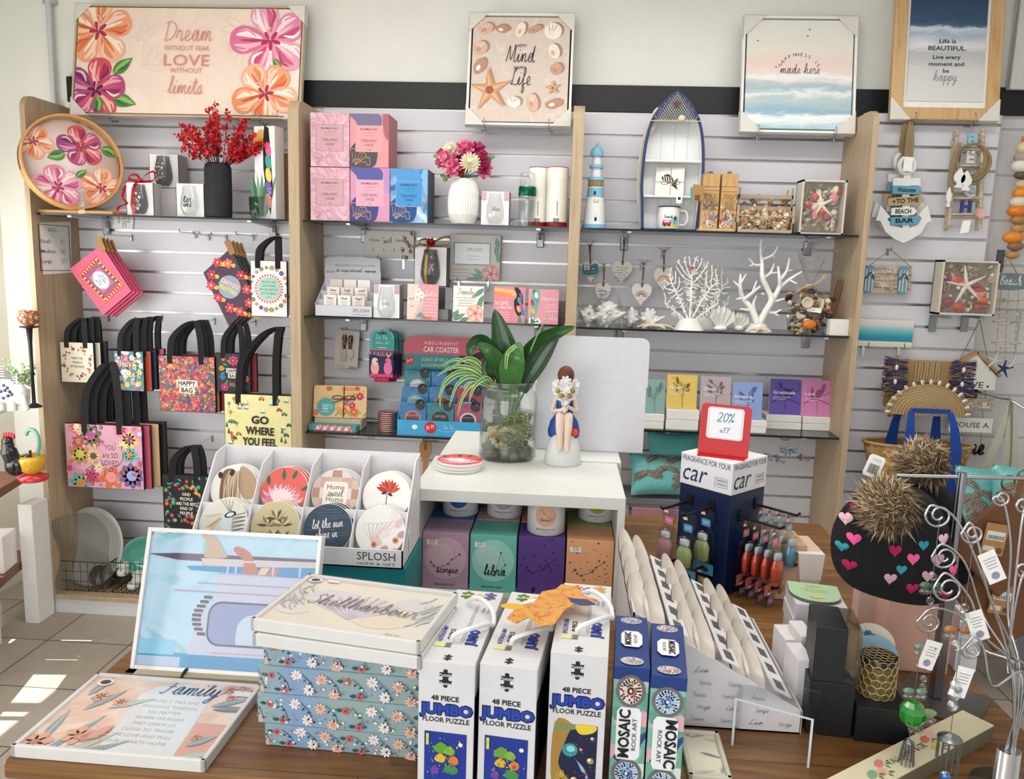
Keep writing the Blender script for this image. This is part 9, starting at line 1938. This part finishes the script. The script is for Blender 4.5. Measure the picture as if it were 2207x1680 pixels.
P,w,h=fit(1845,1530,1960,1604,1.332,ZT);solo(MB().box(0,.055,0,w,.11,h,BLK,b=.001),'black_box','low black gift box under the honeycomb candle tin','gift box',P,-4)
c=PZ(1917,1508,P.z+h);t=thing('honeycomb_tin','gold and black honeycomb candle tin with lid on the low black box','candle tin',(P.x+.006,1.39,P.z+h+.0005));r=38*mpp(c);hc=.074;GD=C('#d3c290',.3,.6)
MB().lathe([(r*.97,0),(r*.97,hc*.8)],C('#75613a',.25,.3,coat=.5),None,36).build('body',t);MB().lathe([(r,hc*.8),(r,hc*.98),(r*.96,hc),(0,hc)],C('#2a241a',.3,.3),None,36).build('lid',t)
m=MB();q_=2*PI/13
for i in range(6):
 for j in range(13):
  a0=(j+.5*(i%2))*q_;zc=.006+i*.0125;m.tube([((r+.0006)*math.cos(a0+.23*math.cos(k*PI/3+PI/6)),(r+.0006)*math.sin(a0+.23*math.cos(k*PI/3+PI/6)),min(hc,max(.0005,zc+.008*math.sin(k*PI/3+PI/6))))for k in range(6)],.0008,GD,n=4,closed=True)
for i in range(-3,4):
 for j in range(-3,4):
  x,y=(i+.5*(j%2))*.0115,j*.01
  if math.hypot(x,y)<r*.86:m.tube([(x+.0062*math.cos(k*PI/3+PI/6),y+.0062*math.sin(k*PI/3+PI/6),hc+.0004)for k in range(6)],.0007,GD,n=4,closed=True)
m.build('honeycomb',t)
for k,(u,v,bg,cc,lb)in enumerate(((1880,1385,'#e6dccb','#b5352f','oval cream dish with blue and red flowers behind the blue dish'),(1886,1412,'#8fb5cf','#d9a24a','oval blue dish with a gold sun behind the honeycomb tin'))):
 c=PY(u,v,1.47-.03*k);t_=MB();t_.lathe([(0,0),(.03,.001),(.036,.005),(.035,.006),(.03,.0025),(0,.0018)],C(bg,.3,coat=.4),MX.Scale(1.15,4,(1,0,0)),32);a=Art(t_,top(.0024),.001);a.flower(2,0,16,9,C(cc),C('#e6b85a'));k==0 and a.flower(-6,14,9,7,C('#3f7fb0'),None);solo(t_,'oval_dish',lb,'dish',M=T(c.x,c.y,c.z)@rotm(ax=48))
m=MB().box(0,.05,0,.07,.1,PY(1885,1425,1.45).z-ZT-.004,C('#b9b5b8',.5));solo(m,'carton','grey carton under the two oval dishes','box',(PY(1884,1420,1.45).x,1.425,ZT))
for u0,u1,v0,Yk,d_,col,nm_,lb in ((1912,2052,1292,1.605,.07,'#d9aa98','gift_bag','large pink carton behind the hat stand base'),(1850,1906,1262,1.80,.05,'#d9c3b8','gift_box','narrow pale pink box left of the large pink carton'),(2066,2112,1322,1.62,.04,'#e0dee4','white_box','narrow white box right of the hat stand pole')):
 P,w,h=fit(u0,v0,u1,v0+100,Yk,ZT);m=MB().box(0,d_/2,0,w,d_,h,C(col,.5),b=.0015);nm_=='gift_bag' and m.box(-.02,d_/2,h,w*.5,.004,.02,C('#e3dcc6',.5));solo(m,nm_,lb,'box',P,-5)
Ys=1.5;px_=PZ(2023,1517,ZT);zbar=PY(2080,1026,Ys).z;t=thing('hat_stand','chrome T bar stand with a square pole and flat base plate','stand',(px_.x,Ys,ZT));CH=C('#9a979b',.22,1.,.03)
MB().box(.01,.0,0,.15,.15,.005,C('#7c7a7b',.35,.9),rotm(az=-38)).build('base_plate',t);MB().box(0,0,.005,.02,.02,zbar-ZT-.16,CH,b=.002).build('pole',t);MB().tube([(0,0,zbar-ZT-.16),(0,0,zbar-ZT+.006)],.0085,CH,n=14).build('pole_top',t);MB().tube([(-.12,0,zbar-ZT-.006),(.25,0,zbar-ZT+.004)],.0038,CHROME,n=8).build('bar',t)
OUT=[(1846,1068),(1900,1046),(1972,1050),(2022,1090),(2050,1160),(2064,1250),(2058,1284),(1990,1304),(1920,1296),(1840,1268),(1800,1226),(1790,1172),(1802,1118)]
KN=C('#0f0f13',.9,bump=.7,scale=420);HC=[C(x,.9)for x in ('#a81850','#e9b9cc','#e85a9a','#2f8fa0','#c79ab0')]
def hat(label,Yh,off,front_):
 P0=PY(1925,1180,Yh);t=thing('pompom_beanie',label,'hat',P0+V(off),group='pompom beanies');oo=[PY(u,v,Yh)-P0 for u,v in OUT];cl_=catmull(oo,4,True);N_=len(cl_);D=.06
 m=MB();f=lambda sg:(lambda u,v:(lambda p,r_:(p.x*r_,sg*D*max(0,1-r_**3)**.5,p.z*r_))(cl_[int(round(u*N_))%N_],v))
 for sg in (-1,1):m.surf(f(sg),N_,8,KN,closed=True)
 if front_:
  for u,v,k in ((1836,1089,0),(1812,1110,1),(1822,1146,2),(1802,1167,3),(1814,1203,0),(1900,1164,0),(1959,1153,3),(1937,1181,2),(1913,1203,3),(1891,1223,4),(1968,1217,4),(1937,1244,0),(2006,1145,1),(1992,1184,4),(2030,1211,2),(2012,1262,0)):
   q=PY(u,v,Yh)-P0;s_=mpp(P0)*(13 if k!=3 else 11);pts=[]
   for hx,hz in heartpts(2,2,20):
    x,z=q.x+(hx)*s_,q.z+(hz-1)*s_;ang=min(range(N_),key=lambda i:abs(math.atan2(cl_[i].x*z-cl_[i].z*x,cl_[i].x*x+cl_[i].z*z)));r_=min(.97,math.hypot(x,z)/math.hypot(cl_[ang].x,cl_[ang].z));pts.append((x,-D*max(0,1-r_**3)**.5-.0016,z))
   c_=V((sum(p[0]for p in pts)/20,min(p[1]for p in pts),sum(p[2]for p in pts)/20));m.add([c_]+pts,[(0,i+1,(i+1)%20+1)for i in range(20)],HC[k])
 m.build('cap',t)
 for (u,v,R,dy)in (((1910,1086,.053,-.065),)if front_ else ((1952,1014,.05,-.02),)):
  c_=PY(u,v,Yh+dy)-P0;m=MB();fur=[C(x,.9,var=.2)for x in ('#8a7355','#b59f7d','#5f4a35','#cdbb9c','#745c42')];m.ball(c_,R*.74,fur[2])
  for k in range(4200):
   d_=V((rnd.gauss(0,1),rnd.gauss(0,1),rnd.gauss(0,1))).normalized();tg=d_.cross(V((.35,-.6,.7))).normalized();b_=c_+d_*R*.68;e_=b_+(d_*.42+tg*.6+V((rnd.gauss(0,.3),rnd.gauss(0,.3),rnd.gauss(-.2,.3))))*R*rnd.uniform(.3,.62);md=(b_+e_)/2+d_*R*.06;sd_=(e_-b_).cross(d_).normalized()*.0011;m.add([b_-sd_,b_+sd_,md+sd_,e_,md-sd_],[(0,1,2,4),(4,2,3)],fur[(k+int(6*d_.x+6*d_.z))%5])
  o=m.build('pompom',t);o['kind']='stuff'
hat('front black knitted beanie with coloured hearts and brown fur pompom',1.44,(0,0,0),True);hat('second black beanie with fur pompom, hanging behind the heart patterned one',1.60,(.03,0,.02),False)
P=PY(1884,1006,1.44);m=MB().prism(rr(0,0,.03,.042,.006),.001,PAPER);a=Art(m,front(0),.001);a.barcode(0,-5,18,18,INK);a.lines(0,14,18,2,3,.8,C('#8a8a8a'));solo(m,'swing_tag','white barcode tag standing up behind the front fur pompom','tag',M=T(*P)@rotm(ay=18))
BRN=C('#6a4426',.7,bump=.2,scale=120)
for k,(u,v,Yk,w_,h_,rot,lb)in enumerate(((2160,1175,1.52,.15,.15,44,'upper brown leather pouch hung cornerwise from the chrome bar'),(2176,1290,1.56,.16,.17,52,'lower brown leather pouch hanging behind the upper one'))):
 P=PY(u,v,Yk);t=thing('leather_pouch',lb,'bag',M=T(*P),group='brown leather pouches');m=MB().box(0,0,-h_/2,w_,.014,h_,BRN,rotm(ay=rot),b=.004);m.build('body',t);m=MB();zt4=zbar-P.z+.004*k;m.strip([(.012+.02*k,0,.06),(.016+.02*k,.0,zt4*.6),(.02+.02*k,0,zt4)],.012,C('#7a5230' if k==0 else '#7d2436',.6));m.tube([(-.006+.012*math.cos(q),-.004,zt4-.014+.014*math.sin(q))for q in (2*PI*i/16 for i in range(16))],.0022,C('#7d6a45',.3,.9),n=6,closed=True);m.build('strap',t)
 m=MB().box(0,-.0006,-.06,.042,.0012,.062,C('#a87d4f',.7),rotm(ay=7));a=Art(m,rotm(ay=7)@front(-.0013,0,-.03),.001);a.rrect(0,8,34,18,2,C('#d9d6cb'));a.barcode(0,5,28,8,INK);a.rect(-8,-18,20,10,C('#cfcabc'));a.ell(12,-20,6,6,C('#6b4a2c'));o=m.build('swing_tag',t);o.location=(-.022,-.018,.045-.012*k)
b0=PZ(2152,1688,ZT);t=thing('crystal_tree','tall stand of curling chrome wires hung with crystals at the right edge','display stand',(b0.x,1.225,ZT));m=MB().lathe([(.05,0),(.05,.006),(.018,.01),(.017,.07),(.016,.07)],CHROME,None,28);m.build('base',t)
TR_=[((2112,1230),(2060,1120),(2010,1090),(1994,1110),20,1),((2120,1330),(2080,1215),(2032,1174),(2008,1200),20,1),((2120,1370),(2090,1290),(2040,1236),(2012,1268),22,1),((2130,1280),(2110,1180),(2092,1128),(2072,1150),16,1),((2172,1330),(2178,1180),(2162,1080),(2140,1074),13,1),((2120,1400),(2070,1330),(2010,1312),(1976,1340),19,1),((2140,1480),(2120,1400),(2100,1374),(2072,1400),15,1),((2178,1400),(2190,1230),(2207,1100),(2226,1090),13,-1),((2172,1450),(2184,1330),(2204,1240),(2226,1230),14,-1)]
tips=[]
for i,(p1,p2,p3,p4,R,sg)in enumerate(TR_):
 Yq=1.225+.05*math.sin(i*1.7);L=[V((rnd.uniform(-.012,.012),rnd.uniform(-.012,.012),.02)),V((.006*(i-4)*.5,0,.2))]+[PY(*p,Yq)-V((b0.x,1.225,ZT))for p in (p1,p2,p3,p4)];s=mpp(b0)*1.35;e=L[-1];cc=e+V((sg*R*s,0,0))if True else e
 L=catmull(L,6)+[cc+V((-sg*R*s*(1-.75*q)*math.cos(2*PI*1.45*q),0,-R*s*(1-.75*q)*math.sin(2*PI*1.45*q)))for q in (j/26 for j in range(1,27))];MB().tube(L,.0019,CHROME,n=7).build('wire',t);tips.append(V((b0.x,1.225,ZT))+cc+V((0,-.004,-R*s*.9)))
CRY=glassmat('crystal','#e9f0f0',.25,.0,3.5);gem=lambda c_:C(c_,.04,trans=.45,coat=1.)
def suncatcher(label,tip,drops,tag_=None):
 t=thing('suncatcher',label,'suncatcher',tip,group='hanging crystal suncatchers');z=0;m=MB();L=sum(d_[1]for d_ in drops);m.tube([(0,0,.012),(0,0,-L+.005)],.0006,STEEL,n=4);m.build('thread',t)
 for kind,gap,col,r_ in drops:
  z-=gap;m=MB();mt=CRY if col is None else gem(col)
  if kind=='ball':m.ball((0,0,z),(r_,r_,r_*1.1),mt,n=10,m=7);m.sm=[False]*len(m.sm);m.build('crystal',t)
  elif kind=='fly':[m.ball((x*r_,0,z+y*r_),(r_*.7,r_*.3,r_*.4),mt if y>0 else CRY,n=8,m=5)for x in (-.7,.7)for y in (.35,-.35)];m.build('crystal_butterfly',t)
  else:
   m.lathe([(0,r_*.5),(r_,0),(r_*.9,-.004)],STEEL,T(0,0,z),18);[m.tube([(r_*.9*math.cos(q),r_*.9*math.sin(q),z),(r_*(.9 if kind=='chime' else 1.6)*math.cos(q),r_*(.9 if kind=='chime' else 1.6)*math.sin(q),z-.05-.012*math.cos(q))],.0011,STEEL,n=4)for q in (2*PI*i/12 for i in range(12))];m.build('tassel',t)
 if tag_:m=MB().box(0,0,-.062,.026,.0008,.05,PAPER,rotm(ay=tag_));a=Art(m,rotm(ay=tag_)@front(-.0005,0,-.037),.001);a.lines(0,14,18,4,5,1.2,C('#8f8f95'));a.ell(0,-14,6,6,C('#9a8fae'));o=m.build('swing_tag',t);o.location=(.012,-.004,0)
B=lambda g,r_=.006,c_=None:('ball',g,c_,r_)
suncatcher('suncatcher with a green and clear crystal cluster, in front of the heart beanie',tips[0],[B(.08),('fly',.02,'#3f7a4f',.014),B(.02)])
suncatcher('suncatcher with clear beads and a pale green butterfly',tips[5],[('fly',.03,'#8fa89a',.016),B(.05),B(.014),B(.014),('fly',.04,'#9ac07a',.02),B(.022,.009)],14)
suncatcher('suncatcher with a faceted emerald green ball and wire tassel',tips[5]+V((-.026,-.03,-.022)),[('fly',.07,'#7aa88a',.014),B(.034,.021,'#22a02e'),B(.03,.004),('tassel',.02,None,.008)])
suncatcher('suncatcher with an amber butterfly and clear drop',tips[2]+V((.02,0,0)),[('fly',.05,'#c9822f',.016),B(.02,.009)],-22)
suncatcher('suncatcher of stacked clear crystal discs beside the chrome pole',tips[3],[B(.10),B(.013,.008),B(.014),B(.10,.008),B(.016,.01),B(.018,.009)],-28)
suncatcher('suncatcher with a silver chime fringe and bright blue drop',tips[6]+V((-.018,-.0,0)),[B(.05),B(.014),B(.014),('chime',.055,None,.018),B(.066,.008,'#2f7fd0'),('fly',.02,'#2f8fe0',.018)],12)
p,q=PZ(1991,1680,ZT),PZ(2138,1597,ZT);d_=q-p;t=thing('peaches_sign','cream timber block sign painted with peaches, at the lower right corner','sign',M=T(*p)@rotm(az=math.degrees(math.atan2(d_.y,d_.x))));L=d_.length;m=MB().box(L/2-.11,.028,0,L+.22,.056,.028,C('#6f6750',.7,bump=.3));m.box(L/2-.11,.028,.028,L+.22,.056,.002,C('#ddd3b4',.6));a=Art(m,top(.030,-.016,.03),.001)
a.text('TALL',-26,-6,13,C('#4a4038'),w=30);a.hand('peaches',12,-4,38,C('#4a4038'),.9,h=16);a.text('& CRE',50,-6,13,C('#4a4038'),w=28)
for x,y,c_ in ((-56,8,'#d9848a'),(-72,-8,'#e0b0a0'),(78,8,'#d9705f'),(98,10,'#e8b9b4'),(76,-12,'#d9c06a'),(-92,-4,'#7fae8a'),(118,-6,'#d9705f')):a.ell(x,y,12,7,C(c_),20);a.leaf(x+9,y-6,12,5,-20,C('#5f8a4f'));a.leaf(x+5,y-8,10,4,-80,C('#5f8a4f'))
m.build('block',t)
